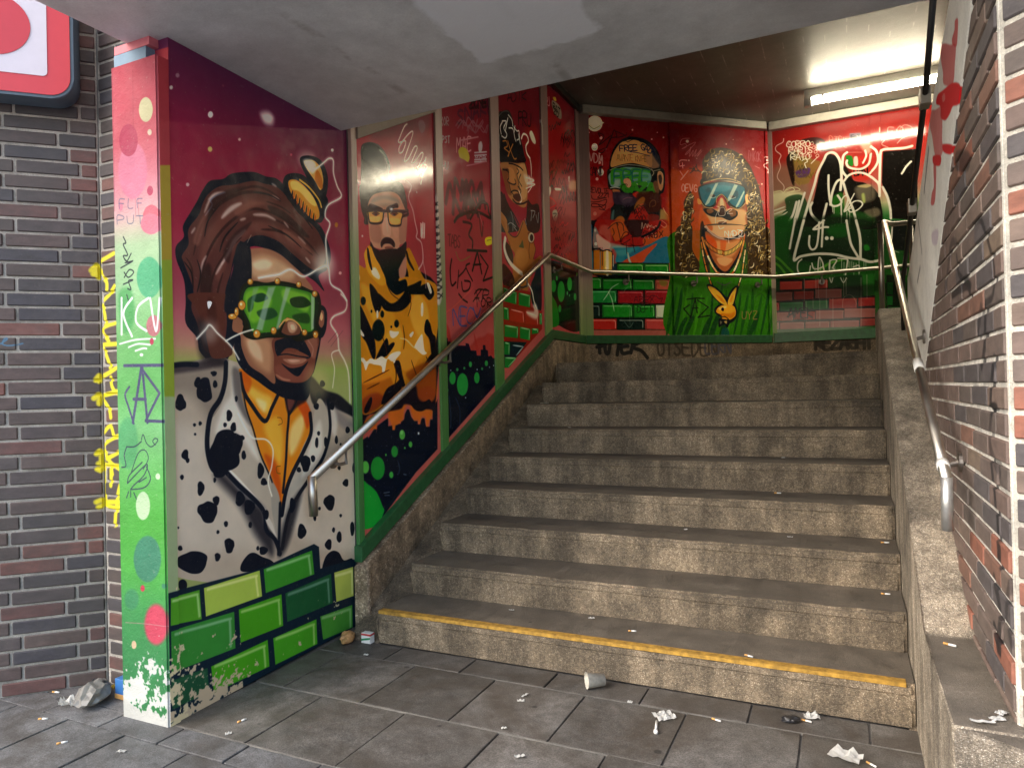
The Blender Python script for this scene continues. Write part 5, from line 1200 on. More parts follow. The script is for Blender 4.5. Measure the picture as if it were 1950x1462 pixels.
ART['C'] = '''
g|5a0f14,4200 6e1216,3900 841618,3600 96201e,3200 9c3530,2900 a4504a,2650 a0584c,2450 9a5c50,1450
F|6a1426||5|60|1051,4012 100,8 -29,-1029 -85,-4
f|b84a18||26|90|1066,3689 78,73 -13,-771 -89,-3
f|b86858||50|60|108,3329 249,13 31,-164 -200,-158 -90,-72
f|ddd4bc||2||286,4026 -27,-61 -62,-29 -61,19 -24,57 27,60 62,30 61,-19
s|8a907c|12|2||138,3993 48,-29 67,34
f|ddd4bc||||113,4045 173,-2 -3,-17 -171,2
f|e4dccc||2||227,3775 -11,-29 -26,-13 -24,9 -10,28 11,28 25,14 25,-10
s|8aa088|9|1||172,3759 19,-8 22,14
f|e4dccc||2||287,3517 -11,-29 -26,-13 -25,10 -9,27 11,29 25,13 25,-10
s|8aa088|9|1||231,3502 20,-9 22,14
f|e0a8a0||2||90,3952 -3,-8 -8,-3 -7,2 -3,8 3,8 8,3 7,-2
f|e0a8a0||2||140,3921 -3,-6 -6,-3 -5,2 -2,6 2,6 6,2 5,-1
f|e0a8a0||2||126,3875 -2,-6 -5,-2 -5,1 -2,5 2,6 5,2 5,-1
f|e0a8a0||2||281,3875 -5,-12 -11,-6 -11,4 -5,11 5,12 12,6 11,-4
f|e0a8a0||2||225,3441 -5,-12 -11,-5 -11,4 -5,11 5,12 12,5 11,-4
f|e0a8a0||2||257,3713 -4,-8 -7,-3 -8,2 -3,8 3,8 8,3 8,-2
f|e0a8a0||2||258,3614 -4,-9 -8,-5 -9,4 -4,8 4,10 9,4 9,-3
f|e0a8a0||2||106,3524 -4,-10 -10,-5 -10,3 -4,10 5,11 10,5 10,-4
f|e0a8a0||2||88,3410 -3,-7 -6,-3 -7,2 -2,7 3,6 6,3 6,-2
f|e0a8a0||2||324,3764 -3,-6 -5,-3 -6,2 -2,5 2,6 6,3 6,-2
f|e0a8a0||2||637,3987 -3,-6 -7,-4 -6,3 -3,6 3,7 7,3 6,-2
f|e0a8a0||2||860,3906 -3,-7 -7,-3 -6,2 -3,7 3,6 7,4 6,-3
f|e0a8a0||2||1000,3935 -3,-6 -7,-4 -6,3 -3,6 3,7 7,3 7,-2
f|e0a8a0||2||925,3982 -2,-4 -4,-3 -5,2 -2,4 2,5 5,2 5,-1
f|e0a8a0||2||124,3354 -2,-5 -5,-3 -5,2 -2,5 2,6 5,2 5,-2
f|e0a8a0||2||1095,3607 -3,-5 -5,-3 -5,2 -2,5 2,6 5,2 6,-2
f|d8907c||3|80|196,3078 -7,-14 -14,-7 -13,5 -5,14 6,14 14,7 13,-5
s|260c12|10|||255,3883 -17,40 62,-29 -56,-95 146,111 -67,-130
s|260c12|10|||332,3781 29,77 28,43 29,69 26,-65 -55,-20
s|260c12|9|||436,3955 99,-34 -92,-32
s|260c12|7|||563,3952 -20,-43
s|260c12|7|||627,3949 -56,-46
s|260c12|9|||305,3770 -72,-38 44,-13 56,70
s|c0a8a0|10||90|129,3716 18,-92 26,82
s|c0a8a0|10||90|183,3711 -3,-91 27,-4 17,38 -16,45 -22,4
s|c0a8a0|10||90|236,3601 4,96 18,-64 14,55 2,-98
s|1a0c10|8|||120,3563 -3,-92
s|1a0c10|8|||152,3558 -35,-52 33,-29
s|1a0c10|8|||156,3471 20,95 17,-86
s|1a0c10|8|||164,3506 23,-2
s|1a0c10|8|||197,3470 4,92 35,-85 1,89
s|1a0c10|8|||240,3569 39,4
s|1a0c10|8|||259,3576 -4,-94
s|1a0c10|9|||247,3572 6,-111
s|2a0e12|6|||120,3297 2,54 22,-3 0,-16 -23,-9 24,-27
s|2a0e12|6|||177,3347 -23,2 -3,-51 26,1
s|2a0e12|6|||154,3323 17,3
s|2a0e12|6|||185,3351 12,-56 16,53
s|2a0e12|6|||230,3350 -12,-23 6,-30 17,11 -1,31 -10,6
s|2a0e12|6|||248,3347 0,-49 19,-3
s|2a0e12|6|||282,3345 26,2
s|2a0e12|6|||294,3347 0,-50
s|2a0e12|6|||336,3345 -22,3 -4,-51 26,-3
s|2a0e12|6|||311,3323 20,-4
s|2a0e12|7|||216,3291 18,3 2,-20 -25,-27 29,1
s|2a0e12|7|||249,3293 22,3 -3,-16 -23,-27 28,-1
s|2a0e12|7|||283,3295 22,1 0,-17 -24,-29 28,2
s|2a0e12|7|||320,3296 11,9 0,-49
s|2a0e12|7|||141,3265 26,-40 134,23
s|2a0e12|7|||117,3197 102,6 90,29 -28,-59 -124,10 -10,-33 98,4 54,20 -20,-51 -53,6
s|2a0e12|7|||218,3170 96,-70
f|0c1018||||349,3558 16,117 48,112 75,80 83,40 91,7 110,-17 92,-52 63,-81 26,-83 -3,-85 29,2 17,-50 -4,-136 -20,-69 -39,-36 15,-135 78,-64 -1,-43 -110,-83 -800,-33 73,71 200,158 -14,157 -33,90
f|3c3c44||8|70|799,3857 73,-37 45,-73 26,-66 -11,-86 -94,3 4,144
f|c8965c||||372,3576 11,100 48,95 65,72 74,30 73,10 82,-15 64,-29 55,-55 6,-93 -11,-85 -93,11 -128,17 -128,-25
f|dcac70||25|70|439,3713 75,98 91,31 110,-17 35,-90 -21,-77 -165,-3 -91,-14
f|a07858||12|80|749,3701 93,41 55,-65 36,-48 -39,-36 -65,4
s|0c1018|6|||496,3851 55,13 18,-12 56,30 64,0 36,-18 47,12
s|101838|11|||519,3811 -44,-3 1,-58
s|101838|11|||474,3778 34,3
s|101838|11|||528,3752 4,65 35,-3 0,-16 -38,-12 41,-29
s|101838|11|||623,3827 -41,-8 0,-58 39,6
s|101838|11|||583,3791 28,4
s|101838|11|||675,3830 -43,-2 -1,-60 46,5
s|101838|11|||633,3794 31,8
s|101838|11|||762,3836 -20,8 -20,-26 17,-37 21,4 -1,15 -13,7
s|101838|11|||759,3777 26,54 17,-63
s|101838|11|||769,3793 25,-4
s|101838|11|||803,3827 39,-4 -45,-59 42,-11
s|101838|11|||839,3753 20,59 20,-68
s|101838|11|||845,3775 25,-8
s|101838|8|||589,3753 115,-9 115,-21
s|7a5830|6|||439,3649 15,67 13,-66
s|7a5830|6|||444,3673 17,-1
s|7a5830|6|||469,3716 17,-70 15,74
s|7a5830|6|||503,3646 16,74 12,-72
s|7a5830|6|||510,3677 16,-2
s|7a5830|6|||533,3649 2,67 29,-63 4,65
s|7a5830|6|||567,3723 33,0
s|7a5830|6|||583,3721 -1,-71
s|7a5830|6|||628,3723 -28,-2 0,-63 27,-4
s|7a5830|6|||598,3686 23,3
s|7a5830|6|||657,3714 -3,-59
s|7a5830|6|||677,3717 -21,-31 21,-30
s|7a5830|6|||681,3653 1,63 23,-63 2,61
s|7a5830|6|||719,3720 0,-60
s|7a5830|6|||754,3717 -22,2 0,-60
s|7a5830|6|||732,3685 15,4
s|7a5830|7|||779,3718 -22,1 -2,-58 22,0
s|7a5830|7|||758,3690 15,-4
f|161c18||||326,3531 37,32 127,46 73,13 146,-3 92,-15 37,-15 122,16 8,-42 -75,-30 -38,-19 -2,-59 -39,-70 -47,-20 -100,28 -72,46 -36,32 -56,-62 -47,-61 -108,-6 -21,82
s|d8d0bc|6|1|80|360,3542 75,38 73,21 73,13 128,-4 92,-15 37,-23
f|70948c||||343,3491 55,45 91,39 73,13 147,-3 91,-24 36,-48 -11,-60 -39,-61 -110,19 -54,38 -63,39 -56,-54 -46,-61 -82,-5 -30,57
f|8a9ca0||13|80|346,3458 33,52 35,-31 -38,-102
f|a8b4a4||12|70|404,3428 64,21 -20,-68 -54,-3
s|3c8c28|42||95|481,3545 -88,-11 -9,-125
s|3c8c28|42||95|384,3476 77,2
s|3c8c28|42||95|498,3422 -6,127 87,-9 -5,-36 -76,-24 90,-51
s|3c8c28|43||95|697,3561 -90,-14 -4,-120 95,8
s|3c8c28|43||95|597,3483 72,14
s|3c8c28|43||95|805,3559 -87,-6 -13,-126 101,14
s|3c8c28|43||95|715,3497 66,7
s|1e5c64|13||90|495,3550 -83,-4 -12,-122
s|1e5c64|13||90|402,3476 67,16
s|1e5c64|13||90|509,3432 4,118 79,5 -3,-49 -75,-16 83,-65
s|1e5c64|13||90|704,3567 -83,-9 1,-126 84,7
s|1e5c64|13||90|622,3491 62,14
s|1e5c64|13||90|814,3573 -80,-4 -7,-132 92,13
s|1e5c64|13||90|731,3505 60,-1
f|70a8a0||12|50|726,3548 92,-11 -3,-118 -73,29
f|3a8a28||4||465,3365 19,35 54,-14 -19,-34
f|e0dcb0||5|90|631,3425 64,-1 84,26 -38,-36 -92,-9
s|3a8828|37||95|580,3403 -49,2 -31,-39 36,-37 38,9 -3,32 -22,-4
s|3a8828|37||95|599,3333 37,85 46,-89
s|3a8828|37||95|616,3359 42,2
s|3a8828|37||95|689,3421 87,1 -90,-90 91,-1
s|3a8828|37||95|785,3340 47,86 38,-83
s|3a8828|37||95|808,3366 44,4
s|3a8828|22|2|90|848,3429 12,-75 12,-76
s|e0dcc8|7|2||357,3355 54,11 54,-5
s|d8c8a8|6|1||838,3585 27,-37 -20,-35
s|cfc4a8|5|||865,3565 76,22
f|b88860||||907,3543 33,27 37,-40 -4,-119 -29,-53 -32,49
f|3a2a28||3||920,3518 29,10 12,-50 -20,-52 -18,33
s|d8b890|6|||911,3526 29,36 32,-41 -8,-94
f|8c5c40||8|80|853,3438 51,20 21,-101 -20,-35 -36,32
f|c89070||7||591,3439 -13,-24 -30,-12 -29,8 -12,23 13,25 30,11 29,-8
f|d8a080||5||599,3415 -10,-31 -24,-13 -22,11 -9,29 10,30 24,14 23,-11
s|0c1018|6|||483,3358 10,34 55,15 0,-20
f|b07048||3||384,3344 72,-4 8,-25 -72,-4
f|382c3c||10||392,3311 108,6 91,-12 54,-22 17,-41 -38,-52 -73,-29 -127,19 -35,40
f|5a4858||17|70|463,3282 109,6 35,-57 -110,-31
s|b87888|5|2|70|498,3242 55,24 55,-2
f|b03428||3||609,3306 65,29 17,-41 -37,-27
f|4a2018||14|90|683,3327 241,-4 5,-169 -104,-39 -92,4 -71,89
f|a86c30||7|85|643,3207 76,72 36,-15 -20,-52 -57,-62 -55,-27
s|7a5030|8|1||808,3165 1,51 29,35 37,-6 -1,-43 -38,-19
f|a02820||7||586,3104 74,54 74,20 45,-65 44,-65 -94,-73 -184,-8
s|c85040|9|2|80|623,3123 64,20 11,50 37,11
f|1c2424||3||351,3110 55,69 91,-4 -3,-92 -74,-70 -73,-36
f|5a7c78||5|80|368,3094 28,35 -12,-101 -27,-17
f|a8682c||5||421,3047 55,19 35,-32 -2,-68 -144,-6
s|120c10|8|||477,3104 1,73 34,-8 1,-22 -33,-8
s|120c10|8|||536,3176 -5,-63
s|120c10|8|||575,3177 -42,-41 40,-26
s|120c10|8|||588,3109 23,70 22,-68
s|120c10|8|||597,3137 28,-4
s|240c10|8||85|632,3050 30,33 18,-34 24,31 11,-37 16,48 30,-46
s|201010|6||85|579,3113 18,35 11,-33 15,45 9,-48 6,35 17,-24
s|240c10|6||85|675,3134 14,28 14,-30 14,27 22,-23 15,26 11,-31
s|201010|8||85|429,3099 37,27 27,-29 13,29 32,-29 21,33
s|240c10|6||85|641,3156 35,36 58,-31 31,35 54,-35
s|201010|8||85|534,3113 58,49 36,-38 29,54 24,-51
s|240c10|6||85|484,2962 51,55 36,-44 53,35
s|240c10|8||85|599,3099 21,28 9,-36 24,38 5,-34 31,30 19,-27
f|c09858||12|85|938,3163 88,-64 -3,-112 -164,-7 58,72
s|f0d8a8|7|2|90|967,3173 27,-50 27,-24
f|7c2820||7|90|788,3097 120,-3 -11,-60 -76,-56 -36,18
f|8c2220||4||179,3011 163,132 7,-100 -20,-85 -205,-8
f|9c2420||12||187,3007 305,13 238,-6 280,29 4,-204 -161,-56 -313,-36 -181,2 -175,126
f|c07060||18|70|248,2960 98,-21 -5,-174 -69,80 -61,31
f|b8602c||8|90|356,2981 155,40 32,-132 -129,-88 -52,48
f|b85828||8|95|725,2837 93,29 205,126 -6,-229 -145,29 -94,-37 -55,23
f|2c1418||8|95|520,3021 266,12 -58,-87 -39,-85 -92,-3 -61,81
f|0c1018||||111,2950 68,57 17,0 -28,-58 -10,-231 199,-27 -2,-273 -209,20 -3,41 -40,-1
f|1c5a70||||115,2930 27,17 -6,-222 -29,-17
f|2a7080||||106,2675 36,1 -5,-197 -34,-1
f|8a8078||5||159,2915 27,18 33,-90 -12,-124 -54,-1
f|d8d0c0||2||195,2763 -5,-13 -13,-5 -12,5 -5,12 5,13 13,6 12,-5
f|d8d0c0||4||187,2904 -4,-12 -9,-5 -9,4 -3,12 4,12 9,5 8,-5
f|d8b0a0||10||193,2867 78,-46 71,-48 -11,-58 -63,-27 -53,32 -24,73
F|b87424||||153,2697 205,7 -7,-255 -203,-5
F|dcb860||8||264,2692 93,-9 -6,-234 -94,-2
f|f4ecd0||8|90|290,2685 27,1 -2,-238 -28,0
s|0c1018|8|||225,2728 0,-148 -7,-112
s|0c1018|6|||247,2729 1,-116 -2,-74
s|f0e8d8|4|||225,2679 -5,-207
s|0c1018|13|1||158,2709 57,6 35,-23 54,14 53,-19
s|3a4a50|13|1||374,2650 -5,-201
s|e4e0d4|7|2||372,2650 -3,-116
f|14303c||||381,2551 27,9 -3,-110 -34,-1
f|2a7c8c||7||395,2601 16,83 -52,49 54,18 126,-12 119,12 27,-16 -93,-70 -111,-78 -73,-11
f|58a0a0||17|70|394,2701 127,20 91,12 -56,-61 -110,-28
f|2a6c84||5||537,2655 130,71 56,27 74,28 222,84 -5,-281 -479,-4
f|b8502c||||490,2587 139,79 149,80 94,46 -1,-26 -114,-113 -57,-69
f|246a80||7||871,2758 58,78 90,3 -4,-251 -204,-6 30,82
f|a8b8a8||13|70|333,2773 80,-5 127,-13 -37,-22 -127,-8 -37,-43
t|a8b8a8|24|3||538,2688 16,-83 22,-32
s|1c0c0e|7|||319,2926 73,57 64,15 35,-28 8,-58
s|1c0c0e|7|||437,2968 -18,24 33,-140 7,-58
s|1c0c0e|7|||373,2932 16,-49 -18,-34 16,-49
s|1c0c0e|7|||450,2794 48,93 46,10 8,-24 -65,-36 -19,-68 101,54
s|1c0c0e|7|||597,2866 7,-100 16,-75
s|1c0c0e|7|||579,2848 128,14 36,-49 -29,-43 -83,-12 -54,15
s|1c0c0e|7|||522,2780 6,-109
s|1c0c0e|7|||468,2769 72,-14 146,5
s|4a1010|7||80|820,2909 14,54 17,-42 18,42 11,-49 9,50
s|240c10|6||80|721,2897 26,28 46,-22 60,32
s|d0b8a0|6||80|769,2955 27,24 43,-21 39,24 4,-29
s|d0b8a0|7||80|792,2929 30,54 47,-43 26,37 6,-36
s|240c10|6||80|700,2872 51,38 14,-28 60,32
s|d0b8a0|6||80|734,2839 30,47 25,-44 36,58 32,-57 12,50
s|4a1010|7||80|779,2855 9,44 10,-39 16,35 15,-37 16,49 11,-55
s|4a1010|7||80|702,2934 59,50 10,-42 68,42
s|4a1010|6||80|716,2956 21,63 16,-49 27,45 24,-53
s|d0b8a0|7||80|703,2940 10,68 14,-60 26,50 18,-42 12,39 22,-31
s|0c1018|24|1||925,3022 -30,-60 -94,-63 -94,-42
s|1c0c0e|8|||797,2844 2,65 33,0 4,-23 -38,-10 36,-24
s|1c0c0e|8|||855,2915 -3,-62 34,7 5,17 -10,11 -24,-6
s|1c0c0e|8|||855,2916 32,2 -1,-20 -7,-8
s|1c0c0e|8|||913,2920 40,-49
s|1c0c0e|8|||956,2929 -44,-68
s|e8b898|7|1|70|944,3040 56,-40 -20,-35 -46,24
F|06140c||1||408,2576 610,9 -3,-717 -917,-1 10,545 297,32
F|1c7a24||1||417,2562 301,8 -3,-118 -301,-7
S|c8e0a0|6|2|85|435,2547 251,7
s|c8e0a0|7|2|85|684,2554 17,-7 2,-21 -1,-56
s|0c2014|5|1|70|706,2544 1,-84 -271,-7 -11,9 2,65
F|1c7a24||1||729,2567 285,7 -3,-117 -285,-6
S|c8e0a0|7|2|85|747,2552 235,6
s|c8e0a0|7|2|85|980,2558 17,-6 2,-22 -1,-55
s|0c2014|5|1|70|1002,2548 1,-83 -255,-7 -11,10 2,64
F|1c7a24||1||84,2408 148,3 -3,-116 -148,-2
S|b0d8a0|6|2|85|101,2393 101,2
s|b0d8a0|7|2|85|200,2395 16,-6 2,-21 -1,-55
s|0c2014|5|1|70|221,2386 0,-83 -119,-3 -10,9 1,64
F|1c7a24||1||247,2399 331,7 -3,-111 -331,-5
S|b0d8a0|6|2|85|264,2384 282,6
s|b0d8a0|7|2|85|545,2390 16,-6 2,-22 -1,-48
s|0c2014|5|1|70|566,2380 1,-76 -301,-7 -11,10 2,57
F|1c7a24||1||592,2399 246,5 -3,-107 -246,-4
S|c8e0b0|6|2|85|610,2385 196,3
s|c8e0b0|7|2|85|804,2388 17,-6 2,-22 0,-45
s|0c2014|5|1|70|826,2379 1,-74 -216,-5 -10,10 1,54
F|a8483c||1||854,2401 169,4 -3,-107 -169,-3
S|e8a898|7|2|85|872,2386 118,3
s|e8a898|7|2|85|988,2389 17,-7 2,-22 0,-44
s|0c2014|5|1|70|1011,2379 0,-73 -137,-4 -11,10 1,54
F|1f7a38||1||80,2276 319,6 -4,-131 -318,-3
S|88c898|6|2|85|97,2262 271,4
s|88c898|7|2|85|366,2266 16,-6 2,-22 -1,-68
s|0c2014|5|1|70|387,2257 0,-97 -289,-5 -10,9 2,78
F|8c1c24||1||417,2276 291,5 -3,-131 -292,-3
S|d88890|6|2|85|434,2261 242,4
s|d88890|7|2|85|675,2265 16,-6 2,-22 -1,-69
s|0c2014|5|1|70|696,2255 1,-97 -262,-4 -11,9 2,78
F|8c1c24||1||727,2287 292,5 -3,-142 -293,-3
S|d88890|6|2|85|745,2272 242,4
s|d88890|7|2|85|985,2276 17,-7 2,-22 -1,-78
s|0c2014|5|1|70|1007,2266 0,-108 -262,-4 -11,10 3,88
F|08201c||1||76,2129 135,1 -4,-131 -134,-1
S|a8b8a8|6|2|85|94,2114 86,1
s|a8b8a8|7|2|85|178,2115 16,-6 2,-22 -1,-70
s|0c2014|5|1|70|199,2106 0,-99 -105,-2 -10,9 2,81
F|1c7a24||1||236,2131 342,3 -4,-133 -342,-2
S|a0d098|6|2|85|253,2116 293,3
s|a0d098|7|2|85|545,2119 16,-7 2,-21 -1,-72
s|0c2014|5|1|70|566,2109 0,-100 -312,-3 -11,9 2,81
F|1c7a24||1||592,2130 245,3 -3,-133 -245,-2
S|a0d098|6|2|85|610,2115 195,2
s|a0d098|7|2|85|803,2117 17,-6 2,-22 -1,-71
s|0c2014|5|1|70|825,2107 0,-99 -214,-3 -11,10 2,80
F|c8ccb4||1||852,2133 169,2 -4,-136 -169,-1
S|f4f4e4|7|2|85|870,2118 118,1
s|f4f4e4|7|2|85|986,2119 17,-6 2,-22 -1,-73
s|0c2014|5|1|70|1009,2109 0,-102 -138,-2 -11,10 2,83
F|a42820||1||73,1982 320,1 -3,-113 -320,-1
S|f0b0a0|6|2|85|90,1967 272,1
s|f0b0a0|7|2|85|360,1968 16,-6 2,-22 -1,-52
s|0c2014|5|1|70|381,1958 1,-80 -291,-2 -10,10 1,61
F|08201c||1||411,1983 296,2 -3,-109 -296,-1
S|d0d8c8|6|2|85|428,1968 247,2
s|d0d8c8|7|2|85|673,1970 16,-7 3,-22 -1,-47
s|0c2014|5|1|70|695,1960 0,-76 -266,-2 -10,10 1,56
F|ac4440||1||722,1985 296,1 -3,-114 -296,0
S|f0b8b0|6|2|85|740,1970 246,1
s|f0b8b0|7|2|85|984,1971 17,-7 2,-22 0,-51
s|0c2014|5|1|70|1006,1961 1,-81 -266,-2 -10,10 1,62
f|c08c5c||5|25|861,2403 164,3 -2,-101 -155,5
f|7a8a30||12|60|899,2395 93,-6 -20,-51 -56,7
t|c0d4b8|11|2|80|430,2357 -83,-47 -55,-76 -46,-58
t|c0d4b8|11|2|75|302,2276 42,-90 24,-128
s|88b088|5|1|60|481,2271 38,42 64,9
s|8aa890|5|2|60|441,2104 46,42 54,-16 -19,-25
s|a8b8a8|5|1|60|482,1955 53,-59 47,51
s|a8b8a8|4|1|50|540,2105 5,-184
s|3a0c14|6|||596,2161 26,62 22,-60
s|3a0c14|6|||608,2183 28,3
s|3a0c14|6|||660,2225 0,-64 37,8 4,12 -16,14 -23,-5
s|3a0c14|6|||659,2220 34,0 2,-17 -14,-7
s|3a0c14|6|||765,2221 -41,1 -4,-58 43,0
s|3a0c14|6|||722,2190 31,1
s|3a0c14|6|||782,2223 49,-58
s|3a0c14|6|||829,2225 -45,-60
s|3a0c14|6|||753,2182 48,51 56,-7 36,-25 38,9 -20,-43
s|0c2010|7|||632,2119 0,-67 23,8 17,26 -15,28 -24,2
s|0c2010|7|||717,2124 -42,-5 3,-61 33,1
s|0c2010|7|||675,2089 29,4
s|0c2010|7|||758,2129 -36,-5 -1,-63
s|0c2010|7|||725,2089 27,8
s|0c2010|7|||769,2130 41,7
s|0c2010|7|||790,2129 -1,-68
s|1a0c0a|15|5|60|479,2503 17,-24
s|1a0c0a|17|7|50|643,2507 3,-41
F|55101a||9|50|1051,4023 124,10 -31,-1098 -109,-4
f|b04c18||34|85|1047,3529 115,58 257,68 36,-101 -23,-123 -27,-260 36,-84 -42,-142 -369,-14
f|a84818||22|80|1309,3545 147,61 -2,-415 -17,-244 -116,-5 -30,310
f|d8c8b8||3|90|1296,3915 -6,-12 -14,-6 -13,4 -6,12 6,12 14,6 14,-4
f|d8c8b8||3|90|2110,3889 -4,-10 -10,-4 -10,3 -4,8 4,10 10,4 10,-3
f|d8c8b8||3|90|1299,3708 -3,-6 -6,-3 -6,2 -3,5 3,6 6,3 6,-2
f|d8c8b8||3|90|998,3934 -3,-6 -6,-2 -6,1 -2,6 3,5 6,3 6,-2
f|d8c8b8||3|90|1765,3919 -2,-5 -6,-3 -6,2 -2,5 3,5 5,2 6,-1
f|d8c8b8||3|90|2210,3504 -3,-6 -8,-3 -7,2 -3,6 4,6 7,3 7,-2
f|d8c8b8||3|90|1852,3974 -1,-3 -5,-2 -4,1 -2,4 2,3 5,2 4,-1
f|d8c8b8||3|90|1393,3735 -2,-3 -4,-2 -4,1 -2,4 2,3 4,2 4,-1
s|b07070|7||95|1302,3948 -87,-15 -26,-62 63,14 8,-34 -48,-21 166,81 -129,-138 39,20 30,62 -22,-105 50,73 -11,-70 50,81 -21,-79 79,83 -50,-81 60,65
s|e0a8a0|8|||1266,3707 -81,-7 -21,-61 72,11
S|e0a8a0|8|||1210,3676 4,-58
S|e0a8a0|8|||1178,3584 33,-45
S|e0a8a0|9|||1277,3594 -92,-104
s|e0a8a0|8|||1212,3441 -18,-32 9,-42 24,14 2,46 -18,20
s|e0a8a0|9|||1277,3447 -34,-5 -5,-75 40,1
s|e0a8a0|9|||1239,3404 29,5
s|e0a8a0|9|||1291,3449 17,-81 23,82
s|e0a8a0|9|||1379,3434 -18,13 -17,-36 11,-38 20,2 4,28 -14,1
s|8c5058|7|||2041,3870 -5,-108 16,1 12,54 -10,44 -16,11
s|8c5058|7|||2085,3867 -2,-107
s|8c5058|7|||2106,3869 -5,-121
s|8c5058|7|||2130,3869 -26,-59 23,-53
s|8c5058|7|||2152,3860 -13,-34 4,-75 17,26 1,65 -11,21
s|8c5058|7|||2171,3867 -4,-116
s|8c5058|7|||2197,3865 -28,-62 26,-50
s|b07878|6|||2116,3700 60,-22
s|f0dcd8|9|||2242,3806 61,-9 -52,-30 51,-10 -63,-31 -1,-26 40,-42 -11,-28 26,-7
s|2a1410|9|||1301,3570 59,47 -68,4
s|2a1410|9|||1341,3641 18,-41 49,3
s|2a1410|9|||1321,3597 59,56
s|2a1410|10|||1380,3670 9,-51 47,-32
f|33240f||||1460,3727 100,111 100,33 119,0 118,-35 99,-73 68,-84 48,-103 48,-103 27,-132 25,-176 5,-187 -265,-11 47,233 -35,174 -17,87 -218,75 -237,-41 -48,24 13,104
f|33240f||7|95|1265,3336 40,37 25,-119 -23,-139 -44,-175 -95,-4 23,140 31,87 -7,85
f|1c1814||||1444,3519 187,37 198,-6 159,-52 19,-51 -80,39 -199,23 -197,-11 -99,-49
s|c8b078|12|2|90|1462,3476 128,38 80,18 129,3 129,-31
s|e8d8b0|8|2|90|1491,3461 138,36 159,12 149,-22
f|8a5030||||1399,3309 46,-84 -46,-280 155,6 99,4 319,13 17,231 -7,88 -163,-79 -199,-9 -136,19
f|c8a478||19|90|1483,3175 157,25 319,6 17,-95 -24,-144 -339,-13 -76,68 -94,108
f|b85a20||12|90|1415,3198 67,-66 74,-109 57,-69 -214,-9
f|1a1612||||1392,3403 40,41 118,38 119,24 139,-5 129,-23 59,-41 -3,-114 -53,-91 -61,-29 -99,30 -58,75 -38,42 -60,-47 -22,-70 -80,-34 -77,26 -36,76
f|1f6474||||1412,3404 49,38 108,28 119,24 119,-6 120,-20 49,-32 -3,-106 -43,-81 -51,-24 -79,35 -48,59 -68,44 -60,-42 -41,-72 -60,-29 -58,23 -37,67
f|3a8a98||14|70|1529,3437 158,26 119,-10 -61,-56 -158,-9
f|144450||7|80|1805,3400 80,5 -2,-71 -61,-20 -39,33
f|2a2a2c||3||1845,3343 -10,-12 -23,-6 -22,4 -9,10 10,12 22,6 23,-3
s|c8d0c0|5|||1772,3324 40,-6 51,20
f|2a2a2c||3||1602,3341 -10,-11 -22,-6 -22,3 -9,11 10,11 22,6 22,-3
s|c8d0c0|5|||1536,3320 39,-6 39,15
f|144450||7|60|1489,3409 60,20 -12,-52 -48,6
F|c4ccbc||4|80|1609,3476 40,11 -125,-232 -40,-28 -14,8
F|c4ccbc||4|80|1847,3481 45,-10 -100,-168 -31,-19 -9,26
F|c4ccbc||4|80|1965,3418 10,-17 -75,-145 -36,-37 -9,17
s|d0bc88|7|1|90|1418,3275 47,-58 58,-14 49,7
s|d0bc88|7|1|90|1790,3233 79,-26 50,15 62,56
s|c8a868|8|2|90|1613,3268 11,53 60,38 58,-49 9,-35
f|a8784c||||1632,3252 31,62 35,2 33,-51 8,-60 -60,-29 -49,23
f|d8c09c||7|80|1668,3314 30,-7 12,-78 -49,-2
f|c88c48||2||1384,3300 43,-24 4,-34 -43,-3
f|d8b078||2||1984,3366 51,12 -3,-98 -41,-10
f|0c1018||||1454,3191 108,5 77,-31 99,13 81,22 59,-24 -12,-53 -91,-48 -98,31 -118,3 -77,31
f|7a5030||4||1493,3184 49,11 38,-24 -40,-28 -38,7
f|7a5030||4||1768,3180 80,12 9,-52 -61,-20
f|38201a||3||1661,3227 59,-6 -3,-87 -59,-3
s|c8a078|12|3||1597,3068 60,20 59,-7 59,-14
f|3a1c18||5|70|1636,3052 99,4 -21,-44 -60,-3
s|dcd0c4|6|1|90|1611,3225 39,-16 -52,-107 7,-95
s|dcd0c4|6|1|90|1660,3210 50,2 7,-78 -79,-4 22,71
s|dcd0c4|6|1|90|1738,3170 41,37 30,-8 -61,-46 69,3
s|dcd0c4|6|1|90|1978,3163 82,48 -63,-82 50,-15
s|dcd0c4|6|1|90|1616,3060 119,14 -100,-66 78,-14
f|2f6a10||||1034,2885 442,69 853,-20 -25,-1138 -1282,3 10,679
t|174a14|46|3|85|1098,2332 -69,-279 -63,-254
t|0e3a18|44|3|85|1161,2322 -51,-268 -64,-255
t|3a7c16|31|3|85|1239,2349 -48,-295 -65,-256
t|174a14|33|3|85|1295,2275 -23,-220 -65,-257
t|44881a|38|3|85|1406,2253 -52,-198 -65,-257
t|3a7c16|30|3|85|1475,2236 -39,-180 -65,-258
t|0e3a18|28|3|85|1544,2387 -25,-330 -66,-259
t|174a14|39|3|85|1668,2393 -66,-336 -66,-259
t|174a14|40|3|85|1711,2312 -25,-254 -67,-260
t|44881a|34|3|85|1840,2300 -70,-241 -67,-262
t|0e3a18|29|3|85|1894,2285 -39,-226 -68,-262
t|174a14|39|4|85|1987,2281 -47,-221 -68,-263
t|174a14|43|4|85|2045,2331 -19,-270 -68,-264
t|174a14|34|4|85|2163,2264 -51,-203 -69,-264
t|0e3a18|31|4|85|2261,2361 -62,-299 -69,-265
t|174a14|31|4|85|2313,2289 -26,-227 -70,-266
t|123c18|56|3|90|1218,2004 -60,-78 -70,-145
t|123c18|56|3|90|1305,2022 -61,-96 -71,-145
t|123c18|57|3|90|1528,2025 -62,-98 -72,-146
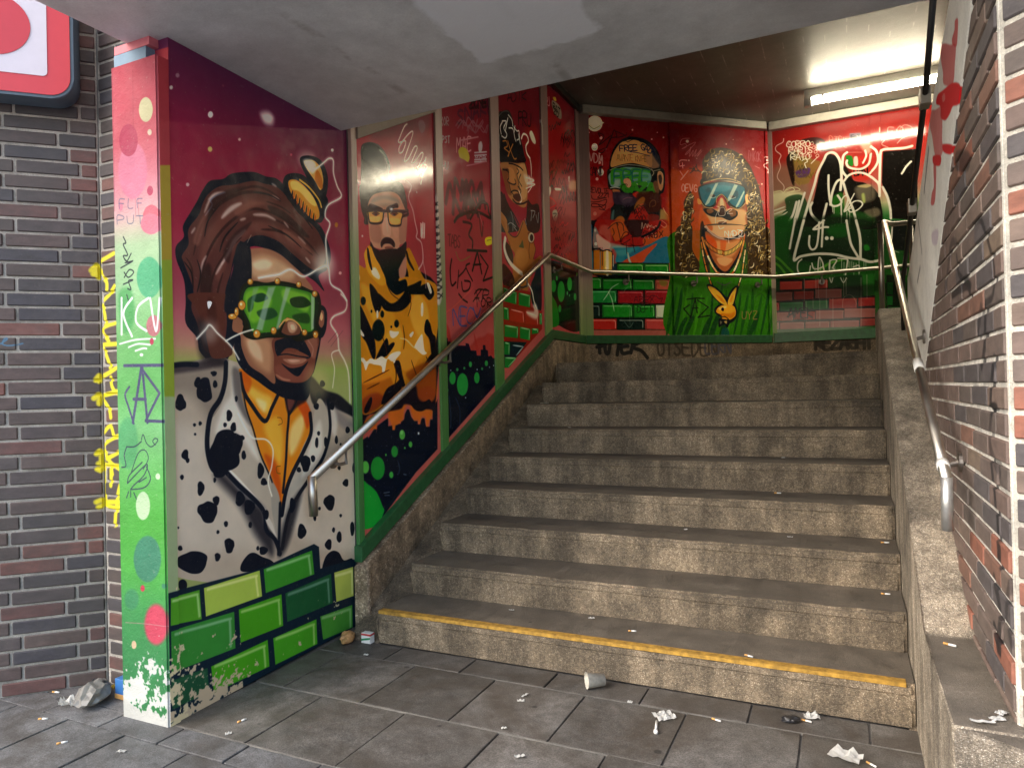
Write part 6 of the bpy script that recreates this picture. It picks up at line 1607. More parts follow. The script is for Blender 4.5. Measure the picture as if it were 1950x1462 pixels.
t|123c18|57|3|90|1617,2058 -63,-131 -72,-146
t|123c18|57|3|90|1745,2051 -63,-123 -73,-148
t|123c18|58|3|90|2117,2056 -65,-127 -75,-150
f|a84c18||15|85|1294,2998 106,5 -10,-371 -59,-10 -46,50
f|33240f||||1091,2888 69,105 144,6 2,-258 82,-152 -42,-121 -106,-29 -105,7 -55,67
f|33240f||||1954,3026 264,11 98,-174 -10,-321 -74,-81 -214,-5 -49,78 15,141 -15,175
f|2a1c14||4|90|1410,3003 48,2 62,-568 -57,50 -51,258
f|2c4c18||7|90|1906,2761 80,2 -9,-299 -80,-2
f|0c1018||||1458,3005 516,21 -24,-141 -44,-124 -44,-124 -83,-107 -81,-72 -97,67 -75,120 -55,136
f|9a5830||3||1466,2936 145,-63 158,-12 171,32 -55,-159 -84,-134 -72,-80 -59,-2 -68,59 -74,119
f|c89460||21|85|1571,2836 197,-1 121,30 -34,-124 -92,-72 -158,12
f|b84c14||9|90|1475,2911 125,-74 -3,-104 -49,-10 -47,76
f|d8a878||12|80|1605,2655 99,12 99,-15 -42,-53 -60,-28 -69,24
f|b85018||10|70|1655,2857 69,-6 -19,-123 -49,-2
f|c8a078||||1478,3006 476,20 -43,-81 -121,-57 -139,3 -116,57
s|0c1018|12|1||1477,2989 76,-75 117,-48 119,4 121,40 42,63
f|a85020||9|80|1478,3006 78,3 -1,-52 -39,7
s|c8ac98|25|3|80|1478,2997 85,-83 127,-43
s|b09080|10|2||1496,2955 115,-74 128,-21
f|0c1018||||1435,2878 20,1 -1,-43 -20,-1
f|b8641c||||1438,2875 13,0 0,-36 -13,0
s|f4e8b0|3|1|80|1443,2868 0,-17
f|0c1018||||1451,2854 20,1 -1,-43 -20,-1
f|b8641c||||1454,2851 13,0 0,-36 -13,-1
s|f4e8b0|3|1|80|1459,2844 0,-17
f|0c1018||||1468,2836 19,1 -1,-43 -20,-1
f|b8641c||||1470,2833 13,1 0,-37 -13,0
s|f4e8b0|3|1|80|1475,2826 1,-17
f|0c1018||||1484,2821 20,1 -2,-44 -19,0
f|b8641c||||1487,2818 13,0 -1,-36 -12,-1
s|f4e8b0|3|1|80|1492,2811 0,-17
f|0c1018||||1500,2807 20,1 -1,-43 -20,-1
f|b8641c||||1503,2804 13,0 0,-36 -13,0
s|f4e8b0|3|1|80|1508,2797 0,-17
f|0c1018||||1517,2795 19,0 -1,-43 -19,-1
f|b8641c||||1520,2791 12,1 0,-37 -12,0
s|f4e8b0|3|1|80|1524,2785 1,-18
f|0c1018||||1533,2783 20,1 -1,-43 -20,-1
f|b8641c||||1536,2780 13,0 0,-36 -13,0
s|f4e8b0|3|1|80|1541,2773 0,-17
f|0c1018||||1550,2773 20,1 -2,-43 -19,-1
f|b8641c||||1553,2770 13,0 -1,-36 -12,0
s|f4e8b0|3|1|80|1558,2763 0,-17
f|0c1018||||1567,2765 19,0 -1,-43 -20,-1
f|b8641c||||1569,2761 13,1 0,-37 -13,0
s|f4e8b0|3|1|80|1574,2754 1,-17
f|0c1018||||1583,2757 20,1 -1,-44 -20,0
f|b8641c||||1586,2754 13,0 0,-36 -13,-1
s|f4e8b0|3|1|80|1591,2747 0,-18
f|0c1018||||1600,2751 20,0 -2,-43 -19,-1
f|b8641c||||1603,2747 13,1 0,-37 -13,0
s|f4e8b0|3|1|80|1608,2741 0,-18
f|0c1018||||1617,2746 20,0 -2,-43 -19,-1
f|d8b458||||1620,2742 12,1 0,-37 -12,0
s|f4e8b0|3|1|80|1624,2736 1,-18
f|0c1018||||1634,2742 19,1 -1,-44 -20,0
f|d8b458||||1637,2739 12,0 0,-36 -13,-1
s|f4e8b0|3|1|80|1641,2732 1,-17
f|0c1018||||1651,2740 19,1 -1,-44 -20,-1
f|d8b458||||1653,2737 13,0 0,-37 -13,0
s|f4e8b0|3|1|80|1658,2730 1,-18
f|0c1018||||1668,2739 19,1 -1,-44 -20,0
f|b8641c||||1670,2736 13,0 0,-36 -13,-1
s|f4e8b0|3|1|80|1675,2729 1,-17
f|0c1018||||1684,2731 20,1 -1,-44 -20,-1
f|b8641c||||1687,2728 13,0 0,-37 -13,0
s|f4e8b0|3|1|80|1692,2721 0,-18
f|0c1018||||1701,2733 20,1 -1,-44 -20,-1
f|d8b458||||1704,2729 13,1 0,-37 -13,0
s|f4e8b0|3|1|80|1709,2723 1,-18
f|0c1018||||1719,2736 19,1 -1,-44 -20,0
f|d8b458||||1722,2733 12,0 0,-36 -13,-1
s|f4e8b0|3|1|80|1726,2726 1,-17
f|0c1018||||1736,2741 20,1 -2,-44 -19,-1
f|d8b458||||1739,2737 13,1 0,-37 -13,0
s|f4e8b0|3|1|80|1744,2731 0,-18
f|0c1018||||1753,2747 20,1 -1,-44 -20,-1
f|d8b458||||1756,2744 13,0 0,-37 -13,0
s|f4e8b0|3|1|80|1761,2737 0,-18
f|0c1018||||1771,2754 19,1 -1,-44 -20,0
f|d8b458||||1773,2751 13,0 0,-36 -13,-1
s|f4e8b0|3|1|80|1778,2744 1,-17
f|0c1018||||1788,2763 20,1 -1,-44 -20,-1
f|d8b458||||1791,2760 13,0 0,-37 -13,0
s|f4e8b0|3|1|80|1796,2753 0,-18
f|0c1018||||1805,2773 20,1 -1,-44 -20,-1
f|d8b458||||1808,2770 13,0 0,-37 -13,0
s|f4e8b0|3|1|80|1813,2763 1,-18
f|0c1018||||1823,2784 20,1 -1,-44 -20,0
f|d8b458||||1826,2781 13,0 0,-36 -13,-1
s|f4e8b0|3|1|80|1831,2774 0,-17
f|0c1018||||1840,2797 21,1 -2,-44 -20,-1
f|d8b458||||1843,2793 13,1 0,-37 -13,0
s|f4e8b0|3|1|80|1848,2787 1,-18
f|0c1018||||1858,2811 20,0 -1,-43 -20,-1
f|d8b458||||1861,2807 13,1 0,-37 -13,0
s|f4e8b0|3|1|80|1866,2800 0,-17
f|0c1018||||1876,2826 20,1 -1,-44 -20,-1
f|d8b458||||1879,2823 13,0 0,-37 -13,0
s|f4e8b0|3|1|80|1884,2816 0,-18
f|0c1018||||1894,2843 20,1 -2,-44 -20,-1
f|d8b458||||1897,2839 13,1 0,-37 -14,0
s|f4e8b0|3|1|80|1901,2833 1,-18
f|0c1018||||1911,2862 21,1 -2,-44 -20,-1
f|d8b458||||1914,2858 13,1 0,-37 -13,0
s|f4e8b0|3|1|80|1919,2852 1,-18
f|0c1018||||1930,2888 20,0 -2,-44 -20,0
f|d8b458||||1932,2884 14,1 -1,-37 -13,-1
s|f4e8b0|3|1|80|1937,2877 1,-17
s|0c1018|33|1||1426,2883 26,-103 45,-119 56,-102 47,-60 98,-41 100,37 52,89 54,124 45,142 12,88
S|b8783c|21|1||1428,2875 7,-26 6,-26
S|c89048|21|1||1445,2806 7,-26 10,-25
S|b06020|21|1||1468,2739 9,-25 10,-25
S|e8d8b0|21|1||1493,2673 11,-25 13,-23
S|e0c890|21|1||1525,2609 13,-23 13,-24
S|c8986c|21|1||1562,2548 17,-22 17,-22
S|b8783c|21|1||1611,2495 27,-12 28,-11
S|c89048|21|1||1683,2464 28,-1 29,11
S|b06020|21|1||1759,2481 29,10 20,21
S|e8d8b0|21|1||1817,2527 15,25 14,25
S|e0c890|21|1||1854,2593 12,26 11,27
S|c8986c|21|1||1884,2662 12,26 10,27
S|b8783c|21|1||1912,2732 8,27 8,27
S|c89048|21|1||1934,2803 8,27 8,27
S|b06020|21|1||1952,2874 4,28 4,27
s|0c1018|27|1||1415,2831 24,-172 35,-137 27,-86 36,-103
S|c07828|15|1||1416,2821 5,-32 4,-33
S|d8b878|15|1||1428,2736 4,-32 5,-32
S|b8742c|15|1||1441,2652 8,-32 8,-31
S|c07828|15|1||1462,2569 8,-32 9,-31
S|d8b878|15|1||1485,2486 10,-31 10,-31
S|b8742c|15|1||1512,2405 10,-31 11,-31
s|0c1018|27|1||1966,2762 -24,-123 -24,-141 -33,-88 -32,-89
S|d8c088|15|1||1964,2754 -5,-29 -6,-28
S|e0d0a0|15|1||1950,2679 -5,-28 -6,-29
S|c09848|15|1||1936,2604 -4,-28 -5,-28
S|d8c088|15|1||1924,2530 -5,-28 -10,-28
S|e0d0a0|15|1||1903,2457 -10,-28 -10,-27
S|c09848|15|1||1876,2385 -10,-28 -10,-27
s|504050|8|2||1597,2395 88,-33 90,37
s|e4dcd4|6|1||1635,3012 18,-34 50,20
s|e4dcd4|8|||1710,2904 3,51 45,-53 3,53
s|e4dcd4|8|||1777,2902 24,58 25,-52
s|e4dcd4|8|||1790,2924 27,1
s|e4dcd4|8|||1814,2967 -4,-62 31,6 17,30 -17,22 -30,5
s|e4dcd4|8|||1905,2970 -26,-24 15,-33 27,8 6,42 -25,7
s|e4dcd4|7|||1740,2886 159,-3
s|e4dcd4|7|||1872,2978 80,-14 -2,-53 -70,-11
s|e4dcd4|5|||1752,2965 6,-139
f|0c1018||||1469,2350 49,18 97,-51 76,-68 30,-17 31,53 61,62 56,10 -18,-88 -33,-97 23,-78 -7,-70 -32,-52 -60,-35 -31,-44 -39,35 -65,-27 -2,87 30,18 -67,42 -14,44 36,43 39,18 -86,77
f|d8a83c||||1483,2337 54,1 96,-64 85,-116 -30,-13 -58,25 -86,77
f|b87414||7|80|1583,2256 68,-33 38,-52 -39,8
f|dcae44||||1838,2339 -12,-70 -43,-123 -60,8 27,79 42,61
f|b87818||7|70|1770,2233 36,35 -27,-87 -30,-1
f|dca030||||1578,2066 31,52 79,27 99,-8 34,-43 -2,-61 -36,-35 -50,-18 -49,8 -39,9 1,35
f|b86c10||12|80|1626,2049 119,1 70,18 -31,-62 -100,-9
f|f0d488||9|80|1609,2109 79,23 19,-17 -80,-31
f|101010||||1679,2095 -6,-15 -14,-6 -14,6 -5,15 6,15 14,6 14,-6
s|0c1018|10|||1645,2006 40,9 48,-31
f|0c1018||||1610,1984 53,-26 65,31 -12,-87 -48,39 -56,-35
f|b8a060||||1673,1962 35,5 -6,-31
f|6a6450||||1624,1967 24,-12 -23,-23
f|14444c||3|80|1651,1884 69,0 8,-87 -89,1
S|0c140c|13|||1223,2200 106,14 107,-3
S|0c140c|13|||1324,2205 -63,-206
S|0c140c|13|||1324,2205 20,-150
S|0c140c|13|||1288,2106 67,1
S|0c140c|13|||1250,2140 -68,-43 88,-98
S|0c140c|13|||1348,2193 134,-76 -130,-113 142,22
s|907048|8|||1904,2075 -1,-67 23,-16 24,16 8,67
s|907048|8|||1974,2075 22,-39 27,43
s|907048|8|||1995,2031 0,-42
s|907048|8|||2044,2076 48,2 -50,-81 49,-6
s|203818|8|1|70|2082,2237 72,37 60,-62
t|6a5428|12|1|95|1542,3508 -25,10 -10,24 10,26
t|120c08|6|1|90|1551,3499 -25,10 -11,24 10,26
t|7a6030|12|1|95|1556,3652 26,-13 30,9 17,26
t|120c08|8|1|90|1565,3643 26,-13 29,9 17,26
t|6a5428|14|1|95|1459,3624 27,-11 30,10 16,27
t|120c08|7|1|90|1468,3615 27,-11 29,10 16,27
t|a08850|12|1|95|1777,3779 24,-9 9,-24 -10,-25
t|120c08|8|1|90|1786,3770 24,-9 9,-24 -11,-25
t|e0d4b4|15|1|95|1810,3635 20,-6 9,-17 -6,-20
t|120c08|7|1|90|1819,3625 19,-5 10,-17 -6,-20
t|e0d4b4|15|1|95|1661,3680 16,-23 -5,-29 -24,-19
t|120c08|7|1|90|1670,3671 16,-23 -5,-29 -25,-19
t|a08850|12|1|95|1850,3701 -11,22 9,26 23,14
t|120c08|7|1|90|1859,3692 -11,22 8,26 24,14
t|6a5428|9|1|95|1863,3683 9,-19 20,-7 22,10
t|120c08|8|1|90|1871,3674 9,-19 21,-7 21,9
t|e0d4b4|16|1|95|1722,3808 -10,20 -23,6 -22,-11
t|120c08|7|1|90|1731,3799 -11,20 -22,6 -22,-11
t|7a6030|13|1|95|1669,3706 -15,24 7,28 24,18
t|120c08|8|1|90|1677,3697 -14,24 6,28 25,18
t|e0d4b4|15|1|95|1508,3592 -25,11 -28,-9 -16,-25
t|120c08|6|1|90|1516,3583 -25,11 -28,-9 -15,-25
t|6a5428|15|1|95|1959,3716 15,17 22,3 17,-11
t|120c08|6|1|90|1968,3707 15,17 22,3 17,-11
t|8a7440|13|1|95|1458,3619 28,-2 23,18 7,27
t|120c08|7|1|90|1467,3610 27,-2 24,18 6,27
t|a08850|15|1|95|1598,3851 12,-20 -5,-23 -20,-16
t|120c08|7|1|90|1606,3842 13,-19 -5,-24 -20,-16
t|c8b888|11|1|95|1503,3560 6,18 -8,17 -18,6
t|120c08|5|1|90|1511,3551 7,18 -8,17 -18,6
t|6a5428|10|1|95|1818,3662 21,-1 14,-14 -1,-20
t|120c08|6|1|90|1827,3652 21,0 14,-14 -1,-20
t|e0d4b4|12|1|95|1655,3544 19,8 9,18 -5,19
t|120c08|9|1|90|1664,3535 19,8 9,18 -5,19
t|7a6030|13|1|95|1620,3720 -3,-16 -13,-11 -16,-1
t|120c08|6|1|90|1628,3711 -2,-16 -13,-11 -16,-1
t|6a5428|14|1|95|1780,3620 5,-21 19,-12 23,5
t|120c08|8|1|90|1789,3611 4,-21 19,-12 24,5
t|a08850|11|1|95|1856,3693 12,26 -8,25 -25,11
t|120c08|8|1|90|1865,3684 12,26 -8,25 -25,11
t|e0d4b4|15|1|95|1903,3725 -6,18 -17,8 -20,-6
t|120c08|9|1|90|1912,3716 -6,18 -17,8 -20,-6
t|6a5428|10|1|95|1825,3818 -15,24 -28,5 -27,-15
t|120c08|5|1|90|1834,3809 -15,24 -28,5 -28,-15
t|a08850|11|1|95|1759,3663 -9,28 14,28 29,13
t|120c08|8|1|90|1768,3654 -9,28 14,28 29,13
t|6a5428|10|1|95|1595,3779 26,-15 7,-29 -16,-28
t|120c08|7|1|90|1604,3770 26,-15 7,-29 -17,-28
t|a08850|10|1|95|1847,3656 29,15 12,30 -12,28
t|120c08|5|1|90|1856,3646 29,16 12,30 -12,28
t|c8b888|11|1|95|1737,3771 9,19 20,10 20,-6
t|120c08|5|1|90|1746,3762 9,19 20,10 20,-6
t|c8b888|9|1|95|1863,3629 -3,-23 13,-18 24,-3
t|120c08|5|1|90|1872,3620 -4,-24 14,-18 24,-3
t|a08850|13|1|95|1915,3557 -16,22 4,29 23,19
t|120c08|6|1|90|1924,3548 -17,22 5,29 23,19
t|6a5428|15|1|95|1486,3768 -2,-29 19,-20 30,-1
t|120c08|5|1|90|1495,3760 -2,-30 19,-20 30,-1
t|a08850|15|1|95|1538,3743 -12,-23 -24,-10 -23,8
t|120c08|8|1|90|1547,3734 -12,-23 -24,-10 -24,8
t|8a7440|14|1|95|1591,3542 -25,-5 -21,12 -5,23
t|120c08|5|1|90|1600,3533 -25,-5 -21,12 -6,23
t|e0d4b4|11|1|95|1947,3761 23,-18 2,-31 -20,-25
t|120c08|7|1|90|1955,3752 24,-18 2,-31 -20,-25
t|7a6030|13|1|95|1551,3616 -7,-15 -16,-7 -15,5
t|120c08|6|1|90|1560,3607 -8,-15 -15,-7 -15,5
t|a08850|11|1|95|1689,3849 -6,-29 -25,-20 -30,1
t|120c08|8|1|90|1698,3840 -7,-29 -25,-20 -30,1
t|c8b888|10|1|95|1848,3540 7,29 24,19 30,-1
t|120c08|6|1|90|1857,3531 6,29 25,19 30,-1
t|a08850|14|1|95|1617,3707 -24,-18 -28,1 -18,21
t|120c08|7|1|90|1626,3698 -24,-18 -29,1 -18,21
t|e0d4b4|16|1|95|1969,3716 -14,14 2,21 15,15
t|120c08|6|1|90|1978,3706 -14,15 2,20 15,16
t|8a7440|9|1|95|1626,3680 -6,-24 12,-20 24,-6
t|120c08|6|1|90|1635,3671 -6,-24 12,-21 24,-5
t|c8b888|14|1|95|1535,3643 2,16 -9,12 -17,2
t|120c08|6|1|90|1544,3634 2,16 -10,12 -17,2
t|8a7440|15|1|95|1499,3570 6,-19 18,-9 21,6
t|120c08|9|1|90|1508,3561 6,-19 18,-9 20,6
t|8a7440|16|1|95|1895,3763 8,16 17,8 16,-6
t|120c08|5|1|90|1903,3754 9,16 17,7 16,-5
t|8a7440|11|1|95|1903,3584 -28,-13 -13,-26 9,-27
t|120c08|7|1|90|1912,3575 -28,-13 -13,-27 9,-26
t|6a5428|13|1|95|1505,3563 16,-9 5,-18 -10,-17
t|120c08|7|1|90|1513,3554 17,-9 4,-18 -9,-17
t|6a5428|9|1|95|1917,3688 -13,17 3,22 17,15
t|120c08|7|1|90|1925,3679 -13,17 4,22 17,15
t|e0d4b4|10|1|95|1683,3637 16,-3 16,8 6,16
t|120c08|6|1|90|1692,3628 16,-3 15,8 7,16
t|6a5428|9|1|95|1899,3752 -8,-21 9,-19 20,-8
t|120c08|7|1|90|1908,3743 -8,-21 9,-19 20,-8
t|8a7440|11|1|95|1731,3658 -17,-17 -2,-22 15,-16
t|120c08|7|1|90|1739,3648 -16,-16 -2,-23 14,-16
t|7a6030|10|1|95|1966,3639 19,11 21,-4 12,-16
t|120c08|8|1|90|1975,3630 19,11 21,-4 11,-17
t|c8b888|11|1|95|1854,3641 6,-20 19,-10 21,7
t|120c08|6|1|90|1862,3632 6,-20 19,-10 22,7
t|a08850|16|1|95|1738,3800 15,-21 27,-4 24,15
t|120c08|9|1|90|1747,3790 15,-20 26,-4 24,15
t|6a5428|14|1|95|1790,3781 17,12 5,19 -9,16
t|120c08|8|1|90|1799,3772 17,12 5,19 -9,16
t|e0d4b4|16|1|95|1659,3698 -16,-9 -7,-18 8,-16
t|120c08|8|1|90|1668,3689 -17,-9 -6,-18 7,-16
t|e0d4b4|15|1|95|1856,3788 -18,23 -30,3 -26,-17
t|120c08|7|1|90|1865,3779 -18,23 -30,3 -27,-17
t|6a5428|12|1|95|1894,3723 -7,-30 -26,-20 -30,2
t|120c08|8|1|90|1903,3713 -7,-29 -26,-20 -31,2
t|e0d4b4|13|1|95|1716,3608 -24,1 -14,17 2,23
t|120c08|8|1|90|1724,3599 -23,1 -15,17 2,23
t|e0d4b4|12|1|95|1804,3781 0,-21 14,-15 23,0
t|120c08|5|1|90|1813,3772 -1,-21 15,-15 22,0
t|8a7440|13|1|95|1821,3614 -30,1 -19,20 2,29
t|120c08|6|1|90|1829,3605 -29,1 -19,20 2,28
t|e0d4b4|11|1|95|1802,3815 -27,-5 -18,-21 1,-26
t|120c08|6|1|90|1811,3806 -27,-5 -18,-21 1,-26
t|a08850|10|1|95|1555,3741 24,19 6,29 -16,23
t|120c08|8|1|90|1564,3732 24,19 5,29 -16,23
t|e0d4b4|11|1|95|1536,3641 -18,15 0,24 16,20
t|120c08|5|1|90|1545,3632 -18,15 -1,24 16,20
t|a08850|14|1|95|1844,3719 -15,18 4,24 19,17
t|120c08|6|1|90|1852,3710 -14,18 4,24 19,17
t|6a5428|13|1|95|1644,3677 -30,2 -24,-19 -7,-28
t|120c08|7|1|90|1652,3668 -29,2 -25,-19 -6,-28
t|e0d4b4|14|1|95|1966,3662 32,-1 22,-21 -2,-31
t|120c08|6|1|90|1975,3652 32,0 21,-21 -1,-32
t|e0d4b4|13|1|95|1790,3629 -6,-25 -21,-16 -25,2
t|120c08|8|1|90|1798,3620 -5,-25 -21,-16 -25,2
t|7a6030|9|1|95|1956,3639 22,-7 11,-20 -7,-23
t|120c08|8|1|90|1965,3630 22,-7 11,-20 -8,-23
t|a08850|15|1|95|1552,3542 22,6 12,19 -3,21
t|120c08|7|1|90|1561,3533 21,6 13,19 -3,21
t|8a7440|12|1|95|1692,3794 10,-24 -9,-25 -25,-15
t|120c08|6|1|90|1701,3785 10,-24 -9,-26 -25,-14
t|a08850|11|1|95|1589,3656 -17,-12 -20,2 -12,15
t|120c08|7|1|90|1597,3647 -17,-12 -19,2 -12,15
t|7a6030|14|1|95|1473,3703 31,2 22,-19 1,-30
t|120c08|7|1|90|1482,3694 31,2 22,-19 1,-30
t|7a6030|15|1|95|1585,3742 29,9 17,26 -5,28
t|120c08|7|1|90|1594,3733 29,9 16,26 -4,28
t|c8b888|13|1|95|1690,3645 -27,-5 -22,14 -5,26
t|120c08|6|1|90|1699,3636 -28,-5 -22,14 -5,26
t|7a6030|10|1|95|1807,3838 12,-24 -9,-27 -25,-16
t|120c08|9|1|90|1815,3829 13,-24 -9,-27 -25,-16
t|c8b888|16|1|95|1870,3580 3,-16 -8,-14 -16,-7
t|120c08|8|1|90|1878,3570 4,-15 -8,-14 -16,-7
t|e0d4b4|16|1|95|1609,3783 17,-3 8,-14 -3,-16
t|120c08|8|1|90|1618,3774 16,-3 9,-14 -4,-16
t|7a6030|12|1|95|1824,3753 12,22 -5,22 -21,12
t|120c08|6|1|90|1833,3744 12,22 -6,22 -20,12
t|a08850|10|1|95|1684,3845 -14,-15 -1,-18 13,-13
t|120c08|6|1|90|1693,3836 -14,-15 -1,-18 13,-13
t|8a7440|14|1|95|1979,3553 -17,-1 -12,-12 -2,-17
t|120c08|7|1|90|1988,3544 -17,-2 -13,-11 -1,-17
t|a08850|13|1|95|1717,3587 1,29 22,23 30,3
t|120c08|5|1|90|1726,3578 1,29 22,23 30,3
t|8a7440|15|1|95|1599,3803 -22,-9 -10,-21 6,-21
t|120c08|7|1|90|1607,3794 -21,-9 -11,-21 6,-21
t|8a7440|16|1|95|1770,3761 28,-2 22,17 7,27
t|120c08|5|1|90|1779,3752 27,-2 23,17 6,27
t|8a7440|12|1|95|1878,3543 -7,19 9,19 19,10
t|120c08|8|1|90|1887,3534 -7,19 8,19 20,10
t|a08850|12|1|95|1535,3596 15,-6 16,6 9,15
t|120c08|8|1|90|1544,3587 15,-6 16,6 8,15
t|6a5428|9|1|95|1502,3524 16,4 10,14 -2,16
t|120c08|5|1|90|1511,3515 16,4 9,14 -2,16
t|6a5428|11|1|95|1836,3631 15,-21 -5,-26 -22,-18
t|120c08|6|1|90|1845,3621 15,-20 -5,-26 -22,-18
t|c8b888|12|1|95|1591,3639 -4,-19 10,-15 19,-4
t|120c08|7|1|90|1600,3630 -4,-19 10,-15 19,-4
t|7a6030|9|1|95|1955,3713 24,-1 16,-18 -2,-24
t|120c08|6|1|90|1963,3704 25,-1 16,-18 -3,-24
t|e0d4b4|11|1|95|1571,3717 16,6 15,-6 6,-14
t|120c08|9|1|90|1580,3708 16,6 15,-6 6,-14
t|7a6030|15|1|95|1519,3637 -21,-10 -21,7 -10,19
t|120c08|6|1|90|1528,3628 -22,-10 -21,7 -9,19
t|a08850|15|1|95|1860,3754 -13,13 1,20 15,15
t|120c08|5|1|90|1869,3745 -13,13 1,20 15,15
t|7a6030|11|1|95|1593,3571 18,-7 19,7 10,18
t|120c08|6|1|90|1601,3562 18,-7 19,7 11,18
t|e0d4b4|12|1|95|1591,3630 -12,16 3,21 16,14
t|120c08|5|1|90|1599,3621 -12,16 3,21 17,14
t|c8b888|14|1|95|1933,3716 -25,4 -22,-14 -7,-24
t|120c08|6|1|90|1942,3707 -25,4 -22,-14 -8,-24
t|a08850|11|1|95|1707,3726 10,20 -7,20 -20,9
t|120c08|8|1|90|1715,3717 10,20 -7,20 -19,9
t|e0d4b4|10|1|95|1757,3689 21,6 12,17 -2,20
t|120c08|6|1|90|1766,3679 21,7 12,17 -3,20
t|6a5428|12|1|95|1829,3576 3,24 19,18 25,2
t|120c08|6|1|90|1838,3567 2,24 19,18 26,2
t|8a7440|9|1|95|1911,3721 5,30 -18,22 -30,4
t|120c08|7|1|90|1920,3712 4,30 -17,22 -30,3
t|c8b888|16|1|95|1913,3799 15,14 20,2 14,-13
t|120c08|8|1|90|1921,3790 16,14 20,1 14,-12
t|a08850|10|1|95|1656,3721 25,-3 22,15 8,24
t|120c08|7|1|90|1665,3712 25,-3 22,15 7,24
t|e0d4b4|14|1|95|1611,3698 -1,26 -19,17 -27,-1
t|120c08|8|1|90|1620,3689 -1,26 -19,17 -28,-1
t|8a7440|14|1|95|1569,3857 -12,-22 5,-23 20,-12
t|120c08|5|1|90|1578,3848 -13,-22 5,-23 21,-12
t|6a5428|12|1|95|1826,3793 -8,-29 14,-25 29,-7
t|120c08|6|1|90|1834,3784 -8,-29 14,-25 29,-7
t|8a7440|9|1|95|1778,3850 -7,-28 -25,-18 -29,2
t|120c08|7|1|90|1787,3841 -7,-28 -25,-18 -29,2
t|a08850|11|1|95|1488,3641 19,16 24,1 16,-16
t|120c08|9|1|90|1497,3632 18,16 24,1 16,-16
t|e0d4b4|14|1|95|1863,3670 16,-17 0,-24 -18,-18
t|120c08|9|1|90|1872,3661 16,-17 -1,-24 -17,-18
t|e0d4b4|13|1|95|1666,3731 2,-30 -20,-25 -30,-7
t|120c08|6|1|90|1675,3722 2,-30 -20,-25 -31,-7
t|c8b888|14|1|95|1605,3684 1,-24 18,-16 25,1
t|120c08|9|1|90|1613,3675 1,-24 18,-16 25,1
t|a08850|16|1|95|1845,3651 18,-11 22,5 14,18
t|120c08|8|1|90|1854,3641 18,-10 22,5 14,18
t|c8b888|12|1|95|1653,3665 -11,24 10,27 26,15
t|120c08|8|1|90|1662,3656 -11,24 10,27 25,15
t|c8b888|15|1|95|1764,3818 -7,-18 -17,-9 -17,3
t|120c08|7|1|90|1772,3809 -6,-18 -17,-9 -18,3
t|c8b888|15|1|95|1601,3705 28,1 19,-17 1,-26
t|120c08|7|1|90|1610,3696 27,1 20,-17 1,-26
t|a08850|10|1|95|1851,3736 -26,-19 -9,-30 15,-26
t|120c08|9|1|90|1860,3727 -27,-19 -8,-30 15,-26
t|a08850|9|1|95|1577,3657 26,-14 30,7 19,26
t|120c08|7|1|90|1586,3648 25,-14 31,7 19,26
t|7a6030|13|1|95|1806,3753 -17,25 -30,5 -27,-16
t|120c08|6|1|90|1814,3744 -16,25 -30,5 -28,-16
t|7a6030|15|1|95|1834,3805 -17,9 -5,19 10,18
t|120c08|8|1|90|1843,3796 -17,9 -5,19 10,18
t|a08850|13|1|95|1654,3619 9,19 20,9 19,-6
t|120c08|7|1|90|1663,3610 9,19 19,8 19,-5
t|7a6030|15|1|95|2226,3003 3,16 -9,14 -17,3
t|120c08|8|1|90|2235,2993 3,17 -9,13 -17,3
t|7a6030|12|1|95|2025,3533 17,2 13,-10 2,-16
t|120c08|8|1|90|2034,3524 17,2 13,-10 2,-16
t|c8b888|12|1|95|2135,3352 -3,20 -16,11 -21,-2
t|120c08|6|1|90|2143,3343 -2,20 -16,11 -21,-3
t|8a7440|9|1|95|2023,3056 -1,-23 17,-17 24,-1
t|120c08|6|1|90|2032,3047 -1,-24 16,-17 25,0
t|e0d4b4|11|1|95|1999,3080 28,-6 15,-23 -7,-28
t|120c08|9|1|90|2008,3071 28,-6 14,-24 -6,-28
t|c8b888|16|1|95|2125,3177 13,20 24,7 21,-10
t|120c08|7|1|90|2134,3167 13,20 24,7 21,-10
t|6a5428|14|1|95|2158,3058 18,16 24,2 17,-15
t|120c08|9|1|90|2167,3048 18,17 24,1 17,-14
t|c8b888|11|1|95|2140,3115 28,15 30,-7 15,-25
t|120c08|8|1|90|2149,3106 28,15 29,-7 16,-25
t|c8b888|14|1|95|2156,3300 22,11 24,-5 12,-20
t|120c08|7|1|90|2165,3290 22,12 24,-5 12,-20
t|7a6030|9|1|95|2065,3229 25,-15 7,-29 -17,-26
t|120c08|8|1|90|2074,3219 25,-15 6,-28 -16,-26
t|c8b888|11|1|95|2117,3234 -30,-12 -15,-27 8,-29
t|120c08|6|1|90|2126,3225 -30,-12 -15,-27 8,-29
t|a08850|9|1|95|2096,3527 5,26 -15,21 -26,4
t|120c08|8|1|90|2105,3518 5,26 -15,21 -27,4
t|6a5428|13|1|95|2065,3615 -28,-16 -12,-29 11,-27
t|120c08|8|1|90|2074,3606 -29,-16 -11,-29 11,-27
t|c8b888|11|1|95|2039,2999 -11,11 -17,0 -13,-11
t|120c08|5|1|90|2048,2989 -11,11 -17,1 -13,-11
t|e0d4b4|14|1|95|2107,3156 6,-26 -14,-24 -27,-10
t|120c08|7|1|90|2116,3147 6,-26 -14,-24 -28,-10
t|e0d4b4|13|1|95|2077,3614 -21,8 -23,-9 -11,-21
t|120c08|6|1|90|2086,3605 -21,7 -23,-9 -11,-20
t|7a6030|9|1|95|2102,3523 -29,11 -12,28 13,29
t|120c08|7|1|90|2111,3514 -29,11 -12,27 13,30
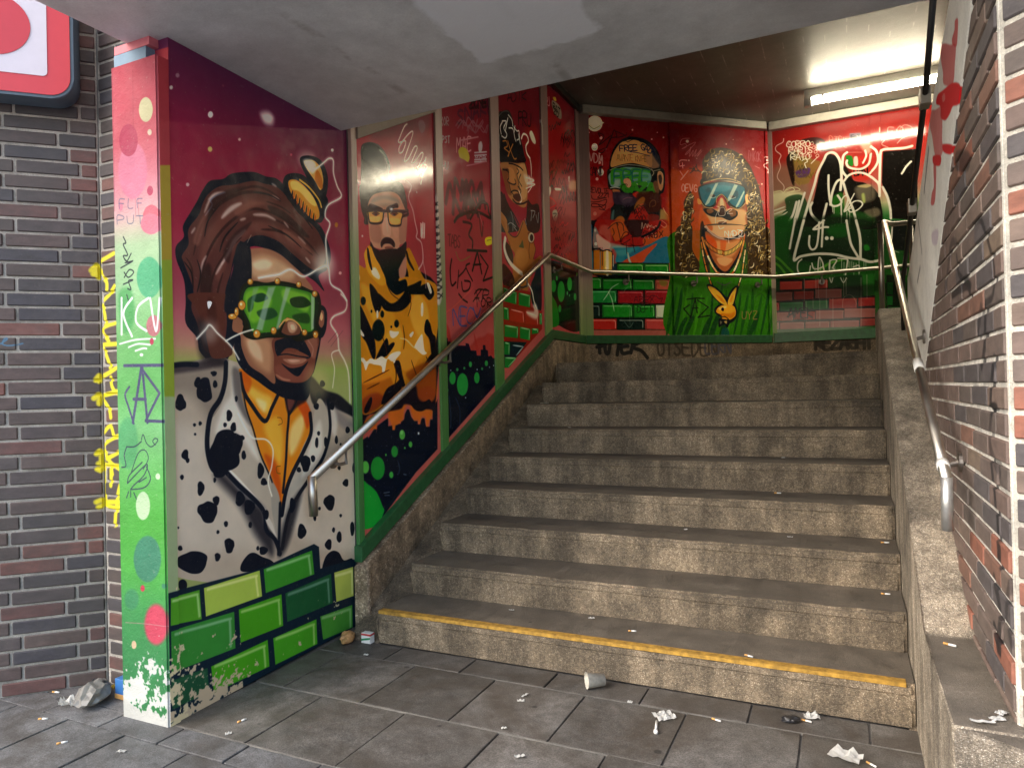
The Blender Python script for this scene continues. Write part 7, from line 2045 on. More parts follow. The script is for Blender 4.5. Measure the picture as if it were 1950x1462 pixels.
t|6a5428|14|1|95|2020,3601 10,14 -1,16 -13,9
t|120c08|7|1|90|2029,3592 10,14 -1,16 -13,9
t|a08850|11|1|95|2217,2981 -31,7 -17,26 7,31
t|120c08|7|1|90|2226,2971 -31,7 -17,26 7,31
t|c8b888|13|1|95|2118,3075 -25,10 -11,24 11,26
t|120c08|5|1|90|2127,3066 -25,10 -11,24 11,25
t|a08850|13|1|95|2036,3566 17,10 7,18 -7,16
t|120c08|7|1|90|2045,3557 17,10 7,18 -7,16
t|7a6030|15|1|95|2064,3233 -16,10 -20,-4 -13,-15
t|120c08|7|1|90|2073,3224 -16,10 -20,-4 -13,-15
t|c8b888|9|1|95|2218,3043 3,-24 -16,-21 -26,-6
t|120c08|9|1|90|2227,3034 3,-25 -16,-21 -26,-5
t|a08850|10|1|95|2157,3042 8,-19 -8,-19 -19,-11
t|120c08|6|1|90|2166,3033 8,-19 -8,-20 -19,-10
t|6a5428|10|1|95|2198,3084 -21,-22 -30,-3 -23,17
t|120c08|7|1|90|2207,3074 -21,-22 -30,-3 -23,17
t|a08850|13|1|95|2053,3039 -17,-7 -8,-15 4,-16
t|120c08|6|1|90|2062,3029 -17,-6 -9,-15 5,-16
t|a08850|9|1|95|2101,3123 9,20 -7,20 -20,9
t|120c08|8|1|90|2110,3113 9,21 -7,20 -20,9
t|a08850|14|1|95|2159,2998 -14,-24 -27,-9 -25,11
t|120c08|7|1|90|2168,2988 -15,-23 -26,-9 -25,11
t|7a6030|16|1|95|2051,3307 -25,12 -9,27 13,26
t|120c08|8|1|90|2060,3298 -25,12 -9,26 13,27
t|e0d4b4|11|1|95|2204,3063 -20,4 -11,17 5,20
t|120c08|7|1|90|2213,3054 -20,4 -11,17 5,20
t|a08850|12|1|95|2148,3062 -26,0 -20,-17 -4,-24
t|120c08|9|1|90|2157,3053 -26,0 -20,-17 -4,-25
t|8a7440|16|1|95|2031,3603 -13,26 -29,9 -29,-13
t|120c08|6|1|90|2039,3594 -12,26 -29,9 -29,-13
t|a08850|10|1|95|2155,3029 -22,-3 -17,12 -4,20
t|120c08|9|1|90|2164,3020 -22,-3 -18,12 -3,20
t|6a5428|16|1|95|2070,3462 16,19 -1,24 -17,15
t|120c08|6|1|90|2078,3453 17,19 -1,24 -17,15
t|7a6030|10|1|95|2154,3193 24,-2 14,-18 -4,-23
t|120c08|7|1|90|2163,3184 24,-3 14,-18 -4,-23
t|c8b888|16|1|95|2127,3400 0,-27 -19,-21 -28,-4
t|120c08|6|1|90|2136,3391 0,-27 -19,-21 -28,-4
t|e0d4b4|14|1|95|2181,3243 -28,6 -26,-14 -11,-27
t|120c08|6|1|90|2189,3234 -27,6 -26,-15 -11,-26
t|e0d4b4|14|1|95|2165,2989 -12,-24 -26,-10 -24,8
t|120c08|8|1|90|2174,2979 -12,-23 -26,-11 -25,9
t|8a7440|16|1|95|2149,3110 -1,-16 -12,-12 -16,-2
t|120c08|5|1|90|2158,3100 -1,-16 -12,-12 -17,-1
t|6a5428|15|1|95|2172,3163 -18,-9 -9,-17 6,-18
t|120c08|5|1|90|2181,3153 -18,-8 -9,-18 6,-17
t|7a6030|10|1|95|2100,3374 15,15 20,2 16,-12
t|120c08|9|1|90|2109,3365 15,15 20,2 16,-13
t|7a6030|16|1|95|2085,3120 25,-9 10,-23 -9,-25
t|120c08|7|1|90|2094,3111 25,-9 10,-24 -9,-24
t|7a6030|14|1|95|2092,3139 -12,-29 -29,-14 -30,7
t|120c08|8|1|90|2101,3130 -12,-29 -29,-15 -30,7
t|e0d4b4|12|1|95|2104,2949 -27,-7 -23,12 -7,25
t|120c08|5|1|90|2113,2939 -27,-6 -24,12 -7,25
t|6a5428|14|1|95|2080,3521 9,-24 25,-9 26,9
t|120c08|8|1|90|2089,3512 9,-24 25,-10 26,10
t|7a6030|14|1|95|2032,3457 -13,16 2,20 16,15
t|120c08|7|1|90|2040,3448 -13,16 3,20 16,15
t|c8b888|9|1|95|2039,3217 17,25 -5,28 -24,16
t|120c08|9|1|90|2048,3208 17,25 -5,28 -24,16
t|c8b888|10|1|95|2128,3289 -16,-8 -17,3 -9,14
t|120c08|6|1|90|2136,3280 -15,-8 -17,3 -9,14
t|8a7440|16|1|95|2077,3435 10,-20 -8,-23 -22,-13
t|120c08|7|1|90|2086,3426 10,-20 -8,-23 -22,-13
t|6a5428|10|1|95|2146,3007 6,20 -10,18 -21,6
t|120c08|8|1|90|2155,2997 6,21 -10,18 -21,5
t|6a5428|15|1|95|2067,3378 -28,6 -15,23 7,28
t|120c08|8|1|90|2076,3369 -28,6 -15,23 6,28
t|7a6030|12|1|95|2001,3178 21,17 26,0 17,-18
t|120c08|8|1|90|2010,3169 20,17 26,-1 18,-17
t|c8b888|11|1|95|2137,3270 -27,-18 -8,-31 15,-26
t|120c08|7|1|90|2146,3261 -27,-19 -8,-30 15,-26
t|c8b888|16|1|95|2049,3023 5,22 -13,19 -22,4
t|120c08|5|1|90|2058,3014 4,22 -12,18 -23,5
t|a08850|13|1|95|2052,3068 28,-12 10,-27 -12,-27
t|120c08|6|1|90|2061,3059 28,-12 10,-27 -12,-28
t|a08850|16|1|95|2023,3197 -13,12 0,18 13,14
t|120c08|8|1|90|2032,3188 -13,12 0,18 13,14
t|8a7440|14|1|95|2082,3550 5,21 -11,17 -22,4
t|120c08|8|1|90|2091,3541 5,21 -12,17 -21,4
t|6a5428|12|1|95|2148,3208 22,23 0,29 -20,20
t|120c08|6|1|90|2157,3199 22,22 0,29 -20,21
t|8a7440|17|1|95|2031,3281 18,5 16,-7 5,-16
t|120c08|6|1|90|2040,3272 17,5 16,-7 6,-16
t|e0d4b4|13|1|95|2101,3260 -21,2 -19,-12 -6,-20
t|120c08|7|1|90|2110,3251 -22,2 -18,-12 -6,-20
t|e0d4b4|12|1|95|2112,3356 -27,-5 -22,14 -5,26
t|120c08|8|1|90|2121,3346 -27,-5 -22,15 -5,25
t|a08850|12|1|95|2102,3267 -14,10 -18,-2 -14,-13
t|120c08|7|1|90|2111,3257 -14,11 -19,-2 -13,-13
t|6a5428|10|1|95|2138,3338 15,-24 29,-7 28,14
t|120c08|5|1|90|2147,3329 15,-25 29,-6 28,14
t|e0d4b4|11|1|95|2123,3297 1,-17 12,-10 18,1
t|120c08|7|1|90|2132,3287 1,-16 12,-10 17,1
t|a08850|12|1|95|2006,3407 2,-15 12,-9 16,1
t|120c08|8|1|90|2015,3398 2,-15 12,-10 16,2
t|7a6030|13|1|95|2105,3254 21,7 19,-9 7,-19
t|120c08|8|1|90|2114,3245 21,6 19,-8 7,-20
t|8a7440|12|1|95|2163,3282 18,25 -5,28 -23,16
t|120c08|6|1|90|2172,3273 18,25 -5,28 -23,16
t|e0d4b4|10|1|95|2087,3396 -23,-3 -16,-17 0,-22
t|120c08|6|1|90|2096,3387 -23,-3 -16,-17 0,-22
t|7a6030|13|1|95|2076,3312 16,-12 21,2 15,15
t|120c08|5|1|90|2085,3302 16,-12 21,3 15,15
t|7a6030|10|1|95|2094,3128 17,-9 20,6 11,16
t|120c08|5|1|90|2103,3118 17,-8 20,5 11,17
t|8a7440|13|1|95|2025,3194 -23,-11 -10,-23 9,-22
t|120c08|5|1|90|2034,3185 -23,-12 -10,-23 9,-22
t|a08850|16|1|95|1987,3592 2,-26 19,-15 27,2
t|120c08|8|1|90|1996,3583 2,-26 19,-15 27,2
t|e0d4b4|13|1|95|2102,3486 12,-14 0,-19 -15,-14
t|120c08|6|1|90|2111,3476 12,-13 -1,-19 -14,-15
t|7a6030|14|1|95|2050,3190 -14,-19 2,-23 18,-13
t|120c08|6|1|90|2059,3181 -14,-20 2,-22 18,-14
t|6a5428|15|1|95|2019,3293 4,-21 18,-12 23,4
t|120c08|8|1|90|2027,3283 5,-21 18,-11 23,4
t|e0d4b4|11|1|95|2152,3332 -13,18 4,23 20,15
t|120c08|6|1|90|2161,3322 -13,19 4,22 20,15
t|a08850|10|1|95|2065,3543 18,17 24,1 17,-15
t|120c08|7|1|90|2074,3534 18,16 24,2 17,-15
t|8a7440|13|1|95|2105,3246 31,3 23,-18 3,-29
t|120c08|8|1|90|2114,3236 31,3 23,-17 3,-30
t|7a6030|9|1|95|2205,3193 -23,-21 -30,-1 -21,19
t|120c08|7|1|90|2214,3183 -23,-20 -30,-1 -21,18
t|7a6030|13|1|95|1978,3528 24,-8 25,10 13,23
t|120c08|8|1|90|1987,3519 24,-8 25,9 12,23
t|e0d4b4|11|1|95|2168,3345 -23,16 -29,-4 -21,-22
t|120c08|9|1|90|2177,3335 -23,17 -29,-4 -21,-22
t|8a7440|14|1|95|2131,3094 26,-1 17,-18 -1,-25
t|120c08|7|1|90|2140,3084 26,0 17,-18 -1,-25
t|a08850|16|1|95|2032,3529 31,-6 16,-25 -7,-30
t|120c08|6|1|90|2041,3520 31,-6 16,-25 -7,-30
t|e0d4b4|16|1|95|2094,3375 17,11 6,19 -8,16
t|120c08|8|1|90|2102,3366 18,11 6,18 -9,17
t|e0d4b4|9|1|95|2043,3307 8,16 17,7 17,-5
t|120c08|7|1|90|2052,3298 8,16 17,7 17,-5
t|8a7440|11|1|95|2175,3469 -2,16 -12,10 -17,-2
t|120c08|7|1|90|2184,3460 -2,16 -12,10 -17,-2
t|7a6030|14|1|95|2156,3195 9,30 -14,26 -30,9
t|120c08|7|1|90|2165,3186 9,30 -14,26 -30,9
t|7a6030|16|1|95|2109,3304 -15,26 8,30 26,19
t|120c08|7|1|90|2118,3295 -15,26 7,30 27,19
t|e0d4b4|13|1|95|2062,3041 20,-16 2,-26 -17,-21
t|120c08|5|1|90|2071,3031 20,-16 2,-25 -17,-21
t|7a6030|9|1|95|2090,3431 4,-30 25,-18 32,4
t|120c08|7|1|90|2098,3422 5,-31 25,-17 32,4
t|e0d4b4|9|1|95|2133,3394 -23,-4 -15,-18 0,-22
t|120c08|7|1|90|2142,3385 -23,-4 -16,-18 1,-22
t|8a7440|13|1|95|2200,3062 27,4 19,20 1,27
t|120c08|9|1|90|2209,3053 27,3 19,21 1,26
t|8a7440|11|1|95|2057,3630 -16,14 -22,-2 -17,-15
t|120c08|6|1|90|2066,3621 -16,13 -22,-1 -17,-16
t|6a5428|16|1|95|2133,3460 -18,-21 -27,-4 -21,14
t|120c08|5|1|90|2142,3451 -18,-21 -27,-4 -21,14
t|e0d4b4|15|1|95|2106,3351 -11,18 -22,5 -20,-11
t|120c08|9|1|90|2115,3342 -11,18 -22,5 -20,-11
t|6a5428|10|1|95|1256,3090 2,25 -16,17 -25,2
t|120c08|6|1|90|1265,3081 1,24 -15,18 -25,2
t|e0d4b4|11|1|95|1314,3131 14,22 -4,24 -20,14
t|120c08|5|1|90|1322,3122 14,22 -3,24 -20,14
t|c8b888|12|1|95|1329,3280 -2,29 -23,19 -30,-3
t|120c08|7|1|90|1337,3271 -2,29 -22,19 -31,-3
t|c8b888|9|1|95|1271,3178 18,-20 28,-1 22,17
t|120c08|5|1|90|1279,3168 18,-19 28,-2 23,18
t|6a5428|12|1|95|1179,2972 20,9 21,-6 9,-19
t|120c08|6|1|90|1187,2963 21,9 20,-6 10,-19
t|c8b888|16|1|95|1251,3129 -20,13 -24,-5 -16,-20
t|120c08|7|1|90|1259,3120 -20,13 -24,-5 -15,-20
t|7a6030|13|1|95|1228,3019 -25,16 -30,-6 -19,-24
t|120c08|7|1|90|1236,3010 -25,16 -30,-6 -19,-25
t|a08850|11|1|95|1291,3143 2,21 -13,15 -21,1
t|120c08|8|1|90|1300,3134 1,21 -13,15 -21,1
t|e0d4b4|15|1|95|1337,3330 -16,-21 -25,-5 -20,12
t|120c08|8|1|90|1345,3321 -15,-21 -25,-5 -21,12
t|8a7440|16|1|95|1264,2928 3,20 -12,15 -19,3
t|120c08|6|1|90|1273,2919 3,20 -12,15 -20,3
t|8a7440|15|1|95|1186,3030 -17,23 4,30 24,21
t|120c08|6|1|90|1194,3021 -17,23 4,30 24,21
t|e0d4b4|16|1|95|1211,3155 -6,-25 12,-21 24,-6
t|120c08|8|1|90|1220,3146 -7,-25 13,-21 24,-6
t|c8b888|12|1|95|1245,3104 0,-26 -19,-20 -26,-4
t|120c08|7|1|90|1253,3095 0,-26 -18,-20 -27,-4
t|c8b888|14|1|95|1245,3107 16,7 15,-5 7,-14
t|120c08|6|1|90|1254,3098 15,7 15,-5 7,-14
t|c8b888|10|1|95|1292,3042 1,15 -11,11 -15,1
t|120c08|6|1|90|1301,3032 0,16 -10,11 -16,0
t|e0d4b4|10|1|95|1249,3194 -15,14 0,20 14,17
t|120c08|8|1|90|1257,3185 -14,14 -1,20 14,17
t|a08850|13|1|95|1259,3266 -15,-15 0,-20 14,-14
t|120c08|8|1|90|1267,3257 -14,-15 -1,-20 14,-14
t|c8b888|14|1|95|1311,3272 -16,22 -27,4 -24,-16
t|120c08|6|1|90|1320,3263 -16,22 -28,4 -24,-16
t|c8b888|15|1|95|1295,3235 -4,27 -22,15 -27,-4
t|120c08|8|1|90|1303,3226 -4,27 -21,15 -28,-4
t|6a5428|11|1|95|1266,3057 27,-5 24,15 9,27
t|120c08|8|1|90|1274,3048 27,-5 25,15 9,27
t|8a7440|9|1|95|1261,3194 -17,13 -21,-3 -16,-16
t|120c08|8|1|90|1269,3185 -16,13 -22,-3 -15,-16
t|7a6030|14|1|95|1237,2920 -29,5 -17,23 5,29
t|120c08|8|1|90|1245,2911 -29,5 -17,23 5,29
t|a08850|15|1|95|1273,3016 13,-24 -7,-28 -25,-17
t|120c08|5|1|90|1281,3007 14,-24 -8,-28 -24,-17
t|e0d4b4|11|1|95|1302,3138 -15,-7 -6,-15 4,-14
t|120c08|7|1|90|1310,3128 -14,-6 -7,-15 5,-14
t|8a7440|10|1|95|1219,3206 27,15 29,-6 15,-24
t|120c08|8|1|90|1228,3197 27,15 28,-6 16,-24
t|8a7440|10|1|95|1247,3003 17,14 3,20 -12,16
t|120c08|6|1|90|1256,2994 16,14 3,20 -12,16
t|a08850|14|1|95|1265,3297 10,28 26,17 29,-5
t|120c08|6|1|90|1274,3288 9,28 26,17 29,-5
t|a08850|14|1|95|1252,3118 16,0 13,10 3,16
t|120c08|5|1|90|1260,3109 16,0 13,10 3,16
t|7a6030|11|1|95|1269,3140 -13,-12 -18,-1 -13,12
t|120c08|6|1|90|1278,3131 -14,-12 -18,-1 -12,12
t|7a6030|14|1|95|1226,2922 10,20 -7,21 -19,9
t|120c08|8|1|90|1235,2913 9,20 -6,20 -19,10
t|e0d4b4|15|1|95|1217,3106 -11,-21 5,-22 20,-11
t|120c08|5|1|90|1226,3097 -12,-21 6,-22 20,-12
t|6a5428|9|1|95|1287,3049 -1,-20 -16,-15 -20,-1
t|120c08|6|1|90|1296,3039 -2,-20 -15,-14 -21,-1
t|a08850|16|1|95|1216,3070 25,15 8,27 -12,24
t|120c08|6|1|90|1225,3061 24,15 9,27 -12,24
t|7a6030|9|1|95|1215,3037 8,-23 -11,-24 -24,-10
t|120c08|6|1|90|1223,3028 8,-23 -11,-24 -24,-11
t|6a5428|9|1|95|1210,3010 14,-22 25,-6 24,13
t|120c08|5|1|90|1219,3001 13,-22 25,-6 24,12
t|a08850|11|1|95|1182,2914 13,18 -3,21 -16,12
t|120c08|8|1|90|1191,2905 12,18 -3,21 -16,12
t|8a7440|15|1|95|1288,2590 11,16 19,4 16,-9
t|120c08|6|1|90|1296,2581 12,16 18,4 16,-9
t|a08850|15|1|95|1194,2925 8,-17 -6,-19 -17,-11
t|120c08|6|1|90|1202,2916 9,-17 -6,-19 -18,-11
t|a08850|15|1|95|1201,2835 -16,9 -5,19 10,17
t|120c08|7|1|90|1209,2826 -16,9 -4,18 9,17
t|6a5428|12|1|95|1307,2524 -3,23 13,19 23,6
t|120c08|6|1|90|1315,2515 -3,22 13,20 23,6
t|e0d4b4|12|1|95|1140,2558 3,16 13,11 17,-1
t|120c08|6|1|90|1149,2549 2,16 13,11 17,-1
t|8a7440|11|1|95|1134,2788 17,7 17,-6 8,-16
t|120c08|8|1|90|1142,2779 18,7 17,-6 7,-17
t|7a6030|10|1|95|1214,2671 9,28 -13,25 -28,8
t|120c08|8|1|90|1223,2661 8,29 -13,25 -27,8
t|a08850|9|1|95|1281,2845 -20,-3 -16,12 -3,20
t|120c08|7|1|90|1290,2835 -21,-2 -16,12 -2,20
t|c8b888|11|1|95|1373,2493 -16,21 -26,5 -23,-15
t|120c08|8|1|90|1381,2484 -15,21 -26,4 -24,-14
t|c8b888|13|1|95|1131,2737 15,-7 17,5 9,16
t|120c08|6|1|90|1139,2728 16,-7 17,5 9,16
t|6a5428|16|1|95|1261,2800 -10,25 -25,11 -27,-10
t|120c08|6|1|90|1269,2791 -10,25 -25,11 -26,-10
t|e0d4b4|9|1|95|1170,2942 10,13 0,16 -12,10
t|120c08|7|1|90|1178,2933 10,13 0,16 -12,10
t|7a6030|16|1|95|1133,2460 10,14 17,5 15,-7
t|120c08|6|1|90|1142,2451 9,14 17,5 15,-8
t|7a6030|15|1|95|1144,2761 12,-10 16,2 11,11
t|120c08|8|1|90|1152,2752 12,-10 16,1 12,12
t|8a7440|12|1|95|1241,2953 18,9 8,17 -7,18
t|120c08|6|1|90|1249,2944 18,8 8,18 -6,18
t|7a6030|13|1|95|1199,2496 -18,-9 -20,5 -9,17
t|120c08|8|1|90|1207,2487 -18,-9 -19,5 -10,17
t|c8b888|11|1|95|1158,2902 -24,14 -29,-6 -17,-24
t|120c08|6|1|90|1166,2893 -24,14 -28,-6 -18,-24
t|6a5428|16|1|95|1228,2915 21,-17 3,-27 -17,-23
t|120c08|5|1|90|1237,2906 21,-17 3,-27 -17,-23
t|6a5428|10|1|95|1086,2914 19,18 25,1 18,-16
t|120c08|5|1|90|1095,2905 18,18 25,1 18,-16
t|8a7440|14|1|95|1278,2587 1,-29 20,-19 30,0
t|120c08|6|1|90|1286,2578 1,-29 21,-19 29,0
t|a08850|9|1|95|1308,2585 4,-21 18,-13 23,4
t|120c08|7|1|90|1316,2576 4,-22 19,-12 23,4
t|a08850|14|1|95|1246,2504 -24,-8 -22,9 -9,23
t|120c08|7|1|90|1254,2495 -23,-8 -23,9 -9,22
t|6a5428|10|1|95|1125,2522 -22,-17 -28,1 -18,20
t|120c08|8|1|90|1134,2513 -23,-18 -28,2 -18,20
t|a08850|15|1|95|1167,2562 23,-14 28,6 18,23
t|120c08|8|1|90|1175,2553 24,-14 28,5 17,23
t|7a6030|11|1|95|1187,2632 -10,-20 6,-20 19,-10
t|120c08|8|1|90|1195,2623 -10,-20 6,-21 20,-10
t|7a6030|10|1|95|1225,2582 -16,7 -17,-7 -9,-16
t|120c08|7|1|90|1234,2573 -17,6 -17,-6 -9,-16
t|7a6030|11|1|95|1179,2740 -24,-18 -6,-28 14,-24
t|120c08|7|1|90|1188,2731 -25,-18 -6,-28 15,-24
t|6a5428|15|1|95|1254,2596 3,23 -14,17 -22,4
t|120c08|6|1|90|1262,2587 3,23 -13,17 -23,3
t|e0d4b4|11|1|95|1252,2600 -17,17 -1,24 17,20
t|120c08|8|1|90|1260,2591 -17,17 0,24 16,19
t|7a6030|11|1|95|1330,2645 -21,-8 -20,9 -8,20
t|120c08|6|1|90|1339,2636 -22,-8 -20,9 -8,20
t|8a7440|13|1|95|1252,2599 -21,13 -4,24 13,22
t|120c08|6|1|90|1260,2590 -20,13 -5,24 13,22
t|c8b888|13|1|95|1301,2959 -15,15 -22,0 -16,-15
t|120c08|6|1|90|1309,2950 -15,15 -21,0 -17,-15
t|c8b888|15|1|95|1206,2989 -10,11 -15,1 -13,-9
t|120c08|8|1|90|1214,2980 -9,11 -16,1 -13,-9
t|a08850|10|1|95|1110,2691 -3,-23 14,-17 23,-3
t|120c08|6|1|90|1118,2682 -2,-23 13,-17 23,-3
t|6a5428|14|1|95|1297,2677 -21,-20 -3,-28 18,-22
t|120c08|6|1|90|1305,2668 -21,-20 -2,-29 18,-21
t|e0d4b4|11|1|95|1196,2819 -10,-23 -22,-12 -24,6
t|120c08|8|1|90|1204,2810 -9,-24 -23,-12 -24,6
t|7a6030|13|1|95|1183,2753 -16,-1 -11,9 -1,16
t|120c08|8|1|90|1191,2744 -15,-1 -12,9 -1,15
t|7a6030|15|1|95|1187,2786 7,14 15,7 15,-6
t|120c08|7|1|90|1195,2777 8,14 15,6 14,-5
t|e0d4b4|14|1|95|1192,2919 -19,3 -11,15 3,19
t|120c08|5|1|90|1200,2910 -19,3 -11,15 3,19
t|a08850|12|1|95|1184,2798 -29,-6 -25,15 -6,29
t|120c08|5|1|90|1193,2789 -30,-6 -25,15 -6,29
t|e0d4b4|15|1|95|1211,2930 -6,-15 -15,-8 -15,3
t|120c08|7|1|90|1219,2921 -6,-15 -14,-9 -16,4
t|e0d4b4|11|1|95|1326,2673 -27,12 -29,-11 -15,-26
t|120c08|5|1|90|1334,2664 -27,12 -29,-11 -15,-26
t|8a7440|10|1|95|1186,2879 9,18 18,9 19,-6
t|120c08|8|1|90|1194,2870 9,18 19,9 18,-6
t|6a5428|9|1|95|1214,2689 17,-10 20,4 12,17
t|120c08|8|1|90|1223,2680 16,-10 20,4 13,17
t|8a7440|9|1|95|1177,2656 -20,-4 -13,-15 0,-20
t|120c08|7|1|90|1185,2646 -20,-3 -13,-15 1,-20
t|6a5428|16|1|95|1122,2878 -12,8 -16,-2 -10,-12
t|120c08|7|1|90|1130,2869 -12,8 -16,-2 -10,-12
t|6a5428|13|1|95|1162,2557 -5,-28 15,-23 27,-6
t|120c08|8|1|90|1171,2547 -6,-27 15,-23 27,-6
t|7a6030|10|1|95|1146,2667 -8,-28 13,-25 27,-8
t|120c08|7|1|90|1154,2658 -8,-28 13,-25 28,-8
t|a08850|13|1|95|1323,2540 -16,4 -8,14 4,17
t|120c08|7|1|90|1332,2531 -16,4 -9,14 4,16
t|8a7440|14|1|95|1236,2679 29,-8 28,15 11,29
t|120c08|7|1|90|1244,2669 30,-7 27,15 12,29
t|c8b888|14|1|95|1252,2649 15,13 3,18 -10,16
t|120c08|8|1|90|1260,2640 16,12 3,19 -11,16
t|7a6030|16|1|95|1217,3021 -12,-26 9,-26 25,-12
t|120c08|5|1|90|1225,3012 -12,-26 9,-26 25,-12
t|7a6030|13|1|95|1189,2599 -6,-19 -18,-12 -20,4
t|120c08|5|1|90|1197,2590 -6,-20 -18,-11 -20,3
t|e0d4b4|14|1|95|1227,2497 12,-23 -8,-26 -23,-14
t|120c08|8|1|90|1235,2488 12,-23 -8,-26 -23,-14
t|6a5428|15|1|95|2209,2629 -20,21 -29,1 -24,-18
t|120c08|6|1|90|2218,2620 -20,20 -29,1 -24,-18
t|e0d4b4|10|1|95|2010,2961 9,-19 -7,-20 -20,-12
t|120c08|6|1|90|2019,2952 9,-19 -7,-21 -20,-11
t|8a7440|15|1|95|2231,2824 8,-16 -6,-18 -17,-10
t|120c08|5|1|90|2240,2815 8,-17 -6,-18 -17,-10
t|8a7440|15|1|95|2199,2788 -9,15 -18,4 -17,-9
t|120c08|9|1|90|2208,2778 -9,15 -18,4 -17,-8
t|8a7440|16|1|95|2035,2909 17,13 3,21 -12,16
t|120c08|8|1|90|2044,2899 17,14 3,21 -12,16
t|c8b888|11|1|95|2083,2807 10,16 -3,18 -15,10
t|120c08|7|1|90|2092,2798 10,16 -3,18 -16,10
t|8a7440|12|1|95|2041,2850 9,28 25,16 29,-4
t|120c08|8|1|90|2050,2840 8,28 26,16 29,-4
t|7a6030|10|1|95|2268,2829 -7,23 -23,11 -25,-7
t|120c08|9|1|90|2277,2819 -7,23 -23,12 -25,-7
t|e0d4b4|11|1|95|2068,2619 -2,-31 -22,-22 -31,-3
t|120c08|7|1|90|2076,2609 -1,-30 -22,-22 -32,-3
t|a08850|12|1|95|2246,3012 22,-16 3,-27 -17,-23
t|120c08|9|1|90|2254,3003 23,-16 3,-27 -17,-24
t|7a6030|13|1|95|2052,2717 -21,-6 -20,9 -6,20
t|120c08|6|1|90|2061,2708 -21,-7 -20,10 -7,20
t|6a5428|10|1|95|2091,2913 -18,-5 -15,7 -5,16
t|120c08|5|1|90|2100,2903 -18,-5 -15,8 -5,15
t|7a6030|12|1|95|2123,2929 17,-18 -2,-25 -19,-19
t|120c08|5|1|90|2132,2919 17,-18 -2,-25 -19,-18
t|7a6030|16|1|95|2123,2583 -17,-9 -6,-17 7,-16
t|120c08|6|1|90|2132,2573 -17,-9 -6,-17 7,-16
t|6a5428|16|1|95|2003,2807 13,-10 17,1 13,12
t|120c08|7|1|90|2012,2797 13,-10 17,2 12,12
t|6a5428|11|1|95|2006,2772 32,2 24,-20 1,-31
t|120c08|7|1|90|2015,2763 32,1 23,-20 2,-30
t|8a7440|9|1|95|2266,2746 0,-18 -13,-15 -20,-2
t|120c08|6|1|90|2275,2737 0,-19 -13,-14 -20,-2
t|7a6030|13|1|95|2230,2573 18,-11 4,-21 -12,-19
t|120c08|5|1|90|2239,2564 18,-12 4,-21 -12,-18
t|7a6030|14|1|95|2087,2746 16,-20 -3,-26 -21,-18
t|120c08|9|1|90|2095,2736 17,-20 -3,-26 -21,-18
t|c8b888|14|1|95|2044,2922 7,29 25,17 30,-3
t|120c08|7|1|90|2053,2913 7,28 25,18 30,-3
t|7a6030|16|1|95|2213,2638 -15,23 5,28 25,18
t|120c08|6|1|90|2222,2628 -15,23 5,28 25,18
t|e0d4b4|16|1|95|2242,2757 22,-3 19,13 6,21
t|120c08|6|1|90|2251,2747 22,-2 19,12 6,22
t|8a7440|14|1|95|2106,2536 -17,-13 -21,1 -14,14
t|120c08|8|1|90|2114,2527 -16,-13 -21,0 -14,14
t|7a6030|16|1|95|2104,2512 14,16 22,2 16,-11
t|120c08|6|1|90|2113,2502 14,16 21,3 17,-12
t|7a6030|14|1|95|2162,2706 -18,-6 -10,-17 4,-18
t|120c08|9|1|90|2171,2697 -18,-7 -10,-16 4,-18
t|6a5428|14|1|95|2261,2747 -3,24 15,21 25,6
t|120c08|5|1|90|2270,2738 -3,24 15,20 25,7
t|6a5428|15|1|95|2011,2600 -11,18 5,21 18,13
t|120c08|8|1|90|2020,2591 -11,17 4,21 19,14
t|e0d4b4|13|1|95|2129,2456 -19,15 -2,24 15,20
t|120c08|9|1|90|2138,2447 -19,15 -3,24 16,20
t|6a5428|10|1|95|2044,2818 -3,17 11,16 17,5
t|120c08|7|1|90|2053,2809 -3,17 10,15 18,6
t|7a6030|9|1|95|2113,2518 29,16 31,-7 17,-25
t|120c08|5|1|90|2122,2508 29,16 31,-6 17,-26
t|6a5428|12|1|95|2136,2703 18,7 17,-6 8,-16
t|120c08|6|1|90|2145,2693 18,8 17,-6 8,-16
t|e0d4b4|13|1|95|2085,2489 -13,17 -22,4 -19,-12
t|120c08|8|1|90|2094,2480 -13,17 -22,4 -19,-12
t|6a5428|16|1|95|2092,2897 -1,-16 -12,-12 -17,-1
t|120c08|5|1|90|2101,2888 -1,-16 -12,-12 -17,-2
t|8a7440|16|1|95|1954,2945 6,21 20,13 22,-3
t|120c08|8|1|90|1963,2936 6,21 20,13 22,-3
t|6a5428|13|1|95|2077,2881 -6,-17 -16,-10 -19,4
t|120c08|7|1|90|2086,2872 -6,-17 -17,-10 -18,3
t|c8b888|11|1|95|2208,2668 12,26 -10,25 -26,11
t|120c08|8|1|90|2217,2659 11,26 -10,25 -25,11
t|a08850|9|1|95|2153,2602 17,-3 15,8 6,15
t|120c08|7|1|90|2162,2593 17,-4 15,8 5,16
t|6a5428|13|1|95|2215,2942 -28,-1 -19,17 -1,27
t|120c08|8|1|90|2224,2932 -28,-1 -19,18 -2,26
t|6a5428|14|1|95|2308,2705 17,-24 -5,-29 -24,-19
t|120c08|8|1|90|2317,2695 17,-23 -5,-29 -24,-20
t|7a6030|15|1|95|2254,2738 30,2 21,21 2,27
t|120c08|7|1|90|2263,2729 30,2 21,20 2,28
t|c8b888|13|1|95|2198,2744 -22,-4 -17,11 -4,20
t|120c08|7|1|90|2207,2734 -22,-4 -17,11 -5,20
t|a08850|14|1|95|2149,2969 28,9 16,23 -5,27
t|120c08|5|1|90|2158,2960 28,8 16,24 -5,27
t|a08850|15|1|95|2188,2522 -27,-21 -5,-31 18,-25
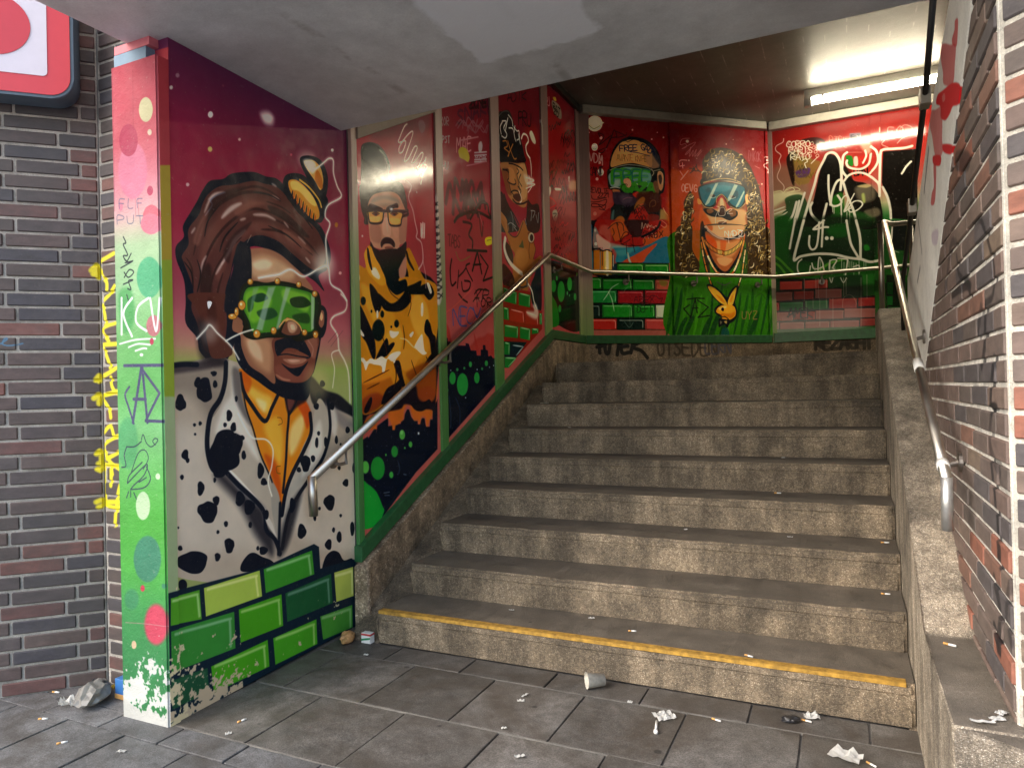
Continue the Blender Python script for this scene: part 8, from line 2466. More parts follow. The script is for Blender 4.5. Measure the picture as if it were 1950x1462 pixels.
t|120c08|6|1|90|2197,2512 -27,-20 -5,-32 18,-25
t|7a6030|16|1|95|2199,2469 -27,-10 -25,10 -11,24
t|120c08|5|1|90|2208,2459 -27,-10 -25,10 -11,24
t|e0d4b4|10|1|95|2154,2817 -8,-17 6,-17 17,-8
t|120c08|6|1|90|2162,2807 -7,-17 6,-17 17,-7
t|a08850|12|1|95|1996,3028 -23,-11 -11,-23 8,-22
t|120c08|6|1|90|2005,3019 -24,-11 -10,-23 8,-23
t|8a7440|14|1|95|2136,2727 29,-11 30,11 15,27
t|120c08|5|1|90|2144,2717 29,-11 31,11 15,28
t|c8b888|9|1|95|2137,2761 0,-30 22,-21 31,0
t|120c08|6|1|90|2146,2751 0,-30 22,-20 31,0
t|6a5428|15|1|95|2266,2917 24,-20 2,-31 -21,-25
t|120c08|6|1|90|2275,2908 24,-20 2,-31 -21,-25
t|a08850|13|1|95|2191,2684 -12,-13 1,-17 13,-11
t|120c08|7|1|90|2200,2675 -12,-14 1,-17 13,-11
t|e0d4b4|14|1|95|2130,2745 11,30 -14,27 -29,10
t|120c08|5|1|90|2139,2736 11,29 -14,28 -29,10
t|8a7440|10|1|95|2224,2914 -4,-17 -16,-11 -18,2
t|120c08|7|1|90|2233,2905 -4,-17 -16,-11 -18,1
t|6a5428|12|1|95|2067,2916 19,11 21,-5 11,-17
t|120c08|8|1|90|2075,2907 20,10 21,-4 11,-18
t|e0d4b4|9|1|95|2125,2874 -5,-26 -21,-17 -26,1
t|120c08|9|1|90|2133,2864 -4,-25 -21,-17 -27,0
t|8a7440|10|1|95|2066,2923 -2,17 -14,9 -17,-1
t|120c08|7|1|90|2075,2914 -2,16 -14,10 -17,-2
t|e0d4b4|16|1|95|2251,2649 -2,22 15,17 22,4
t|120c08|6|1|90|2259,2640 -1,21 15,17 22,4
t|6a5428|10|1|95|2159,2910 -21,-18 -27,-1 -19,17
t|120c08|6|1|90|2167,2901 -20,-18 -27,-1 -20,17
t|a08850|11|1|95|2066,2912 -20,5 -10,16 4,20
t|120c08|8|1|90|2075,2902 -20,5 -11,17 5,20
t|a08850|15|1|95|2057,2991 9,-13 17,-2 14,10
t|120c08|6|1|90|2065,2981 10,-12 17,-2 14,9
t|e0d4b4|11|1|95|2165,2890 -4,30 -25,18 -33,-4
t|120c08|5|1|90|2174,2880 -4,31 -25,18 -33,-4
t|c8b888|11|1|95|2079,2454 -15,15 -1,21 15,17
t|120c08|8|1|90|2088,2445 -15,14 -1,21 15,17
t|7a6030|14|1|95|2200,2967 -14,-16 1,-19 14,-13
t|120c08|8|1|90|2209,2957 -14,-15 0,-20 15,-13
t|a08850|9|1|95|2044,2797 -17,-17 -1,-23 15,-16
t|120c08|8|1|90|2053,2788 -17,-17 -1,-23 15,-16
t|6a5428|10|1|95|2238,2757 -27,-18 -9,-29 15,-26
t|120c08|7|1|90|2247,2748 -27,-18 -9,-30 15,-26
t|c8b888|15|1|95|2200,2702 -25,-5 -15,-19 2,-23
t|120c08|7|1|90|2209,2693 -25,-5 -15,-20 2,-23
t|8a7440|13|1|95|2188,2500 -32,0 -23,21 0,31
t|120c08|5|1|90|2197,2491 -32,0 -23,21 0,30
t|7a6030|10|1|95|2108,2987 -19,14 -25,-2 -18,-18
t|120c08|5|1|90|2117,2977 -19,15 -25,-2 -18,-18
t|7a6030|9|1|95|2121,2734 23,-9 25,8 13,23
t|120c08|8|1|90|2130,2724 23,-9 25,9 13,22
t|c8b888|13|1|95|2148,2543 0,-31 23,-22 33,0
t|120c08|8|1|90|2157,2534 0,-31 23,-22 33,0
t|8a7440|14|1|95|2031,2807 11,15 18,5 16,-9
t|120c08|8|1|90|2040,2798 11,15 18,4 16,-8
t|a08850|14|1|95|2260,2658 8,-18 19,-7 20,8
t|120c08|8|1|90|2269,2649 8,-18 19,-7 20,7
t|e0d4b4|9|1|95|2259,2558 16,-8 5,-15 -8,-16
t|120c08|6|1|90|2268,2549 16,-8 5,-16 -8,-16
t|7a6030|9|1|95|1989,2982 -27,-6 -17,-22 2,-26
t|120c08|6|1|90|1998,2972 -27,-6 -17,-21 2,-26
t|8a7440|10|1|95|1980,2544 -17,17 1,24 18,19
t|120c08|7|1|90|1989,2534 -17,18 1,24 18,18
t|a08850|10|1|95|2080,3045 -23,-12 -10,-23 9,-22
t|120c08|9|1|90|2089,3035 -23,-11 -10,-23 8,-22
t|8a7440|13|1|95|2272,2799 -13,15 -20,2 -18,-12
t|120c08|5|1|90|2281,2790 -13,15 -20,2 -18,-12
t|7a6030|16|1|95|2017,2843 -8,-17 7,-17 17,-7
t|120c08|6|1|90|2025,2834 -7,-17 7,-17 16,-7
t|6a5428|10|1|95|2170,2702 16,-8 6,-16 -7,-17
t|120c08|6|1|90|2179,2692 16,-7 6,-17 -8,-17
t|e0d4b4|13|1|95|2244,2765 15,-16 24,-1 19,14
t|120c08|7|1|90|2253,2755 15,-16 24,-1 19,15
t|6a5428|14|1|95|2276,2649 -7,18 -18,7 -19,-6
t|120c08|6|1|90|2285,2640 -7,17 -18,8 -19,-6
'''
ART['D'] = '''
g|7a1c1c,4200 962a24,3900 a03a34,3600 aa6058,3350 b8b490,3150 34703a,3000 1c4a20,2700 2a6424,2300 356c24,1450
f|8c8870||61|60|-674,3671 211,28 149,-4 -9,-382 -370,-10
f|e4e0b8||31|90|-690,3405 294,-31 17,-53 -170,-17 -141,-63
f|3a1a18||5||-363,3946 111,6 91,-31 53,-69 62,-51 -45,-22 -91,15 -53,80 -110,49
f|9a5044||5||-189,3896 63,-41 26,-54 -63,10
f|2c1c16||4||-518,3789 58,52 55,-70 -39,-75 -3,-122 -3,-121 -28,24 -34,148 -17,105
f|8c7440||12|85|-443,3777 204,-74 54,-48 -96,-146 -38,-55 -112,16 -15,145
f|5a3a6c||10|95|-437,3603 103,25 46,-18 -29,-76 -94,4
s|6a5a28|5||80|-385,3523 15,25 40,-34 14,27 34,-37
s|6a5a28|5||80|-372,3683 18,34 11,-37 13,24 5,-29 14,29 11,-34
s|6a5a28|5||80|-312,3528 21,45 12,-51 19,45 16,-50 8,48 18,-51
s|6a5a28|5||80|-361,3520 18,40 14,-35 9,41 20,-53 18,41 10,-54
s|6a5a28|5||80|-467,3794 24,40 12,-41 14,28 7,-30 13,39 15,-50
s|2c2c18|5||80|-414,3709 34,39 15,-40 41,29
s|6a5a28|5||80|-399,3606 16,38 6,-51 17,42 23,-37 19,41 4,-53
s|a88c50|5||80|-458,3441 12,58 45,-62 17,39
s|8a8a38|5||80|-449,3694 32,33 23,-43 13,33 12,-35
s|6a5a28|5||80|-390,3555 15,40 27,-44 28,48
s|8a8a38|5||80|-347,3710 30,41 2,-59 29,44 8,-47
s|a88c50|5||80|-495,3777 25,52 14,-36 25,41 22,-71
s|8a8a38|5||80|-458,3559 16,25 16,-35 16,25 7,-22 26,17 5,-21
s|2c2c18|5||80|-425,3614 24,50 10,-59 22,62 13,-58 12,39 16,-48
s|e4c8bc|8|1||-551,3989 -11,-39 -67,-30 -6,-50 51,-60 -21,-58 13,-74 -36,-107 64,-102 -1,-51
s|f0ead8|9|||-479,3942 -23,9 -17,-23 -2,-26 19,-16 22,9
s|f0ead8|9|||-453,3941 -18,-18 10,-42 28,6 3,42 -21,13
s|f0ead8|9|||-428,3874 1,66 39,-9 0,-20 -34,-5 37,-34
s|f0ead8|9|||-379,3873 2,56 38,-3 0,-21 -34,-6 40,-37
s|f0ead8|9|||-302,3924 -25,-22 11,-38 31,6 -3,39 -13,11
s|f0ead8|9|||-502,3813 3,64 35,-8 1,-18 -41,-4 41,-34
s|f0ead8|9|||-455,3810 29,58 21,-68
s|f0ead8|9|||-443,3831 27,-4
s|f0ead8|9|||-404,3799 3,67 34,-5 4,-25 -43,-1 42,-36
s|f0ead8|9|||-330,3854 -3,-63
s|f0ead8|9|||-265,3837 -24,12 -11,-16 31,-27 0,-17 -21,0 -17,6
s|f0ead8|9|||-484,3739 4,65 38,-11 1,-20 -39,-2 40,-34
s|f0ead8|9|||-432,3733 26,63 21,-68
s|f0ead8|9|||-424,3758 33,-4
s|f0ead8|9|||-381,3792 44,-6
s|f0ead8|9|||-360,3788 3,-60
s|f0ead8|9|||-310,3779 -20,-17 9,-41 31,8 -2,37 -17,17
s|f0ead8|6||80|-505,3930 23,14 9,-30 -23,-4 -9,20
s|f0ead8|6||80|-487,3881 23,14 9,-30 -23,-4 -9,20
s|f0ead8|6||80|-469,3832 23,15 8,-30 -23,-5 -8,20
s|f0ead8|6||80|-452,3783 23,15 9,-30 -23,-4 -9,19
s|f0ead8|6||80|-430,3917 23,14 9,-30 -23,-4 -9,20
s|f0ead8|6||80|-412,3868 23,15 8,-30 -22,-5 -9,20
s|f0ead8|6||80|-394,3820 22,14 9,-30 -23,-4 -8,20
s|f0ead8|6||80|-377,3771 23,15 8,-30 -22,-5 -9,20
s|f0ead8|6||80|-355,3904 23,14 8,-29 -22,-5 -9,20
s|f0ead8|6||80|-338,3856 23,14 9,-30 -23,-4 -9,20
s|f0ead8|6||80|-320,3807 23,15 8,-30 -22,-4 -9,19
s|f0ead8|6||80|-303,3759 23,14 8,-29 -22,-5 -9,20
s|f0ead8|6||80|-281,3891 23,15 8,-30 -22,-4 -9,19
s|f0ead8|6||80|-264,3843 23,14 8,-29 -22,-4 -9,19
s|f0ead8|6||80|-246,3795 22,14 9,-29 -23,-5 -8,20
s|f0ead8|6||80|-229,3747 22,14 9,-29 -22,-5 -9,20
s|f0ead8|9|||-369,3714 38,14 17,-33 -28,-15 13,-53
s|f0ead8|8|||-277,3669 66,60
s|c88878|8||90|-89,3836 1,102 29,-18 0,-25 -30,-9 29,-58
s|c88878|8||90|-42,3924 35,-11
s|c88878|8||90|-23,3917 -3,-99
s|c88878|8||90|34,3902 -29,15 -2,-101 29,-12
s|c88878|8||90|4,3859 23,-9
s|c88878|8||90|50,3898 0,-96 25,-15
s|c88878|8|||-27,3828 100,52
F|8a7c8c||||108,3931 111,-13 -5,-92 -107,4
F|3a3840||4|80|116,3917 90,-9 -4,-72 -86,5
s|b8a8b8|5|||135,3899 36,4 16,-33 -44,-22
f|e8c4a8||19|70|212,3797 96,13 -3,-116 -52,8
s|c88880|7||80|78,3731 141,-21
f|1f4426||8|80|-548,3324 151,20 72,-111 31,-246 -377,46 120,169
f|141210||||-147,3729 73,8 70,-71 23,-182 23,-123 -21,-135 50,-165 85,-128 -505,61 80,251 61,253
f|1a1814||||49,3637 70,-50 14,-160 121,-57 117,-153 10,-311 -243,29 -63,323 -39,203
F|161311||2||421,3684 314,-24 -18,-738 -232,48 -30,187 -55,201
f|2e6a24||16|90|-67,3278 90,27 13,-190 -72,-40 -52,106
f|2a5c28||26|80|-17,3122 306,-88 -3,-117 -433,52
f|b83028||22|70|40,3639 264,16 -5,-233 -149,2 -67,129
f|2c7a2c||3||68,3693 53,-8 16,-62 -10,-48 -43,37
f|d8d4c8||5|90|143,3666 35,0 2,-89 -35,1
f|7c7464||25|75|157,3345 140,9 41,-74 -19,-95 -122,-3 -42,85
f|c8b888||8|80|166,3353 88,12 51,-22 -52,-17
f|9a9078||16|60|230,3080 121,14 24,-71 -78,-20
f|b8c878||12|80|208,3259 26,6 7,-88 -22,-7
s|140c0c|12|||142,3541 1,-67 32,-2 1,20 -9,13 -21,1
s|140c0c|12|||146,3547 25,-13 4,-20 -13,-9
s|140c0c|12|||185,3469 22,65 17,-71
s|140c0c|12|||193,3494 24,-3
s|140c0c|12|||225,3463 3,72 36,-69 5,67
s|e6e2d4|26|2||-387,2999 81,262 60,182 31,116 67,130 29,55 54,11 44,-37 34,-95 5,-159 -12,-127
s|e6e2d4|24|2||156,2934 -31,170 -58,175 -41,154 -54,-2 -47,-112 -22,-127
s|e6e2d4|22|2||-107,3513 -3,-130 10,-140 21,-63 54,-7 37,34 -34,75
s|e6e2d4|24|2||78,3731 -36,-33 -11,-88 -2,-69 43,-75
s|e6e2d4|23|2||76,3643 -5,-29 21,-43 61,-29 70,-6 62,44 20,94
s|e6e2d4|19|2||254,3722 7,-60 -32,-68
s|e6e2d4|23|2||307,3752 50,-57 15,-90 -27,-73 -54,-60
s|e6e2d4|23|2||44,3430 46,53 80,17 86,-28 77,-75 41,-64 2,-117
s|e6e2d4|25|2||378,3313 9,193 8,153 27,44 97,-6 101,-8 67,8
s|e6e2d4|23|2||408,3309 40,-103 23,-118 5,-117
s|e6e2d4|21|2||674,3537 -42,-41 -44,-70
s|e6e2d4|26|2||-278,3237 -20,-48 16,-83 63,-78 54,-26
s|e6e2d4|24|2||-133,3207 -30,-116 -30,-115
s|e6e2d4|24|2||-408,3274 -31,-127 -41,-136
s|e6e2d4|24|2||-436,3268 -41,-137 -39,-56
s|e6e2d4|22|2||-350,3357 -50,-155 -61,-194
s|e6e2d4|14|2||8,3069 4,138 28,56 35,-5 -10,-77 -29,-76 36,15 55,72 62,1 25,-42 -54,-52 -62,-11 -17,31 44,14
s|e6e2d4|12|2||138,3279 -65,-119 -37,-64
S|e6e2d4|7|1|90|-74,3179 -2,-69
S|e6e2d4|7|1|90|-61,3178 -2,-85
S|e6e2d4|7|1|90|9,3099 -3,-128
S|e6e2d4|7|1|90|62,3092 -2,-98
S|e6e2d4|7|1|90|89,3089 -3,-138
S|e6e2d4|7|1|90|51,3005 -1,-58
t|e8e8d0|16|2||-691,3200 63,12 77,21
t|e8e8d0|16|2||-689,3158 80,21 67,17
t|e8e8d0|16|2||-690,3102 60,28 58,18 44,25
s|e8e4b8|8|1|90|-662,3360 -19,44 78,10 37,-26 30,37 47,13 37,-36 -76,-19
s|e8e4b8|8|1|90|-537,3414 86,19 55,-39 -94,-7
s|d8a8a0|9|||526,3920 -54,5 0,-89
s|d8a8a0|9|||473,3885 40,-3
s|d8a8a0|9|||580,3923 -27,-35 18,-59 33,22 1,48 -22,24
s|d8a8a0|8|||583,3897 43,31 57,-30 8,-39 -67,-8 -16,51
s|d8a8a0|8|||554,3749 52,48 84,24
s|d8a8a0|7|1||408,3851 29,-44 -27,-44 59,-43
f|d8d0c0||2||389,3937 10,3 -1,-48 -10,1
f|101e10||31|70|-466,3067 772,-96 29,-312 -40,-119 -128,33 -634,64
f|1a5c1c||25|70|-126,2962 190,-2 -12,-124 -161,18
f|2e8a2c||10|80|217,2713 37,7 17,-54 -46,-5
f|205a20||22|80|-688,3095 212,-27 -48,-317 -47,-255 -132,-10
s|5c9c34|24|2|90|-698,2704 70,-51 98,-118 78,-88
s|5c9c34|24|2|90|-700,2628 70,-51 78,-121
s|5c9c34|24|2|90|-702,2552 59,-87
t|5c9c34|27|2|90|-343,2454 109,32 117,74 153,26
t|5c9c34|27|2|90|-275,2437 98,23 154,28
F|141816||2||469,2951 334,-41 -8,-330 -316,64
s|e6e2d4|27|2||-367,3055 -44,-156 -66,-261 70,25 158,11 173,-24 150,-52 112,-26 73,-34 73,-2 28,13
s|e6e2d4|23|2||56,3002 16,-127 24,-138 62,-137
s|e6e2d4|25|2||149,2991 33,-191 -1,-218
s|e6e2d4|21|2||-163,3030 -109,-83 107,9 39,-5
s|e6e2d4|21|2||-173,3031 -21,-284
s|e6e2d4|21|2||-313,2877 -7,-95 28,-56 45,27 22,114 13,147
s|e6e2d4|21|2||-457,3066 -33,-157 -29,-148
s|e6e2d4|14|2||485,2878 -7,-111 -15,-60
f|e6e2d4||||-122,2831 -6,-14 -14,-5 -14,8 -5,16 6,14 14,5 13,-8
f|e6e2d4||||-72,2826 -6,-15 -13,-4 -14,7 -5,16 6,14 14,5 13,-8
s|e6e2d4|13|1||-398,2630 -40,-39 -2,-86 48,-52 59,10 22,84
s|e6e2d4|13|1||-296,2577 23,-66 88,24 -36,99 -14,-169 58,-11 -8,81
s|e6e2d4|13|1||-116,2591 -8,-136 8,126 67,4 -40,-81 65,-48
s|e6e2d4|13|1||-39,2605 85,-19 9,-22 -23,-144
s|e6e2d4|12|1||109,2496 56,10 -1,-78
S|e6e2d4|5|1|85|-267,2532 -2,-85
S|e6e2d4|5|1|85|-212,2611 -3,-127
S|e6e2d4|5|1|85|-99,2516 -2,-84
S|e6e2d4|5|1|85|-70,2523 -1,-73
S|e6e2d4|5|1|85|-1,2590 -3,-104
S|e6e2d4|5|1|85|21,2557 -3,-136
S|e6e2d4|5|1|85|64,2573 -2,-73
S|e6e2d4|5|1|85|78,2561 -2,-93
S|e6e2d4|5|1|85|97,2560 -2,-73
S|e6e2d4|5|1|85|115,2547 -3,-135
S|e6e2d4|5|1|85|138,2535 -2,-83
S|e6e2d4|5|1|85|167,2573 -8,-310
S|e6e2d4|5|1|85|181,2365 -13,-507
S|e6e2d4|5|1|85|213,2558 -2,-93
S|e6e2d4|5|1|85|231,2546 -2,-103
F|18100e||1||-691,2398 58,39 493,-44 -2,-95 133,-11 7,-105 311,-4 -7,-323 -1000,22
F|12401c||1||-690,2442 59,-6 -3,-129 -60,-12
f|143c18||6||-140,2393 340,1 -5,-217 -206,16 2,84 -133,11
F|2c7a2a||10|95|195,2405 115,0 -3,-226 -112,-2
F|a83c34||1||-628,2403 226,-13 -2,-89 -226,11
s|d87868|5|2|70|-620,2390 202,-11 7,-11 -1,-56
F|a83c34||1||-374,2394 230,-12 -2,-90 -230,12
s|d87868|5|2|70|-366,2382 206,-12 7,-11 -2,-56
F|b87068||1||-694,2289 190,-8 -2,-97 -190,7
s|e0a8a0|5|2|70|-686,2276 166,-7 7,-11 -2,-62
F|b03028||1||-486,2283 200,-9 -3,-89 -199,8
s|e08878|5|2|70|-478,2270 176,-7 6,-12 -1,-55
F|b87068||1||-270,2287 261,-14 -3,-97 -261,13
s|e0a8a0|5|2|70|-263,2274 238,-13 7,-11 -2,-63
F|a83c34||1||-695,2169 53,4 -2,-91 -53,-4
s|d88878|5|2|70|-687,2156 29,5 7,-11 -2,-57
F|1e6a34||1||-634,2171 237,-10 -3,-94 -236,9
s|80b890|5|2|70|-626,2159 213,-10 6,-11 -1,-60
F|1e6a34||1||-375,2170 229,-10 -2,-95 -230,9
s|80b890|5|2|70|-368,2158 207,-9 6,-11 -1,-61
F|a83c34||1||-134,2173 269,-13 -3,-104 -268,12
s|d88878|5|2|70|-126,2161 245,-12 7,-11 -2,-71
F|a82c28||1||150,2162 156,-5 -2,-89 -157,4
s|e07868|5|2|70|157,2150 134,-4 6,-11 -1,-56
F|b87068||1||-695,2064 194,-6 -3,-97 -194,5
s|e8b8b0|5|2|70|-687,2051 169,-5 7,-11 -1,-62
F|a83c34||1||-493,2055 215,-7 -2,-90 -216,6
s|d89080|5|2|70|-486,2043 192,-7 6,-11 -1,-56
F|b87068||1||-272,2056 276,-12 -2,-94 -276,11
s|e0a8a0|5|2|70|-265,2044 254,-11 6,-11 -1,-61
F|b87068||1||12,2057 294,-13 -2,-98 -294,12
s|e0a8a0|5|2|70|19,2045 272,-12 6,-11 -1,-65
F|b87068||1||-639,1948 249,-8 -2,-75 -249,7
s|e8b8b0|5|2|70|-631,1936 225,-8 7,-11 -1,-40
F|b87068||1||-377,1940 241,-7 -2,-72 -241,7
s|e8b8b0|5|2|70|-369,1928 218,-7 6,-11 -1,-38
F|b87068||1||-128,1935 279,-10 -1,-70 -280,9
s|d890a0|5|2|70|-121,1923 257,-9 6,-11 -1,-37
F|a83830||1||161,1938 143,-2 -2,-77 -143,1
s|d87868|5|2|70|168,1926 121,-1 6,-11 -1,-44
F|b88878||1||-698,1950 51,4 -2,-81 -51,-5
s|e8c0b0|5|2|70|-690,1937 26,5 7,-11 -1,-47
S|e0c8bc|5|1|75|-378,2414 -4,-246
S|e0c8bc|5|1|75|-365,2167 -3,-224
S|e0c8bc|5|1|75|-261,2404 -2,-170
S|e0c8bc|5|1|75|-236,2402 -4,-212
S|e0c8bc|5|1|75|-227,2189 -6,-307
S|e0c8bc|5|1|75|-157,2395 -6,-317
S|e0c8bc|5|1|75|-111,2401 1,-53
S|e0c8bc|5|1|75|-97,2179 -6,-316
S|e0c8bc|5|1|75|13,2390 -3,-199
S|e0c8bc|5|1|75|36,2388 -2,-178
S|e0c8bc|5|1|75|181,2375 -11,-517
S|e0c8bc|5|1|75|237,2401 -4,-248
S|e0c8bc|5|1|75|-295,2194 -1,-107
s|e0dcd0|8|1||-125,2402 18,-54 15,51
s|e0dcd0|8|1||-16,2393 27,-55 30,49
s|d8b0a0|5|1|80|-5,2067 12,104 58,32 45,-40 27,-75
s|20141c|11|||-553,2001 30,98 27,-105
s|20141c|11|||-538,2034 37,-1
s|20141c|11|||-484,1998 9,102 16,-64 32,55 1,-108
s|20141c|11|||-369,2091 -50,-3 1,-97 53,-10
s|20141c|11|||-421,2045 42,-9
s|20141c|11|||-354,2090 1,-109
s|20141c|11|||-302,2079 -55,-49 54,-50
s|20141c|10|||-563,2009 82,49
s|20141c|10|||-504,1962 60,7 104,-17
F|0f2410||||419,2384 125,-11 -9,-375 -125,9
F|1f7030||1||426,2302 54,-5 -3,-122 -54,5
F|1f7030||1||422,2159 50,-4 -2,-91 -50,4
F|1f7030||1||429,2046 98,-7 -1,-35 -98,7
S|d8d4c8|6|||438,2935 137,-7
S|d8d4c8|5|||479,2639 62,-32
'''
ART['W'] = '''
g|
f|c02028||2|85|2590,2393 -61,-24 19,-47 26,-17 77,38 12,25 -59,3
f|c4202a||4|80|2946,2466 -107,-36 -139,-65 -112,-49 26,-46 60,-44 213,81 11,47 42,60
f|d01c26||1||2911,2295 -238,-65 -151,-67 39,-41 127,35 73,1 114,17 116,51 1,39 118,53 -52,15
f|e0a8a0||1|70|2935,2282 -61,-11 -14,-27 60,11
f|c4202a||4|75|3309,2358 -171,-53 -69,-19 -125,-44 25,-111 -58,-29 111,-11 156,45 93,112 62,57
f|d01c26||1||2951,2115 -239,-76 40,-18 185,62
f|d01c26||1||3250,2160 -229,-66 30,-28 196,60
f|c4202a||2|85|3248,2124 -77,-22 21,-86 62,-45 118,24 -47,36 -73,12
f|202024||7|80|2667,2003 -248,-73 9,-51 234,64
s|282828|28|6|70|3617,2108 -219,124
s|1c1c22|33|4|85|2819,1561 -312,-8 -45,-32
s|1c1c22|30|5|60|3000,1601 -171,128 -127,-11
s|1c1c22|21|4|80|2381,1707 -144,-14 -91,-84 -62,-68 33,-63 102,-8
s|1c1c22|37|4|80|2222,1451 9,-57 68,-84
s|1c1c22|32|4|85|2117,1319 30,-40 35,-65 -21,-27
s|1c1c22|29|4|60|2274,1465 69,-74
s|1c1c22|25|4|80|2711,1673 -67,-69 -203,-59
s|1c1c22|32|4|60|2161,1187 38,-87 -109,-63
s|1c1c22|26|6|50|3912,2039 -125,-177
s|1c1c22|23|7|60|3888,1810 153,-49
f|141418||3|90|2086,1201 19,-9 44,-5 45,1 18,8 -21,10 -46,5 -43,-3
f|b898b8||8|50|3371,1875 -210,-26 41,-48 148,26
s|1c1c22|30|4|85|2186,1053 -40,-102 -20,-144
s|1c1c22|37|4|90|2108,842 5,-37
s|1c1c22|39|4|80|2204,745 -73,-66 41,-98
s|1c1c22|31|4|60|1991,799 61,-96 -40,-58
s|1c1c22|47|3|90|2210,612 -65,-27
'''
ART['G'] = '''
g|
s|8a2c26|28||75|-322,1631 7,156 20,-92 22,102 -1,-157
s|8a2c26|28||75|-253,1799 1,-132 20,-31 25,33 11,121
s|8a2c26|28||75|-192,1640 10,149 39,-11 0,-59 -41,-11 41,-75
s|8a2c26|28||75|-118,1629 27,166 23,-165
s|8a2c26|28||75|-110,1688 38,-9
s|8a2c26|28||75|-48,1784 -6,-162 49,9
s|14120f|40|2||170,1739 8,-110
s|14120f|40|2||147,1689 87,20 45,60
s|14120f|40|2||235,1759 8,-121 33,-10 25,121
s|14120f|40|2||333,1749 144,9
s|14120f|40|2||399,1748 -26,-141
s|14120f|41|2||521,1752 -89,-4 -3,-121 77,3
s|14120f|41|2||431,1692 66,5
s|14120f|41|2||565,1758 -37,-132
s|14120f|41|2||654,1747 -102,-60 100,-42 65,-72
s|3c3228|25||80|880,1761 -38,-62 18,-103 50,33 -6,101 -26,19
s|3c3228|25||80|940,1765 79,-6
s|3c3228|25||80|976,1762 -1,-158
s|3c3228|25||80|1113,1742 -34,13 -28,-46 49,-53 0,-34 -28,-26 -34,21
s|3c3228|25||80|1223,1757 -81,4 -5,-152 84,-18
s|3c3228|25||80|1142,1680 58,-7
s|3c3228|25||80|1250,1762 0,-171 42,16 34,67 -27,78 -51,2
s|3c3228|25||80|1433,1755 -75,1 -2,-157 75,-10
s|3c3228|25||80|1355,1675 61,-3
s|3c3228|25||80|1455,1599 4,165 87,-164 0,164
s|585868|25||80|1412,1763 -2,-143 52,-9
s|585868|25||80|1553,1770 -53,1 -8,-155 54,-5
s|585868|25||80|1494,1688 40,-2
s|585868|25||80|1571,1615 8,153 46,-7 7,-58 -58,-13 56,-69
s|585868|25||80|1651,1624 8,139 61,-149 3,142
'''
ART['H'] = '''
g|
s|8a8478|26||50|-1066,1628 46,153 41,-159
s|8a8478|26||50|-1052,1672 55,1
s|8a8478|26||50|-866,1754 -36,26 -44,-70 5,-51 37,-44 38,28
t|8a8070|52|6|50|-773,1679 83,83 101,-5
s|28221a|38||85|-280,1631 4,128 66,-2 -3,-49 -59,-11 70,-60
s|28221a|38||85|-121,1758 -70,4 -7,-130 73,-7
s|28221a|38||85|-193,1696 54,-3
s|28221a|38||85|-113,1760 79,-4 -85,-120 79,-9
s|28221a|37||85|-34,1629 42,126 30,-131
s|28221a|37||85|-18,1674 48,4
s|28221a|37||85|113,1732 -33,23 -32,-66 29,-60 35,7 4,48 -31,4
s|28221a|37||85|126,1756 -1,-125
s|28221a|37||85|196,1740 -1,-120
s|28221a|37||85|122,1691 74,-13
s|28221a|37||85|236,1740 3,-120
s|28221a|25||60|-277,1635 13,97 97,1 17,-32 -128,-13 129,-37
s|28221a|25||60|-130,1742 136,7 -138,-103 143,12
s|28221a|25||60|25,1750 131,-86
s|28221a|25||60|156,1757 -130,-96
'''

SURF = {'F': ((-2.42, 0), (0, 1)), 'M': ((-2.385, 1.88), (-.04431, .99902)), 'A': ((-2.44, 0), (0, 1)), 'C': ((-2.44, 6.87), (.75149, .65974)), 'D': ((0, 8.38), (1, 0)), 'P': ((0, 1.88), (1, 0)),
        'L': ((-3.018, 2.068), (.70711, .70711)), 'R': ((0, 2.068), (1, 0)), 'W': ((.34, 0), (0, 1)), 'G': ((-2.417, 6.844), (.75149, .65974)), 'H': ((0, 8.335), (1, 0))}
AREA = {'F': (4000, 1800, 6100, 4100, 340), 'M': (-10, -10, 1260, 2720, 620), 'P': (-2670, -10, -2370, 2640, 620), 'A': (3100, 300, 6900, 4200, 340), 'C': (0, 1450, 2300, 4200, 360), 'D': (-740, 1450, 1300, 4200, 340),
        'W': (1980, 400, 4700, 2720, 320), 'R': (-3020, 0, -2600, 2700, 420), 'L': (-500, 0, 20, 2700, 420), 'G': (-100, 1480, 2400, 1760, 400), 'H': (-760, 1480, 400, 1760, 400)}
CANVAS = {}
for k in ART:
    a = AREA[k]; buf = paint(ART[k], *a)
    g_ = buf[..., :3].mean(2, keepdims=True); buf[..., :3] = np.clip(g_ + (buf[..., :3] - g_) * (.86 if k == 'P' else 1.12), 0, 1) ** 1.08
    im = bpy.data.images.new('wall_painting_' + k, buf.shape[1], buf.shape[0], alpha=True)
    im.alpha_mode = 'CHANNEL_PACKED'
    im.pixels.foreach_set(buf.astype(np.float32).ravel()); im.update(); im.pack()
    CANVAS[k] = (im, SURF[k], a[:4])

